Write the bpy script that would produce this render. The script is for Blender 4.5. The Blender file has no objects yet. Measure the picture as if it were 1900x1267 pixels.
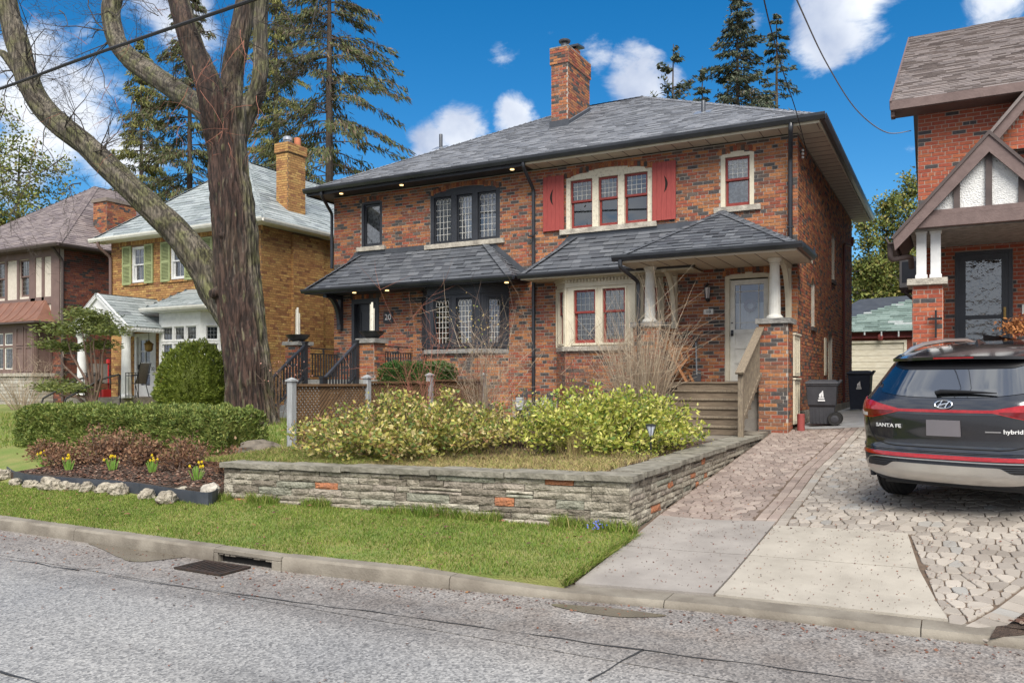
import bpy, bmesh, math, random
import numpy as np
from mathutils import Vector, Matrix, noise as mnoise
R = math.radians
rng = random.Random(7)
nrg = np.random.default_rng(11)
scn = bpy.context.scene
COL = scn.collection
# ------------------------------------------------------------------ camera
F_PX, CX, HY, CAM_H, YAW = 1512.0, 950.0, 710.0, 1.82, R(28.4)
cam_d = bpy.data.cameras.new('camera'); cam = bpy.data.objects.new('camera', cam_d); COL.objects.link(cam)
cam_d.sensor_width = 36.0; cam_d.lens = 36.0 * F_PX / 1900.0
cam_d.shift_y = (HY - 633.5) / 1900.0
cam_d.clip_start = 0.1; cam_d.clip_end = 3000
cam.location = (0, 0, CAM_H); cam.rotation_euler = (R(90), 0, YAW)
scn.camera = cam
_s, _c = math.sin(YAW), math.cos(YAW)
def pdir(px):
    u = px - CX
    return (-F_PX * _s + u * _c, F_PX * _c + u * _s)
def PY(px, py, Y):                     # pixel -> point on the plane y = Y
    dx, dy = pdir(px); t = Y / dy
    return Vector((dx * t, Y, CAM_H + (HY - py) * t))
def PX(px, py, X):                     # pixel -> point on the plane x = X
    dx, dy = pdir(px); t = X / dx
    return Vector((X, dy * t, CAM_H + (HY - py) * t))
def PZ(px, py, z):                     # pixel -> point on the level z
    dx, dy = pdir(px); t = (CAM_H - z) / (py - HY)
    return Vector((dx * t, dy * t, z))
def PG(px, py, g):                     # pixel -> point on the height field g(x, y)
    z = 0.2
    for _ in range(12):
        p = PZ(px, py, z); z = 0.5 * z + 0.5 * g(p.x, p.y)
    return PZ(px, py, z)
def mpp(px, Y):                        # metres for one pixel at depth Y
    return Y / pdir(px)[1]
# ------------------------------------------------------------------ exposure
scn.view_settings.view_transform = 'Standard'; scn.view_settings.look = 'None'
scn.view_settings.exposure = 1.0; scn.view_settings.gamma = 1.0
scn.view_settings.use_curve_mapping = False
scn.render.engine = 'CYCLES'
scn.cycles.max_bounces = 6; scn.cycles.diffuse_bounces = 3; scn.cycles.glossy_bounces = 3
scn.cycles.transmission_bounces = 4; scn.cycles.transparent_max_bounces = 8
scn.cycles.use_denoising = True; scn.cycles.sample_clamp_indirect = 8; scn.cycles.caustics_reflective = False; scn.cycles.caustics_refractive = False
# ------------------------------------------------------------------ sky and sun
SUN_EL, SUN_AZ = R(50), R(150)         # the sun stands behind the camera, to its right
w = bpy.data.worlds.new('World'); scn.world = w; w.use_nodes = True
nt = w.node_tree; nt.nodes.clear()
def wn(t, **kw):
    n = nt.nodes.new(t)
    for k, v in kw.items(): setattr(n, k, v)
    return n
def wl(a, b): nt.links.new(a, b)
def wmath(op, a, b=None, clamp=False):
    n = wn('ShaderNodeMath', operation=op, use_clamp=clamp)
    for i, v in enumerate((a, b)):
        if v is None: continue
        if isinstance(v, (int, float)): n.inputs[i].default_value = v
        else: wl(v, n.inputs[i])
    return n.outputs[0]
sky = wn('ShaderNodeTexSky', sky_type='NISHITA', sun_disc=False)
sky.sun_elevation = SUN_EL; sky.sun_rotation = SUN_AZ
sky.altitude = 200; sky.air_density = 1.0; sky.dust_density = 0.2; sky.ozone_density = 4.0
hsv = wn('ShaderNodeHueSaturation'); hsv.inputs['Hue'].default_value = 0.497; hsv.inputs['Saturation'].default_value = 1.38; hsv.inputs['Value'].default_value = 0.70
wl(sky.outputs[0], hsv.inputs['Color'])
tc = wn('ShaderNodeTexCoord')
def sky_dir(px, py):
    dx, dy = pdir(px); v = Vector((dx, dy, HY - py)); v.normalize(); return v
# the clouds in view: (pixel of the centre, angular radius) ; beyond the frame the same noise carries on
CLOUDS = [(80, 195, .115, .95), (200, 300, .07, .75), (20, 330, .07, .6), (330, 30, .085, .7), (850, 238, .052, .95), (960, 218, .04, .95), (800, 268, .05, .8), (1180, 150, .062, 1.0), (1110, 110, .034, .7), (1250, 140, .034, .7), (1560, 20, .075, .95), (1530, 80, .05, .9), (1840, 5, .055, .7), (925, 92, .034, .55), (890, 70, .02, .45), (1400, 30, .04, .6)]
acc = None
for px, py, rad, amp in CLOUDS:
    d = sky_dir(px, py)
    dist = wn('ShaderNodeVectorMath', operation='DISTANCE'); wl(tc.outputs['Generated'], dist.inputs[0]); dist.inputs[1].default_value = d
    mr = wn('ShaderNodeMapRange', interpolation_type='SMOOTHSTEP')
    wl(dist.outputs['Value'], mr.inputs['Value'])
    mr.inputs['From Min'].default_value = 0; mr.inputs['From Max'].default_value = rad * 1.12
    mr.inputs['To Min'].default_value = amp; mr.inputs['To Max'].default_value = 0
    acc = mr.outputs[0] if acc is None else wmath('MAXIMUM', acc, mr.outputs[0])
mp = wn('ShaderNodeMapping'); mp.inputs['Scale'].default_value = (1, 1, 1.7); wl(tc.outputs['Generated'], mp.inputs['Vector'])
n1 = wn('ShaderNodeTexNoise'); n1.inputs['Scale'].default_value = 13; n1.inputs['Detail'].default_value = 9; n1.inputs['Roughness'].default_value = 0.62; n1.inputs['Distortion'].default_value = .35
wl(mp.outputs[0], n1.inputs['Vector'])
n2 = wn('ShaderNodeTexNoise'); n2.inputs['Scale'].default_value = 2.6; n2.inputs['Detail'].default_value = 3; wl(mp.outputs[0], n2.inputs['Vector'])
# a general field of broken cloud for the whole dome, kept out of the small patch of clear blue in view
ax = sky_dir(1150, 240)
vd = wn('ShaderNodeVectorMath', operation='DISTANCE'); wl(tc.outputs['Generated'], vd.inputs[0]); vd.inputs[1].default_value = ax
gen = wn('ShaderNodeMapRange', interpolation_type='SMOOTHSTEP'); wl(vd.outputs['Value'], gen.inputs['Value'])
gen.inputs['From Min'].default_value = .75; gen.inputs['From Max'].default_value = 1.15; gen.inputs['To Min'].default_value = 0; gen.inputs['To Max'].default_value = .95
field = wmath('MULTIPLY', gen.outputs[0], wmath('ADD', n2.outputs['Fac'], .35))
cov = wmath('MAXIMUM', acc, field)
dens = wmath('ADD', wmath('MULTIPLY', cov, 1.05), wmath('MULTIPLY', wmath('SUBTRACT', n1.outputs['Fac'], .5), 1.75))
cm = wn('ShaderNodeMapRange', interpolation_type='SMOOTHSTEP'); wl(dens, cm.inputs['Value'])
cm.inputs['From Min'].default_value = .30; cm.inputs['From Max'].default_value = .80; cm.inputs['To Min'].default_value = 0; cm.inputs['To Max'].default_value = .96
# cloud colour: bright crowns, bluish grey where they are thick
n3 = wn('ShaderNodeTexNoise'); n3.inputs['Scale'].default_value = 9; n3.inputs['Detail'].default_value = 6
mp3 = wn('ShaderNodeMapping'); mp3.inputs['Location'].default_value = (.31, .17, .035); wl(tc.outputs['Generated'], mp3.inputs['Vector']); wl(mp3.outputs[0], n3.inputs['Vector'])
cr = wn('ShaderNodeValToRGB'); wl(n3.outputs['Fac'], cr.inputs['Fac'])
cr.color_ramp.elements[0].position = .36; cr.color_ramp.elements[0].color = (2.6, 3.0, 3.9, 1)
cr.color_ramp.elements[1].position = .6; cr.color_ramp.elements[1].color = (5.2, 5.4, 5.7, 1)
mx = wn('ShaderNodeMix', data_type='RGBA'); wl(cm.outputs[0], mx.inputs['Factor']); wl(hsv.outputs[0], mx.inputs['A']); wl(cr.outputs[0], mx.inputs['B'])
bg = wn('ShaderNodeBackground'); bg.inputs['Strength'].default_value = 0.1
wl(mx.outputs['Result'], bg.inputs['Color'])
wo = wn('ShaderNodeOutputWorld'); wl(bg.outputs[0], wo.inputs['Surface'])
sun_d = bpy.data.lights.new('sun', 'SUN'); sun = bpy.data.objects.new('sun', sun_d); COL.objects.link(sun)
sun_d.energy = 3.0; sun_d.angle = R(40); sun_d.color = (1.0, .95, .87)
_sd = Vector((math.sin(SUN_AZ) * math.cos(SUN_EL), math.cos(SUN_AZ) * math.cos(SUN_EL), math.sin(SUN_EL)))
sun.rotation_euler = _sd.to_track_quat('Z', 'Y').to_euler()
sun.location = (0, -20, 30)
# ------------------------------------------------------------------ helpers: materials
MATS = {}
def mat(name, c1, c2=None, rough=.75, scale=5.0, lo=.35, hi=.65, detail=5, bump=0.0, bscale=60.0, bdist=.02, metal=0.0, spec=.4, coat=0.0,
        rnd=0.0, ramp=None, rscale=None, emit=0.0, stretch=None, hue=0.0, sub=0.0, alpha_sheen=0):
    """c1-c2 mixed by a noise in world metres; ramp = list of colours picked per loose piece; rnd = brightness spread per piece"""
    m = bpy.data.materials.new(name); m.use_nodes = True; t = m.node_tree; t.nodes.clear()
    N = t.nodes.new; L = t.links.new
    out = N('ShaderNodeOutputMaterial'); b = N('ShaderNodeBsdfPrincipled'); L(b.outputs[0], out.inputs['Surface'])
    b.inputs['Roughness'].default_value = rough; b.inputs['Metallic'].default_value = metal
    b.inputs['Specular IOR Level'].default_value = spec; b.inputs['Coat Weight'].default_value = coat; b.inputs['Coat Roughness'].default_value = .06
    g = N('ShaderNodeNewGeometry'); pos = g.outputs['Position']
    if stretch:
        mpn = N('ShaderNodeMapping'); mpn.inputs['Scale'].default_value = stretch; L(pos, mpn.inputs['Vector']); pos = mpn.outputs[0]
    col = None
    rv = None
    if ramp or rnd:
        oi = N('ShaderNodeObjectInfo'); ad = N('ShaderNodeMath'); ad.operation = 'ADD'; L(g.outputs['Random Per Island'], ad.inputs[0]); L(oi.outputs['Random'], ad.inputs[1])
        fr = N('ShaderNodeMath'); fr.operation = 'FRACT'; L(ad.outputs[0], fr.inputs[0]); rv = fr.outputs[0]
    if ramp:
        r = N('ShaderNodeValToRGB'); r.color_ramp.interpolation = 'CONSTANT'; L(rv, r.inputs['Fac'])
        tot = sum(wt for wt, _ in ramp); a = 0
        while len(r.color_ramp.elements) < len(ramp): r.color_ramp.elements.new(.5)
        for e, (wt, cc) in zip(r.color_ramp.elements, ramp): e.position = a / tot; e.color = (*cc, 1); a += wt
        col = r.outputs[0]
    n = N('ShaderNodeTexNoise'); n.inputs['Scale'].default_value = scale; n.inputs['Detail'].default_value = detail; n.inputs['Roughness'].default_value = .6; L(pos, n.inputs['Vector'])
    mr = N('ShaderNodeMapRange'); L(n.outputs['Fac'], mr.inputs['Value']); mr.inputs['From Min'].default_value = lo; mr.inputs['From Max'].default_value = hi
    if c2 is not None or ramp:
        mxn = N('ShaderNodeMix'); mxn.data_type = 'RGBA'; L(mr.outputs[0], mxn.inputs['Factor'])
        if ramp:
            L(col, mxn.inputs['A'])
            dk = N('ShaderNodeMix'); dk.data_type = 'RGBA'; dk.blend_type = 'MULTIPLY'; dk.inputs['Factor'].default_value = 1
            L(col, dk.inputs['A']); k = c2 if c2 is not None else (.75, .72, .7); dk.inputs['B'].default_value = (*k, 1); L(dk.outputs['Result'], mxn.inputs['B'])
        else:
            mxn.inputs['A'].default_value = (*c1, 1); mxn.inputs['B'].default_value = (*c2, 1)
        col = mxn.outputs['Result']
    if rnd:
        hs = N('ShaderNodeHueSaturation')
        m2 = N('ShaderNodeMapRange'); f2 = N('ShaderNodeMath'); f2.operation = 'FRACT'; ml = N('ShaderNodeMath'); ml.operation = 'MULTIPLY'; ml.inputs[1].default_value = 7.31
        L(rv, ml.inputs[0]); L(ml.outputs[0], f2.inputs[0]); L(f2.outputs[0], m2.inputs['Value']); m2.inputs['To Min'].default_value = 1 - rnd; m2.inputs['To Max'].default_value = 1 + rnd
        L(m2.outputs[0], hs.inputs['Value'])
        if hue:
            m3 = N('ShaderNodeMapRange'); L(rv, m3.inputs['Value']); m3.inputs['To Min'].default_value = .5 - hue; m3.inputs['To Max'].default_value = .5 + hue; L(m3.outputs[0], hs.inputs['Hue'])
        if col is None: hs.inputs['Color'].default_value = (*c1, 1)
        else: L(col, hs.inputs['Color'])
        col = hs.outputs[0]
    if col is None: b.inputs['Base Color'].default_value = (*c1, 1)
    else: L(col, b.inputs['Base Color'])
    if rscale:
        m4 = N('ShaderNodeMapRange'); L(n.outputs['Fac'], m4.inputs['Value']); m4.inputs['From Min'].default_value = lo; m4.inputs['From Max'].default_value = hi
        m4.inputs['To Min'].default_value = rscale[0]; m4.inputs['To Max'].default_value = rscale[1]; L(m4.outputs[0], b.inputs['Roughness'])
    if bump:
        nb = N('ShaderNodeTexNoise'); nb.inputs['Scale'].default_value = bscale; nb.inputs['Detail'].default_value = 4; L(pos, nb.inputs['Vector'])
        bp = N('ShaderNodeBump'); bp.inputs['Strength'].default_value = bump; bp.inputs['Distance'].default_value = bdist; L(nb.outputs['Fac'], bp.inputs['Height']); L(bp.outputs[0], b.inputs['Normal'])
    if emit:
        b.inputs['Emission Color'].default_value = (*c1, 1); b.inputs['Emission Strength'].default_value = emit
    if sub:
        tr = N('ShaderNodeBsdfTranslucent'); mxs = N('ShaderNodeMixShader'); mxs.inputs[0].default_value = sub
        if col is None: tr.inputs['Color'].default_value = (*c1, 1)
        else: L(col, tr.inputs['Color'])
        L(b.outputs[0], mxs.inputs[1]); L(tr.outputs[0], mxs.inputs[2]); L(mxs.outputs[0], out.inputs['Surface'])
    MATS[name] = m
    return m
def glass_mat(name, tint=(.75, .8, .82), clear=.55, rough=.02, wob=0.0):
    m = bpy.data.materials.new(name); m.use_nodes = True; t = m.node_tree; t.nodes.clear(); N = t.nodes.new; L = t.links.new
    out = N('ShaderNodeOutputMaterial'); tr = N('ShaderNodeBsdfTransparent'); tr.inputs[0].default_value = (*[v * clear for v in tint], 1)
    gl = N('ShaderNodeBsdfGlossy'); gl.inputs['Roughness'].default_value = rough; gl.inputs['Color'].default_value = (.95, .95, .95, 1)
    fr = N('ShaderNodeFresnel'); fr.inputs['IOR'].default_value = 1.75
    mp_ = N('ShaderNodeMapRange'); L(fr.outputs[0], mp_.inputs['Value']); mp_.inputs['To Min'].default_value = .11; mp_.inputs['To Max'].default_value = 1
    mx_ = N('ShaderNodeMixShader'); L(mp_.outputs[0], mx_.inputs[0]); L(tr.outputs[0], mx_.inputs[1]); L(gl.outputs[0], mx_.inputs[2]); L(mx_.outputs[0], out.inputs['Surface'])
    if wob:
        nb = N('ShaderNodeTexNoise'); nb.inputs['Scale'].default_value = 7; nb.inputs['Detail'].default_value = 3; g = N('ShaderNodeNewGeometry'); L(g.outputs['Position'], nb.inputs['Vector'])
        bp = N('ShaderNodeBump'); bp.inputs['Strength'].default_value = wob; bp.inputs['Distance'].default_value = .03; L(nb.outputs['Fac'], bp.inputs['Height']); L(bp.outputs[0], gl.inputs['Normal'])
    MATS[name] = m; return m
# ------------------------------------------------------------------ helpers: objects
WORLD = {}
def setup(o, parent=None):
    COL.objects.link(o)
    if parent is not None:
        o.parent = parent; o.matrix_parent_inverse = WORLD[parent.name].inverted()
    WORLD[o.name] = Matrix.Translation(o.location) @ o.rotation_euler.to_matrix().to_4x4() if (parent is None or o.location.length > 0) else Matrix.Identity(4)
    return o
def tag(o, label=None, cat=None, group=None, kind=None):
    if label: o['label'] = label
    if cat: o['category'] = cat
    if group: o['group'] = group
    if kind: o['kind'] = kind
    return o
def thing(name, loc, label, cat, group=None):
    o = bpy.data.objects.new(name, None); o.location = loc; o.empty_display_size = .2
    return tag(setup(o), label, cat, group)
def rename_free(name): return name
class Fr:
    """a wall frame: u runs along the wall, n points out of it, z up"""
    def __init__(s, x, y, ang=0.0):
        s.o = Vector((x, y, 0)); s.d = Vector((math.cos(ang), math.sin(ang), 0)); s.n = Vector((math.sin(ang), -math.cos(ang), 0))
    def __call__(s, u, n, z): return s.o + s.d * u + s.n * n + Vector((0, 0, z))
ID = Fr(0, 0, 0)
class MB:
    def __init__(s): s.v = []; s.f = []; s.m = []
    def quad(s, pts, m=0):
        i = len(s.v); s.v += [tuple(p) for p in pts]; s.f.append(tuple(range(i, i + len(pts)))); s.m.append(m)
    poly = quad
    def box(s, f, u0, u1, n0, n1, z0, z1, m=0, back=True):
        c = [f(u, n, z) for z in (z0, z1) for n in (n0, n1) for u in (u0, u1)]
        i = len(s.v); s.v += [tuple(p) for p in c]
        fs = [(2, 3, 7, 6), (0, 2, 6, 4), (3, 1, 5, 7), (6, 7, 5, 4), (0, 1, 3, 2)]
        if back: fs.append((1, 0, 4, 5))
        for q in fs: s.f.append(tuple(i + k for k in q)); s.m.append(m)
    def wbox(s, a, b, m=0):            # world axis box
        s.box(ID, a[0], b[0], -a[1], -b[1], a[2], b[2], m)
    def extrude(s, f, prof, n0, n1, m=0):      # profile in (u,z), extruded along n
        k = len(prof); i = len(s.v)
        s.v += [tuple(f(u, n0, z)) for u, z in prof] + [tuple(f(u, n1, z)) for u, z in prof]
        s.f.append(tuple(range(i + k - 1, i - 1, -1))); s.f.append(tuple(range(i + k, i + 2 * k))); s.m += [m, m]
        for a in range(k):
            b = (a + 1) % k; s.f.append((i + a, i + b, i + k + b, i + k + a)); s.m.append(m)
    def extrude_u(s, f, prof, u0, u1, m=0):    # profile in (n,z), extruded along u
        k = len(prof); i = len(s.v)
        s.v += [tuple(f(u0, n, z)) for n, z in prof] + [tuple(f(u1, n, z)) for n, z in prof]
        s.f.append(tuple(range(i, i + k))); s.f.append(tuple(range(i + 2 * k - 1, i + k - 1, -1))); s.m += [m, m]
        for a in range(k):
            b = (a + 1) % k; s.f.append((i + b, i + a, i + k + a, i + k + b)); s.m.append(m)
    def slab(s, pts, thick, m=0):              # polygon with thickness downwards along its normal
        p = [Vector(q) for q in pts]; nrm = (p[1] - p[0]).cross(p[2] - p[0]).normalized()
        if nrm.z < 0: p.reverse(); nrm = -nrm
        k = len(p); i = len(s.v); s.v += [tuple(q) for q in p] + [tuple(q - nrm * thick) for q in p]
        s.f.append(tuple(range(i, i + k))); s.f.append(tuple(range(i + 2 * k - 1, i + k - 1, -1))); s.m += [m, m]
        for a in range(k):
            b = (a + 1) % k; s.f.append((i + b, i + a, i + k + a, i + k + b)); s.m.append(m)
    def tube(s, pts, rads, seg=8, m=0, cap=True, prof=None):
        pts = [Vector(p) for p in pts]
        if isinstance(rads, (int, float)): rads = [rads] * len(pts)
        i0 = len(s.v); up = None
        for k, p in enumerate(pts):
            t = (pts[min(k + 1, len(pts) - 1)] - pts[max(k - 1, 0)])
            if t.length < 1e-9: t = Vector((0, 0, 1))
            t.normalize()
            if up is None:
                up = Vector((0, 0, 1)) if abs(t.z) < .9 else Vector((1, 0, 0))
            a = up - t * up.dot(t)
            if a.length < 1e-6: a = t.orthogonal()
            a.normalize(); b = t.cross(a); up = a
            for j in range(seg):
                th = 2 * math.pi * (j + .5) / seg; r = rads[k]
                s.v.append(tuple(p + (a * math.cos(th) + b * math.sin(th)) * r))
        for k in range(len(pts) - 1):
            for j in range(seg):
                q = i0 + k * seg; j2 = (j + 1) % seg
                s.f.append((q + j, q + j2, q + seg + j2, q + seg + j)); s.m.append(m)
        if cap:
            s.f.append(tuple(range(i0 + seg - 1, i0 - 1, -1))); e = i0 + (len(pts) - 1) * seg; s.f.append(tuple(range(e, e + seg))); s.m += [m, m]
    def bar(s, a, b, w, h, m=0):               # rectangular bar between two points
        a, b = Vector(a), Vector(b); t = (b - a).normalized(); x = t.cross(Vector((0, 0, 1)))
        if x.length < 1e-5: x = Vector((1, 0, 0))
        x.normalize(); y = x.cross(t); i = len(s.v)
        for p in (a, b):
            for sx, sy in ((-1, -1), (1, -1), (1, 1), (-1, 1)): s.v.append(tuple(p + x * (sx * w / 2) + y * (sy * h / 2)))
        for q in ((0, 3, 2, 1), (4, 5, 6, 7), (0, 1, 5, 4), (1, 2, 6, 5), (2, 3, 7, 6), (3, 0, 4, 7)): s.f.append(tuple(i + k for k in q)); s.m.append(m)
    def lathe(s, c, prof, seg=20, m=0, ax=None, flute=0):
        i0 = len(s.v); c = Vector(c)
        for k, (r, z) in enumerate(prof):
            for j in range(seg):
                th = 2 * math.pi * j / seg; rr = r * (1 - flute * (j % 2) if flute and 2 < k < len(prof) - 3 else r / r if r else 1) if flute else r
                v = Vector((math.cos(th) * rr, math.sin(th) * rr, z))
                if ax is not None: v = ax @ v
                s.v.append(tuple(c + v))
        for k in range(len(prof) - 1):
            for j in range(seg):
                q = i0 + k * seg; j2 = (j + 1) % seg; s.f.append((q + j, q + j2, q + seg + j2, q + seg + j)); s.m.append(m)
        s.f.append(tuple(range(i0 + seg - 1, i0 - 1, -1))); e = i0 + (len(prof) - 1) * seg; s.f.append(tuple(range(e, e + seg))); s.m += [m, m]
    def build(s, name, mats, parent=None, smooth=False, kind=None, bevel=0, label=None):
        me = bpy.data.meshes.new(name); me.from_pydata(s.v, [], s.f)
        if not isinstance(mats, (list, tuple)): mats = [mats]
        for m in mats: me.materials.append(MATS[m] if isinstance(m, str) else m)
        if any(s.m): me.polygons.foreach_set('material_index', s.m)
        if smooth: me.polygons.foreach_set('use_smooth', [True] * len(s.f)); 
        o = bpy.data.objects.new(name, me)
        if smooth and smooth != 'all':
            try: me.set_sharp_from_angle(angle=R(40))
            except Exception: pass
        if bevel:
            md = o.modifiers.new('bevel', 'BEVEL'); md.width = bevel; md.segments = 2; md.limit_method = 'ANGLE'; md.angle_limit = R(40)
        setup(o, parent)
        if kind: o['kind'] = kind
        if label: o['label'] = label
        return o
def np_mesh(name, V, Fc, m, parent=None, kind=None, smooth=False):
    V = np.asarray(V, dtype=np.float32); Fc = np.asarray(Fc, dtype=np.int32); k = Fc.shape[1]
    me = bpy.data.meshes.new(name); me.vertices.add(len(V)); me.vertices.foreach_set('co', V.ravel())
    me.loops.add(Fc.size); me.loops.foreach_set('vertex_index', Fc.ravel()); me.polygons.add(len(Fc))
    me.polygons.foreach_set('loop_start', np.arange(0, Fc.size, k, dtype=np.int32)); me.polygons.foreach_set('loop_total', np.full(len(Fc), k, dtype=np.int32))
    if smooth: me.polygons.foreach_set('use_smooth', np.ones(len(Fc), dtype=bool))
    me.update(calc_edges=True)
    me.materials.append(MATS[m] if isinstance(m, str) else m)
    o = setup(bpy.data.objects.new(name, me), parent)
    if kind: o['kind'] = kind
    return o
def leaf_quads(P, D, ln, wd, jit=.35):
    """diamond leaves: centres P (N,3), pointing along D, length ln, width wd (arrays or numbers)"""
    P = np.asarray(P, float); N = len(P); D = np.asarray(D, float) + nrg.normal(0, jit, (N, 3))
    D /= np.linalg.norm(D, axis=1, keepdims=True) + 1e-9
    S = np.cross(D, nrg.normal(0, 1, (N, 3))); S /= np.linalg.norm(S, axis=1, keepdims=True) + 1e-9
    ln = np.broadcast_to(np.asarray(ln, float), (N,))[:, None]; wd = np.broadcast_to(np.asarray(wd, float), (N,))[:, None]
    V = np.stack([P - D * ln / 2, P + S * wd / 2 - D * ln * .05, P + D * ln / 2, P - S * wd / 2 - D * ln * .05], axis=1).reshape(-1, 3)
    return V, np.arange(4 * N).reshape(-1, 4)
def piece(name, me, loc, parent, rot=None):
    o = bpy.data.objects.new(name, me); o.location = loc
    if rot: o.rotation_euler = rot
    COL.objects.link(o); o.parent = parent; o.matrix_parent_inverse = WORLD[parent.name].inverted(); return o
def copy_tree(src, loc, rz=0.0, scale=1.0, parent=None):
    c = src.copy(); COL.objects.link(c)
    if parent is None:
        c.location = loc; c.rotation_euler[2] = rz; c.scale = (scale,) * 3 if isinstance(scale, (int, float)) else scale
    else: c.parent = parent
    for ch in list(src.children): copy_tree(ch, None, parent=c)
    return c
def text_mesh(txt, size, depth, f, u, n, z, m, name, parent, align='CENTER', bold=0.0, sx=1.0):
    cu = bpy.data.curves.new(name, 'FONT'); cu.body = txt; cu.size = size; cu.align_x = align; cu.align_y = 'CENTER'; cu.extrude = depth; cu.offset = bold; cu.resolution_u = 4
    tmp = bpy.data.objects.new('tmp_text', cu); COL.objects.link(tmp); dg = bpy.context.evaluated_depsgraph_get(); dg.update()
    me = bpy.data.meshes.new_from_object(tmp.evaluated_get(dg)); bpy.data.objects.remove(tmp)
    for v in me.vertices: v.co = f(u + v.co.x * sx, n + v.co.z, z + v.co.y)
    me.flip_normals() if False else None
    me.materials.clear(); me.materials.append(MATS[m]); me.name = name
    return setup(bpy.data.objects.new(name, me), parent)
# ------------------------------------------------------------------ materials
BR = [(5, (.42, .165, .072)), (3.6, (.34, .098, .056)), (3.4, (.285, .13, .075)), (2.2, (.082, .075, .073)), (3, (.47, .205, .085)), (2, (.235, .09, .06)), (1.3, (.14, .108, .09))]
mat('brick_rug', None, c2=(.62, .6, .6), ramp=BR, rnd=.16, rough=.85, scale=30, bump=.5, bscale=140, bdist=.006)
mat('mortar', (.46, .42, .365), (.32, .29, .26), rough=.95, scale=4, bump=.4, bscale=160)
YB = [(5, (.50, .285, .105)), (4, (.44, .235, .09)), (2, (.54, .34, .125)), (2, (.36, .175, .075)), (1, (.30, .14, .068))]
mat('brick_buff', None, c2=(.66, .62, .58), ramp=YB, rnd=.14, rough=.85, scale=20, bump=.4, bscale=140, bdist=.006)
mat('mortar_buff', (.24, .16, .09), (.17, .11, .065), rough=.95, scale=5)
RB = [(10, (.40, .105, .055)), (8, (.36, .085, .048)), (3, (.43, .13, .06)), (1.6, (.075, .07, .072))]
mat('brick_red', None, c2=(.72, .68, .68), ramp=RB, rnd=.10, rough=.85, scale=24, bump=.4, bscale=140, bdist=.006)
mat('mortar_light', (.50, .43, .36), (.38, .30, .25), rough=.95, scale=5)
DB = [(4, (.22, .07, .045)), (4, (.17, .06, .045)), (3, (.075, .06, .055)), (2, (.28, .10, .055))]
mat('brick_dark', None, c2=(.7, .68, .68), ramp=DB, rnd=.15, rough=.9, scale=20)
mat('mortar_dark', (.20, .165, .14), rough=.95)
mat('limestone', (.50, .46, .39), (.26, .235, .20), rough=.9, scale=7, bump=.7, bscale=40, bdist=.02)
mat('capstone', (.30, .29, .27), (.17, .165, .155), rough=.9, scale=9, bump=.7, bscale=45, bdist=.02)
mat('foundation', (.30, .27, .225), (.19, .17, .145), rough=.92, scale=5, bump=.9, bscale=22, bdist=.03)
SH = [(3, (.080, .088, .102)), (3, (.098, .106, .120)), (2, (.065, .071, .084)), (2, (.120, .128, .142))]
mat('shingle_slate', None, c2=(.72, .72, .74), ramp=SH, rnd=.12, rough=.62, spec=.5, scale=120, detail=2, bump=.3, bscale=320, bdist=.004)
SM = [(3, (.20, .208, .225)), (3, (.23, .238, .255)), (2, (.17, .178, .195)), (2, (.26, .268, .285))]
mat('shingle_main', None, c2=(.75, .75, .77), ramp=SM, rnd=.13, rough=.6, spec=.5, scale=90, detail=2, bump=.3, bscale=300, bdist=.004)
mat('shingle_grey', None, c2=(.78, .80, .80), ramp=[(3, (.33, .36, .36)), (3, (.38, .41, .41)), (2, (.28, .31, .31)), (1, (.24, .26, .27))], rnd=.1, rough=.55, scale=12)
mat('shingle_brown', None, c2=(.75, .74, .74), ramp=[(3, (.24, .205, .19)), (3, (.28, .24, .225)), (2, (.20, .17, .16))], rnd=.12, rough=.65, scale=40)
mat('shingle_mauve', None, c2=(.78, .76, .76), ramp=[(3, (.21, .175, .17)), (3, (.25, .21, .20)), (2, (.17, .14, .14))], rnd=.12, rough=.65, scale=40)
mat('shingle_green', None, c2=(.8, .8, .8), ramp=[(3, (.17, .23, .205)), (3, (.20, .26, .235)), (2, (.14, .19, .17)), (.6, (.32, .35, .34))], rnd=.12, rough=.7, scale=8)
mat('flashing', (.085, .092, .105), (.06, .066, .078), rough=.42, scale=3, spec=.5, metal=.3)
mat('flashing_bright', (.55, .57, .6), (.35, .37, .4), rough=.35, scale=10, metal=.7)
mat('black_paint', (.018, .020, .025), (.028, .030, .036), rough=.38, scale=6, spec=.5)
mat('black_trim', (.022, .025, .032), (.034, .037, .046), rough=.45, scale=3, spec=.5, bump=.1, bscale=30)
mat('black_gutter', (.014, .016, .021), (.03, .033, .04), rough=.30, scale=2, spec=.6)
mat('cream', (.70, .64, .50), (.60, .54, .41), rough=.55, scale=5, spec=.4, bump=.15, bscale=40)
mat('cream_worn', (.70, .645, .51), (.40, .345, .255), rough=.65, scale=16, lo=.52, hi=.72, spec=.3, bump=.25, bscale=50)
mat('soffit_cream', (.60, .525, .42), (.53, .46, .37), rough=.6, scale=3)
mat('white_paint', (.78, .765, .70), (.66, .64, .575), rough=.5, scale=6, bump=.1, bscale=40)
mat('white_clean', (.80, .80, .78), (.66, .66, .65), rough=.45, scale=5, bump=.1, bscale=40)
mat('sash_red', (.27, .045, .035), (.20, .032, .027), rough=.5, scale=9)
mat('shutter_red', (.34, .062, .052), (.28, .05, .043), rough=.62, scale=5, stretch=(6, 6, 1), bump=.2, bscale=30)
mat('lead', (.30, .31, .31), rough=.5, metal=.3)
mat('lead_white', (.62, .61, .57), rough=.5)
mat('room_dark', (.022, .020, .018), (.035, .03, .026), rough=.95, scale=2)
mat('room_mid', (.16, .145, .125), (.08, .07, .06), rough=.95, scale=2)
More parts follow.
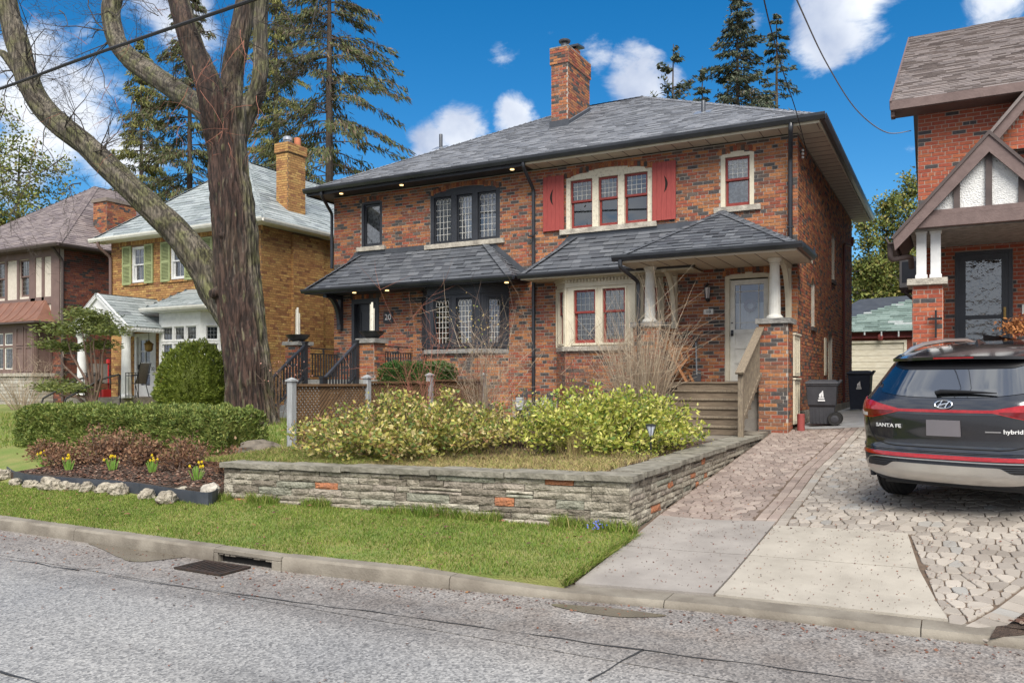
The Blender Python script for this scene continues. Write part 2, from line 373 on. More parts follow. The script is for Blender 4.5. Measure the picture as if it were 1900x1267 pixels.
mat('curtain', (.80, .81, .82), (.66, .68, .71), rough=.9, scale=3, stretch=(14, 14, .6))
mat('lace', (.58, .59, .60), (.24, .245, .25), rough=.9, scale=16, lo=.42, hi=.56)
glass_mat('glass', tint=(.92, .94, .95), clear=.96)
glass_mat('glass_dark', clear=.70)
glass_mat('glass_wavy', clear=.6, wob=.5)
mat('deck_wood', (.215, .165, .115), (.125, .095, .068), rough=.8, scale=4, stretch=(1, 8, 8), bump=.4, bscale=40)
mat('rail_wood', (.25, .20, .14), (.145, .115, .085), rough=.8, scale=6, stretch=(7, 7, 2), bump=.4, bscale=40)
mat('fence_wood', (.185, .108, .052), (.115, .068, .036), rough=.75, scale=6, bump=.3, bscale=50)
mat('post_grey', (.36, .375, .38), (.25, .255, .255), rough=.8, scale=5, stretch=(9, 9, 1), bump=.3, bscale=40)
mat('teak', (.40, .19, .085), (.30, .135, .06), rough=.6, scale=8, stretch=(4, 4, 1))
mat('ledge_stone', None, c2=(.50, .49, .47), ramp=[(5, (.35, .315, .25)), (5, (.30, .265, .21)), (4, (.40, .365, .295)), (3, (.22, .19, .15)), (3, (.33, .285, .235)), (2, (.29, .285, .225))], rnd=.14, rough=.9, scale=11, lo=.42, hi=.7, bump=1.0, bscale=38, bdist=.03)
mat('ledge_rust', (.42, .165, .075), (.30, .13, .075), rough=.9, scale=14, bump=1.0, bscale=38, bdist=.03)
mat('ledge_mortar', (.165, .14, .11), (.10, .085, .068), rough=.95, scale=8)
mat('wall_cap', (.27, .25, .205), (.13, .12, .095), rough=.85, scale=6, bump=.7, bscale=30, bdist=.02)
mat('rock', (.42, .375, .295), (.17, .145, .11), rough=.95, scale=14, lo=.38, hi=.66, bump=1, bscale=30, bdist=.04)
mat('edging', (.035, .042, .055), (.055, .062, .076), rough=.5, scale=4)
mat('soil', (.10, .068, .050), (.055, .038, .028), rough=.98, scale=16, bump=1, bscale=60, bdist=.05)
mat('mulch_chip', None, c2=(.7, .7, .7), ramp=[(3, (.15, .075, .05)), (3, (.11, .06, .042)), (2, (.24, .15, .105)), (2, (.20, .09, .055)), (1, (.34, .25, .19))], rnd=.25, rough=.95, scale=30)
mat('dry_grass', None, c2=(.8, .8, .75), ramp=[(3, (.50, .39, .18)), (3, (.42, .33, .15)), (2, (.34, .25, .14)), (2.6, (.27, .31, .08))], rnd=.2, rough=.9, scale=20, sub=.25)
mat('grass', None, c2=(.60, .70, .5), ramp=[(4, (.155, .235, .03)), (4, (.19, .275, .04)), (3, (.245, .305, .055)), (3, (.32, .31, .09)), (2, (.40, .33, .14)), (2, (.10, .17, .025))], rnd=.16, rough=.75, scale=1.3, sub=.3)
mat('turf', (.13, .185, .038), (.22, .215, .07), rough=.95, scale=2.2, bump=.6, bscale=70, bdist=.03)
mat('yew', None, c2=(.8, .8, .75), ramp=[(4, (.13, .185, .042)), (4, (.175, .23, .052)), (3, (.235, .28, .07)), (1.5, (.085, .125, .034)), (2, (.31, .325, .09))], rnd=.2, rough=.6, scale=3, sub=.2)
mat('boxwood', None, c2=(.8, .8, .75), ramp=[(4, (.055, .12, .026)), (4, (.075, .15, .034)), (2, (.115, .195, .048)), (2, (.04, .08, .02))], rnd=.2, rough=.5, scale=3, sub=.2)
mat('dwarf_spruce', None, c2=(.8, .8, .75), ramp=[(4, (.14, .19, .028)), (4, (.19, .235, .034)), (2, (.25, .285, .045)), (2, (.09, .125, .022))], rnd=.18, rough=.6, scale=3, sub=.2)
mat('pine_needles', None, c2=(.8, .8, .75), ramp=[(4, (.15, .185, .05)), (4, (.19, .225, .06)), (2, (.25, .27, .08)), (2, (.10, .13, .04))], rnd=.2, rough=.6, scale=3, sub=.2)
mat('spruce', None, c2=(.75, .75, .72), ramp=[(4, (.078, .098, .036)), (3, (.105, .125, .042)), (2, (.15, .155, .052)), (2, (.125, .092, .058)), (1.3, (.18, .125, .08))], rnd=.2, rough=.7, scale=.35, sub=.15)
mat('spruce_yellow', None, c2=(.7, .72, .72), ramp=[(4, (.20, .195, .048)), (3, (.15, .16, .045)), (2, (.26, .24, .06)), (2, (.11, .12, .04))], rnd=.2, rough=.7, scale=.35, sub=.15)
mat('fir_far', None, c2=(.75, .75, .75), ramp=[(4, (.065, .09, .058)), (3, (.09, .112, .066)), (2, (.12, .135, .078)), (1.5, (.14, .12, .085))], rnd=.2, rough=.7, scale=.35, sub=.15)
mat('cedar', None, c2=(.72, .76, .7), ramp=[(4, (.16, .20, .045)), (4, (.22, .245, .058)), (3, (.30, .29, .078)), (2, (.11, .14, .04)), (2, (.33, .27, .085))], rnd=.2, rough=.7, scale=.5, sub=.2)
mat('euonymus', None, c2=(.8, .85, .7), ramp=[(4, (.50, .49, .10)), (4, (.40, .42, .075)), (3, (.25, .32, .055)), (3, (.62, .56, .19)), (2, (.12, .19, .04))], rnd=.16, rough=.45, scale=3, sub=.25)
mat('euonymus_old', None, c2=(.8, .8, .7), ramp=[(4, (.50, .44, .12)), (4, (.38, .36, .09)), (3, (.22, .27, .06)), (3, (.62, .52, .25)), (2, (.36, .21, .10)), (3, (.13, .19, .05))], rnd=.2, rough=.5, scale=3, sub=.25)
mat('brown_leaf', None, c2=(.75, .72, .7), ramp=[(4, (.25, .135, .075)), (4, (.20, .10, .06)), (3, (.31, .185, .105)), (2, (.14, .075, .045)), (1, (.38, .25, .15))], rnd=.2, rough=.8, scale=5, sub=.15)
mat('twig_tan', None, c2=(.75, .72, .7), ramp=[(3, (.46, .37, .265)), (3, (.38, .30, .215)), (2, (.29, .22, .16)), (1, (.52, .44, .33))], rnd=.12, rough=.85, scale=9)
mat('twig_brown', (.19, .125, .095), (.11, .075, .06), rough=.9, scale=9)
mat('twig_red', (.34, .13, .085), (.22, .10, .07), rough=.85, scale=6)
mat('twig_grey', (.07, .058, .048), (.04, .034, .03), rough=.9, scale=6)
mat('bud', (.40, .21, .16), (.28, .13, .10), rough=.8, scale=20)
mat('conifer_bark', (.11, .085, .068), (.065, .05, .042), rough=.95, scale=3)
mat('daffodil_leaf', (.13, .26, .04), (.20, .33, .06), rough=.5, scale=20, sub=.2)
mat('daffodil', (.80, .60, .02), (.85, .68, .05), rough=.5, scale=20, sub=.2)
mat('blue_flower', (.12, .16, .55), rough=.6)
mat('birch', (.72, .68, .58), (.30, .25, .2), rough=.8, scale=14, lo=.58, hi=.7, stretch=(1, 1, 4))
mat('kerb', (.235, .21, .172), (.145, .125, .10), rough=.85, scale=3, bump=.5, bscale=50, bdist=.01)
mat('slab_grey', (.315, .288, .262), (.205, .185, .168), rough=.8, scale=2.6, lo=.3, hi=.75, detail=14, bump=.5, bscale=120, bdist=.006)
mat('slab_pale', (.40, .365, .31), (.27, .243, .205), rough=.8, scale=2.6, lo=.3, hi=.75, detail=14, bump=.5, bscale=120, bdist=.006)
mat('paver', None, c2=(.78, .76, .74), ramp=[(4, (.33, .295, .255)), (4, (.295, .262, .228)), (3, (.37, .33, .285)), (2, (.255, .225, .195)), (1, (.31, .297, .275))], rnd=.10, rough=.72, scale=2.0, lo=.4, hi=.75, bump=.4, bscale=90, bdist=.006)
mat('paver_pink', None, c2=(.78, .74, .73), ramp=[(4, (.285, .23, .20)), (4, (.255, .205, .178)), (3, (.32, .265, .228)), (2, (.22, .178, .155))], rnd=.10, rough=.72, scale=2.0, lo=.4, hi=.75, bump=.4, bscale=90, bdist=.006)
mat('paver_joint', (.135, .095, .068), (.085, .062, .046), rough=.98, scale=20)
mat('rear_slab', (.46, .46, .455), (.30, .30, .30), rough=.45, scale=3)
mat('copper', (.33, .17, .12), (.25, .13, .095), rough=.45, metal=.55, scale=3)
mat('taupe', (.175, .115, .100), (.145, .095, .083), rough=.6, scale=4, bump=.2, bscale=40)
mat('taupe_right', (.165, .115, .105), (.125, .085, .078), rough=.6, scale=7, bump=.2, bscale=40)
mat('taupe_dark', (.085, .063, .058), (.065, .048, .045), rough=.6, scale=6)
mat('stucco_cream', (.62, .56, .48), (.54, .48, .41), rough=.95, scale=9, bump=.6, bscale=50)
mat('stucco_white', (.74, .74, .72), (.58, .58, .57), rough=.95, scale=14, lo=.45, hi=.75, bump=1, bscale=40, bdist=.03)
mat('stone_pale', None, c2=(.75, .75, .74), ramp=[(4, (.45, .42, .37)), (3, (.38, .35, .31)), (3, (.52, .49, .44)), (1, (.30, .27, .24))], rnd=.1, rough=.9, scale=9, bump=.7, bscale=40)
mat('green_shutter', (.34, .38, .185), (.28, .315, .15), rough=.6, scale=6)
mat('green_slot', (.17, .20, .085), rough=.7)
mat('iron', (.02, .02, .022), rough=.45, metal=.3)
mat('sling', (.20, .18, .16), (.15, .135, .12), rough=.85, scale=30)
mat('red_plastic', (.50, .03, .03), rough=.4)
mat('red_post', (.30, .065, .058), (.22, .05, .045), rough=.6, scale=6)
mat('pipe_maroon', (.085, .022, .02), rough=.4)
mat('fascia_maroon', (.22, .045, .042), (.15, .03, .03), rough=.6, scale=5)
mat('garage_white', (.68, .63, .51), (.56, .50, .38), rough=.6, scale=4, stretch=(1, 1, 4))
mat('bin_grey', (.040, .040, .046), (.052, .052, .058), rough=.5, scale=8)
mat('bin_navy', (.012, .017, .033), (.018, .024, .042), rough=.45, scale=8)
mat('bin_print', (.72, .72, .72), rough=.6)
mat('tyre', (.014, .014, .015), (.03, .028, .026), rough=.75, scale=20)
mat('car_paint', (.008, .010, .016), rough=.14, spec=.8, coat=1.0)
mat('car_cladding', (.018, .021, .028), (.026, .029, .036), rough=.4, scale=20)
mat('car_black', (.006, .006, .007), rough=.28, spec=.5)
mat('car_silver', (.62, .61, .59), (.56, .55, .53), rough=.28, metal=.85, scale=4)
mat('chrome', (.72, .74, .76), rough=.14, metal=1.0)
mat('lamp_red', (.38, .006, .010), (.27, .004, .006), rough=.12, coat=1.0, scale=30)
mat('lamp_red_dark', (.13, .003, .006), rough=.15, coat=1.0)
mat('lamp_clear', (.62, .58, .58), rough=.12, coat=1.0)
mat('plate_grey', (.17, .155, .165), (.15, .14, .15), rough=.6, scale=3)
mat('screen_white', (.62, .66, .78), rough=.35)
mat('meter_grey', (.40, .42, .42), (.30, .31, .31), rough=.5, scale=8)
mat('drain_green', (.05, .13, .115), rough=.5)
mat('cable', (.022, .022, .024), rough=.6)
mat('cable_grey', (.20, .20, .21), rough=.6)
mat('insulator', (.70, .70, .68), rough=.3)
mat('pot_light', (1.0, .66, .28), emit=1.6)
mat('brass', (.30, .19, .06), rough=.35, metal=.7)
mat('terracotta', (.45, .16, .075), (.35, .12, .06), rough=.8, scale=8)
mat('ac_grey', (.50, .50, .48), (.42, .42, .41), rough=.5, scale=5)
mat('mum', (.40, .17, .055), (.28, .11, .04), rough=.9, scale=12)
mat('sign_dark', (.035, .037, .043), rough=.5)
mat('text_white', (.78, .78, .76), rough=.5)
mat('text_black', (.02, .02, .02), rough=.5)
mat('tile_white', (.74, .73, .69), (.62, .61, .57), rough=.35, scale=8)
mat('wreath', (.10, .05, .05), (.16, .05, .06), rough=.9, scale=40)
mat('litter', None, c2=(.8, .8, .8), ramp=[(4, (.16, .06, .04)), (3, (.20, .09, .055)), (3, (.10, .05, .035)), (.4, (.36, .18, .07))], rnd=.25, rough=.85, scale=20)
mat('grate', (.035, .03, .027), (.065, .042, .032), rough=.7, metal=.4, scale=14)
mat('hole_dark', (.012, .011, .010), rough=.95)
mat('flower_pink', (.62, .22, .17), rough=.6)
mat('candle', (.72, .45, .10), rough=.5)
def road_mat():
    m = bpy.data.materials.new('asphalt'); m.use_nodes = True; t = m.node_tree; b = t.nodes['Principled BSDF']; N = t.nodes.new; L = t.links.new
    g = N('ShaderNodeNewGeometry'); P = g.outputs['Position']
    def noise(s, d=4, st=None):
        n = N('ShaderNodeTexNoise'); n.inputs['Scale'].default_value = s; n.inputs['Detail'].default_value = d
        if st: mp_ = N('ShaderNodeMapping'); mp_.inputs['Scale'].default_value = st; L(P, mp_.inputs['Vector']); L(mp_.outputs[0], n.inputs['Vector'])
        else: L(P, n.inputs['Vector'])
        return n.outputs['Fac']
    def ramp(f, a, b_, lo, hi):
        r = N('ShaderNodeValToRGB'); L(f, r.inputs['Fac']); r.color_ramp.elements[0].position = lo; r.color_ramp.elements[0].color = (*a, 1); r.color_ramp.elements[1].position = hi; r.color_ramp.elements[1].color = (*b_, 1); return r.outputs[0]
    def mixc(f, a, b_, bl='MIX'):
        x = N('ShaderNodeMix'); x.data_type = 'RGBA'; x.blend_type = bl
        if isinstance(f, float): x.inputs['Factor'].default_value = f
        else: L(f, x.inputs['Factor'])
        L(a, x.inputs['A']); L(b_, x.inputs['B']); return x.outputs['Result']
    base = ramp(noise(.5, 4), (.225, .225, .228), (.285, .282, .278), .35, .65)
    v = N('ShaderNodeTexVoronoi'); v.inputs['Scale'].default_value = 62; L(P, v.inputs['Vector'])
    speck = ramp(v.outputs['Color'], (.42, .42, .43), (1.5, 1.48, 1.44), .12, .9)
    c = mixc(.9, base, speck, 'MULTIPLY')
    # dark worn wheel streaks along the street and a browner gutter strip
    streak = ramp(noise(1.0, 6, (.12, 1.6, 1)), (.62, .62, .63), (1, 1, 1), .36, .5)
    c = mixc(.55, c, streak, 'MULTIPLY')
    sx = N('ShaderNodeSeparateXYZ'); L(P, sx.inputs[0])
    gut = N('ShaderNodeMapRange'); gut.interpolation_type = 'SMOOTHSTEP'; L(sx.outputs[1], gut.inputs['Value']); gut.inputs['From Min'].default_value = 4.2; gut.inputs['From Max'].default_value = 5.6
    tint = ramp(noise(3, 5), (.96, .90, .85), (.78, .70, .64), .35, .62)
    one = N('ShaderNodeRGB'); one.outputs[0].default_value = (1, 1, 1, 1)
    c = mixc(1.0, c, mixc(gut.outputs[0], one.outputs[0], tint), 'MULTIPLY')
    L(c, b.inputs['Base Color'])
    rr = N('ShaderNodeMapRange'); L(noise(1.1, 3), rr.inputs['Value']); rr.inputs['From Min'].default_value = .3; rr.inputs['From Max'].default_value = .7; rr.inputs['To Min'].default_value = .5; rr.inputs['To Max'].default_value = .8; L(rr.outputs[0], b.inputs['Roughness'])
    bp = N('ShaderNodeBump'); bp.inputs['Strength'].default_value = .6; bp.inputs['Distance'].default_value = .006; L(v.outputs['Distance'], bp.inputs['Height']); L(bp.outputs[0], b.inputs['Normal'])
    MATS['asphalt'] = m
road_mat()
mat('tar', (.028, .028, .030), (.045, .044, .044), rough=.6, scale=20)
def puddle_mat():
    m = bpy.data.materials.new('puddle'); m.use_nodes = True; b = m.node_tree.nodes['Principled BSDF']
    b.inputs['Base Color'].default_value = (.13, .112, .088, 1); b.inputs['Roughness'].default_value = .16; b.inputs['Specular IOR Level'].default_value = .6
    MATS['puddle'] = m
puddle_mat()
def bark_mat(name, grey, dark, moss, mossy):
    m = bpy.data.materials.new(name); m.use_nodes = True; t = m.node_tree; b = t.nodes['Principled BSDF']; N = t.nodes.new; L = t.links.new
    g = N('ShaderNodeNewGeometry'); P = g.outputs['Position']
    at = N('ShaderNodeAttribute'); at.attribute_name = 'bark'      # ridge height, wet streak
    sp = N('ShaderNodeSeparateColor'); L(at.outputs['Color'], sp.inputs[0])
    n = N('ShaderNodeTexNoise'); n.inputs['Scale'].default_value = 2.2; n.inputs['Detail'].default_value = 6; L(P, n.inputs['Vector'])
    r = N('ShaderNodeValToRGB'); L(n.outputs['Fac'], r.inputs['Fac']); r.color_ramp.elements[0].position = .35; r.color_ramp.elements[0].color = (*grey, 1); r.color_ramp.elements[1].position = .66; r.color_ramp.elements[1].color = (*[v * .66 for v in grey], 1)
    mo = N('ShaderNodeMix'); mo.data_type = 'RGBA'; nm = N('ShaderNodeTexNoise'); nm.inputs['Scale'].default_value = 3.4; nm.inputs['Detail'].default_value = 5; L(P, nm.inputs['Vector'])
    mr = N('ShaderNodeMapRange'); L(nm.outputs['Fac'], mr.inputs['Value']); mr.inputs['From Min'].default_value = .42; mr.inputs['From Max'].default_value = .62; mr.inputs['To Max'].default_value = mossy
    L(mr.outputs[0], mo.inputs['Factor']); L(r.outputs[0], mo.inputs['A']); mo.inputs['B'].default_value = (*moss, 1)
    wet = N('ShaderNodeMix'); wet.data_type = 'RGBA'; L(sp.outputs[1], wet.inputs['Factor']); L(mo.outputs['Result'], wet.inputs['A']); wet.inputs['B'].default_value = (*dark, 1)
    gr = N('ShaderNodeMix'); gr.data_type = 'RGBA'; gr.blend_type = 'MULTIPLY'; L(sp.outputs[0], gr.inputs['Factor']); L(wet.outputs['Result'], gr.inputs['A']); gr.inputs['B'].default_value = (.36, .32, .29, 1)
    L(gr.outputs['Result'], b.inputs['Base Color']); b.inputs['Roughness'].default_value = .85
    mp_ = N('ShaderNodeMapping'); mp_.inputs['Scale'].default_value = (1, 1, .13); L(P, mp_.inputs['Vector'])
    nb = N('ShaderNodeTexNoise'); nb.inputs['Scale'].default_value = 26; nb.inputs['Detail'].default_value = 4; L(mp_.outputs[0], nb.inputs['Vector'])
    fr_ = N('ShaderNodeValToRGB'); L(nb.outputs['Fac'], fr_.inputs['Fac']); fr_.color_ramp.elements[0].position = .40; fr_.color_ramp.elements[0].color = (.30, .28, .27, 1); fr_.color_ramp.elements[1].position = .60; fr_.color_ramp.elements[1].color = (1.5, 1.45, 1.4, 1)
    fm = N('ShaderNodeMix'); fm.data_type = 'RGBA'; fm.blend_type = 'MULTIPLY'; fm.inputs['Factor'].default_value = .85; L(gr.outputs['Result'], fm.inputs['A']); L(fr_.outputs[0], fm.inputs['B']); L(fm.outputs['Result'], b.inputs['Base Color'])
    bp = N('ShaderNodeBump'); bp.inputs['Strength'].default_value = 1; bp.inputs['Distance'].default_value = .05; L(nb.outputs['Fac'], bp.inputs['Height']); L(bp.outputs[0], b.inputs['Normal'])
    MATS[name] = m
bark_mat('bark', (.145, .128, .10), (.048, .026, .019), (.115, .125, .042), .7)
# ------------------------------------------------------------------ ground, road, kerb, driveway
KERB = [(-90, 5.85), (-5.8, 5.85), (-4.4, 5.97), (-3.1, 6.17), (-1.7, 6.42), (0.5, 6.55), (3, 6.6), (90, 6.6)]
def lerp_tab(t, x):
    if x <= t[0][0]: return t[0][1]
    for (a, va), (b, vb) in zip(t, t[1:]):
        if x <= b: return va + (vb - va) * (x - a) / (b - a)
    return t[-1][1]
def kerb_y(x): return lerp_tab(KERB, x)
KERB_H = [(-4.3, .14), (-3.5, .085), (-2.9, .06), (.15, .06), (.45, .07), (1.1, .14)]
def kerb_h(x): return lerp_tab(KERB_H, x)
cl = lambda v, a=0., b=1.: max(a, min(b, v))
WX, WY = -3.03, 8.25                       # outer corner of the stone wall
WL = -8.57                                 # its far end at the flower bed
def wall_y(x): return 7.75 + .5 * cl((x - WL) / (WX - WL))
def zd(x, y):                              # driveway
    yk = kerb_y(x) + .3
    z = .075 + .088 * min(y - yk, 10.2) + .012 * max(0, y - yk - 10.2)
    return z + .085 * cl(x + 2.4, 0, 3) * cl((y - 7.2) / 2.2)
def zlawn(x, y):
    a = kerb_y(x) + .15; t = cl((y - a) / (wall_y(x) - a))
    return .135 + t * (.13 - .03 * cl((x - WL) / 5.5)) + .025 * math.sin(t * 3.1)
def wall_top(x): return .755 + .075 * cl((x - WL) / (WX - WL))
def zgarden(x, y):
    f = wall_top(x) - .035
    e = .88 + .12 * cl((-5.0 - x) / 1.5); return f + (e - f) * cl((y - 8.2) / 7.5) + .02 * math.sin(x * 2.1 + y) * cl((y - 8.6) / 1.0)
YARD = [(7.4, .25), (8.2, .42), (9.2, .60), (10.2, .78), (12.6, .95), (15, 1.05), (17, 1.12)]
def zyard(x, y): return lerp_tab(YARD, y)
def sheet(name, x0, x1, y0, y1, dx, dy, zf, m, yf=None, label=None, kind='structure', parent=None):
    nx, ny = max(1, int(round((x1 - x0) / dx))), max(1, int(round((y1 - y0) / dy))); b = MB()
    for j in range(ny + 1):
        for i in range(nx + 1):
            x = x0 + (x1 - x0) * i / nx; a = yf(x) if yf else y0; y = a + (y1 - a) * j / ny
            b.v.append((x, y, zf(x, y)))
    for j in range(ny):
        for i in range(nx):
            q = j * (nx + 1) + i; b.f.append((q, q + 1, q + nx + 2, q + nx + 1)); b.m.append(0)
    ring = [i for i in range(nx + 1)] + [(j + 1) * (nx + 1) - 1 for j in range(1, ny + 1)] + [ny * (nx + 1) + i for i in range(nx - 1, -1, -1)] + [j * (nx + 1) for j in range(ny - 1, 0, -1)]
    k0 = len(b.v)
    for e in ring: b.v.append((b.v[e][0], b.v[e][1], b.v[e][2] - .3))
    for i in range(len(ring)): j = (i + 1) % len(ring); b.f.append((ring[j], ring[i], k0 + i, k0 + j)); b.m.append(0)
    return b.build(name, m, parent, smooth=True, kind=kind)
b = MB(); b.quad([(-900, -900, -.3), (900, -900, -.3), (900, 900, -.3), (-900, 900, -.3)]); b.build('ground', 'soil', kind='structure')
sheet('back_yard', -95, 60, 16.2, 110, 5, 5, lambda x, y: .82 if y < 17.5 else .95 + .012 * min(y - 17.5, 40), 'turf')
road = sheet('road', -90, 90, -30, 6.4, 3, 3.6, lambda x, y: 0, 'asphalt', )
# fill the road up to the kerb line
b = MB()
xs = [-90, -40, -15, -5.8, -4.4, -3.1, -1.7, .5, 3, 20, 90]
b = MB()
xs = [k[0] for k in KERB]
for a, c in zip(KERB, KERB[1:]):
    b.quad([(a[0], 5.0, .004), (c[0], 5.0, .004), (c[0], c[1] + .1, .004), (a[0], a[1] + .1, .004)])
b.build('gutter_strip', 'asphalt', road)
def strip(path, w0, jit, z=.008):
    b = MB(); n = len(path); pts = []
    for (x, y), (x2, y2) in zip(path, path[1:]):
        L_ = math.hypot(x2 - x, y2 - y); k = max(2, int(L_ / .05))
        for i in range(k): pts.append((x + (x2 - x) * i / k, y + (y2 - y) * i / k))
    pts = [(x + jit * mnoise.noise((x * 3, y * 3, 1)), y + jit * mnoise.noise((x * 3, y * 3, 7))) for x, y in pts]
    for i in range(len(pts) - 1):
        (x, y), (x2, y2) = pts[i], pts[i + 1]; d = Vector((x2 - x, y2 - y)); d.normalize(); nx_, ny_ = -d.y, d.x
        w1 = w0 * max(.12, .65 + 1.2 * mnoise.noise((x * 2.3, y * 2.3, 3))); w2 = w0 * max(.12, .65 + 1.2 * mnoise.noise((x2 * 2.3, y2 * 2.3, 3)))
        b.quad([(x - nx_ * w1, y - ny_ * w1, z), (x2 - nx_ * w2, y2 - ny_ * w2, z), (x2 + nx_ * w2, y2 + ny_ * w2, z), (x + nx_ * w1, y + ny_ * w1, z)])
    return b
gp = lambda px, py: tuple(PZ(px, py, 0))[:2]
for path, w0 in (([(205, 1070), (330, 1088), (640, 1130), (930, 1170), (1180, 1206), (1420, 1237), (1640, 1268)], .011), ([(-40, 1030), (60, 1044), (150, 1060)], .008), ([(1190, 1207), (1150, 1230), (1085, 1268)], .009), ([(0, 1246), (90, 1272)], .013), ([(20, 1075), (120, 1058), (200, 1055)], .004)):
    strip([gp(*p) for p in path], w0, .03).build('road_seam', 'tar', road)
# puddles in the gutter
def blob(name, pts, z, m, parent=None, sub=6):
    b = MB(); c = [Vector((p[0], p[1], z)) for p in pts]; out = []
    n = len(c)
    for i in range(n):                                     # Catmull-Rom outline
        p0, p1, p2, p3 = c[i - 1], c[i], c[(i + 1) % n], c[(i + 2) % n]
        for k in range(sub):
            t = k / sub; q = .5 * ((2 * p1) + (p2 - p0) * t + (2 * p0 - 5 * p1 + 4 * p2 - p3) * t * t + (3 * p1 - p0 - 3 * p2 + p3) * t ** 3)
            out.append(q + Vector((.02 * mnoise.noise(q * 6), .02 * mnoise.noise(q * 7 + Vector((3, 3, 3))), 0)))
    b.poly(out); return b.build(name, m, parent)
tag(blob('puddle', [gp(*p) for p in [(165, 1008), (230, 1018), (345, 1030), (330, 1036), (250, 1043), (215, 1032), (190, 1020)]], .010, 'puddle'), 'shallow brown puddle lying against the kerb beside the storm drain', 'puddle')
tag(blob('puddle', [gp(*p) for p in [(1025, 1122), (1100, 1126), (1190, 1136), (1235, 1144), (1150, 1146), (1060, 1134)]], .010, 'puddle'), 'thin dark puddle in the gutter in front of the driveway apron', 'puddle')
# kerb, stone by stone
kerb = thing('kerb', (-6, 5.9, 0), None, None); kerb['kind'] = 'structure'
def kerb_piece(x0, x1, notch=False):
    n = max(2, int((x1 - x0) / .12)); bm_ = MB(); g = .004
    for i in range(n + 1):
        x = x0 + g + (x1 - x0 - 2 * g) * i / n; y = kerb_y(x); h = kerb_h(x); d = .16 + .12 * cl((.14 - h) / .08)
        j = .004 * mnoise.noise((x * 4, 1, 1))
        prof = [(y + .012 + j, -.1), (y + j, .012), (y + .008 + j, h - .022), (y + .03, h + j), (y + d, h + .004 + j), (y + d, -.1)]
        bm_.v += [(x, a, c) for a, c in prof]
    for i in range(n):
        for k in range(5): q = i * 6 + k; bm_.f.append((q, q + 6, q + 7, q + 1)); bm_.m.append(0)
    bm_.f.append(tuple(range(6))); bm_.f.append(tuple(range(n * 6 + 5, n * 6 - 1, -1))); bm_.m += [0, 0]
    return bm_.build('kerb_stone', 'kerb', kerb, smooth=True)
kx = [-26, -23, -20.5, -18, -15.6, -13.2, -10.9, -8.9, -6.62]
for a, c in zip(kx, kx[1:]): kerb_piece(a, c)
for a, c in zip([-5.70, -3.9, -2.05, -.2, 2.2, 5, 8], [-3.9, -2.05, -.2, 2.2, 5, 8, 14]): kerb_piece(a, c)
kerb_piece(-60, -26); kerb_piece(14, 60)
# broken inlet stone: a shallow hood over a dark hole
b = MB(); x0, x1 = -6.62, -5.70; y = 5.85
b.wbox((x0 + .004, y + .09, -.1), (x1 - .004, y + .16, .142)); b.wbox((x0 + .004, y + .002, .095), (x1 - .004, y + .088, .14)); b.wbox((x0 + .004, y + .002, -.1), (x0 + .06, y + .088, .093)); b.wbox((x1 - .12, y + .002, -.1), (x1 - .004, y + .088, .093))
for i in range(9): b.wbox((x0 + .07 + i * .08, y + .01, .085 - .02 * rng.random()), (x0 + .13 + i * .08 + .03 * rng.random(), y + .07, .097))
b.build('kerb_stone', 'kerb', kerb, bevel=.006)
b = MB(); b.wbox((x0 + .062, y + .07, -.09), (x1 - .122, y + .086, .09)); b.build('inlet_hole', 'hole_dark', kerb)
# storm drain grate lying in the gutter
gd = thing('storm_drain', (-6.35, 5.4, 0), 'rusty cast iron drain grate with slots set in the road by the broken kerb', 'drain grate')
gx0, gx1, gy0, gy1 = -6.68, -6.04, 5.42, 5.80
b = MB(); b.quad([(gx0, gy0, .009), (gx1, gy0, .009), (gx1, gy1, .009), (gx0, gy1, .009)]); b.build('sump', 'hole_dark', gd)
b = MB()
for a in ((gx0, gy0, gx1, gy0 + .05), (gx0, gy1 - .05, gx1, gy1), (gx0, gy0 + .05, gx0 + .05, gy1 - .05), (gx1 - .05, gy0 + .05, gx1, gy1 - .05)): b.wbox((a[0], a[1], .010), (a[2], a[3], .026))
b.build('frame', 'grate', gd)
for i in range(9):
    b = MB(); x = gx0 + .065 + i * .059; b.wbox((x, gy0 + .052, .010), (x + .028, gy1 - .052, .024)); b.build('bar', 'grate', gd)
# lawn strip between kerb and stone wall
sheet('lawn', -30, WL, 5.9, 7.75, .5, .2, zlawn, 'turf', yf=lambda x: kerb_y(x) + .155)
sheet('lawn', WL, -2.93, 5.9, 8.0, .2, .2, zlawn, 'turf', yf=lambda x: kerb_y(x) + .155); sheet('lawn', -5.6, -2.95, 7.9, 8.2, .2, .1, lambda x, y: zlawn(x, y) - .004, 'turf')
sheet('garden_bed', -9.45, WL, 9.4, 17.2, .15, .15, zgarden, 'soil'); sheet('garden_bed', WL, WX - .05, 8.2, 17.2, .15, .15, zgarden, 'soil', yf=lambda x: wall_y(x) + .2)
sheet('front_yard', -60, -9.45, 7.4, 17.2, .6, .3, lambda x, y: zyard(x, y) - .012, 'turf')
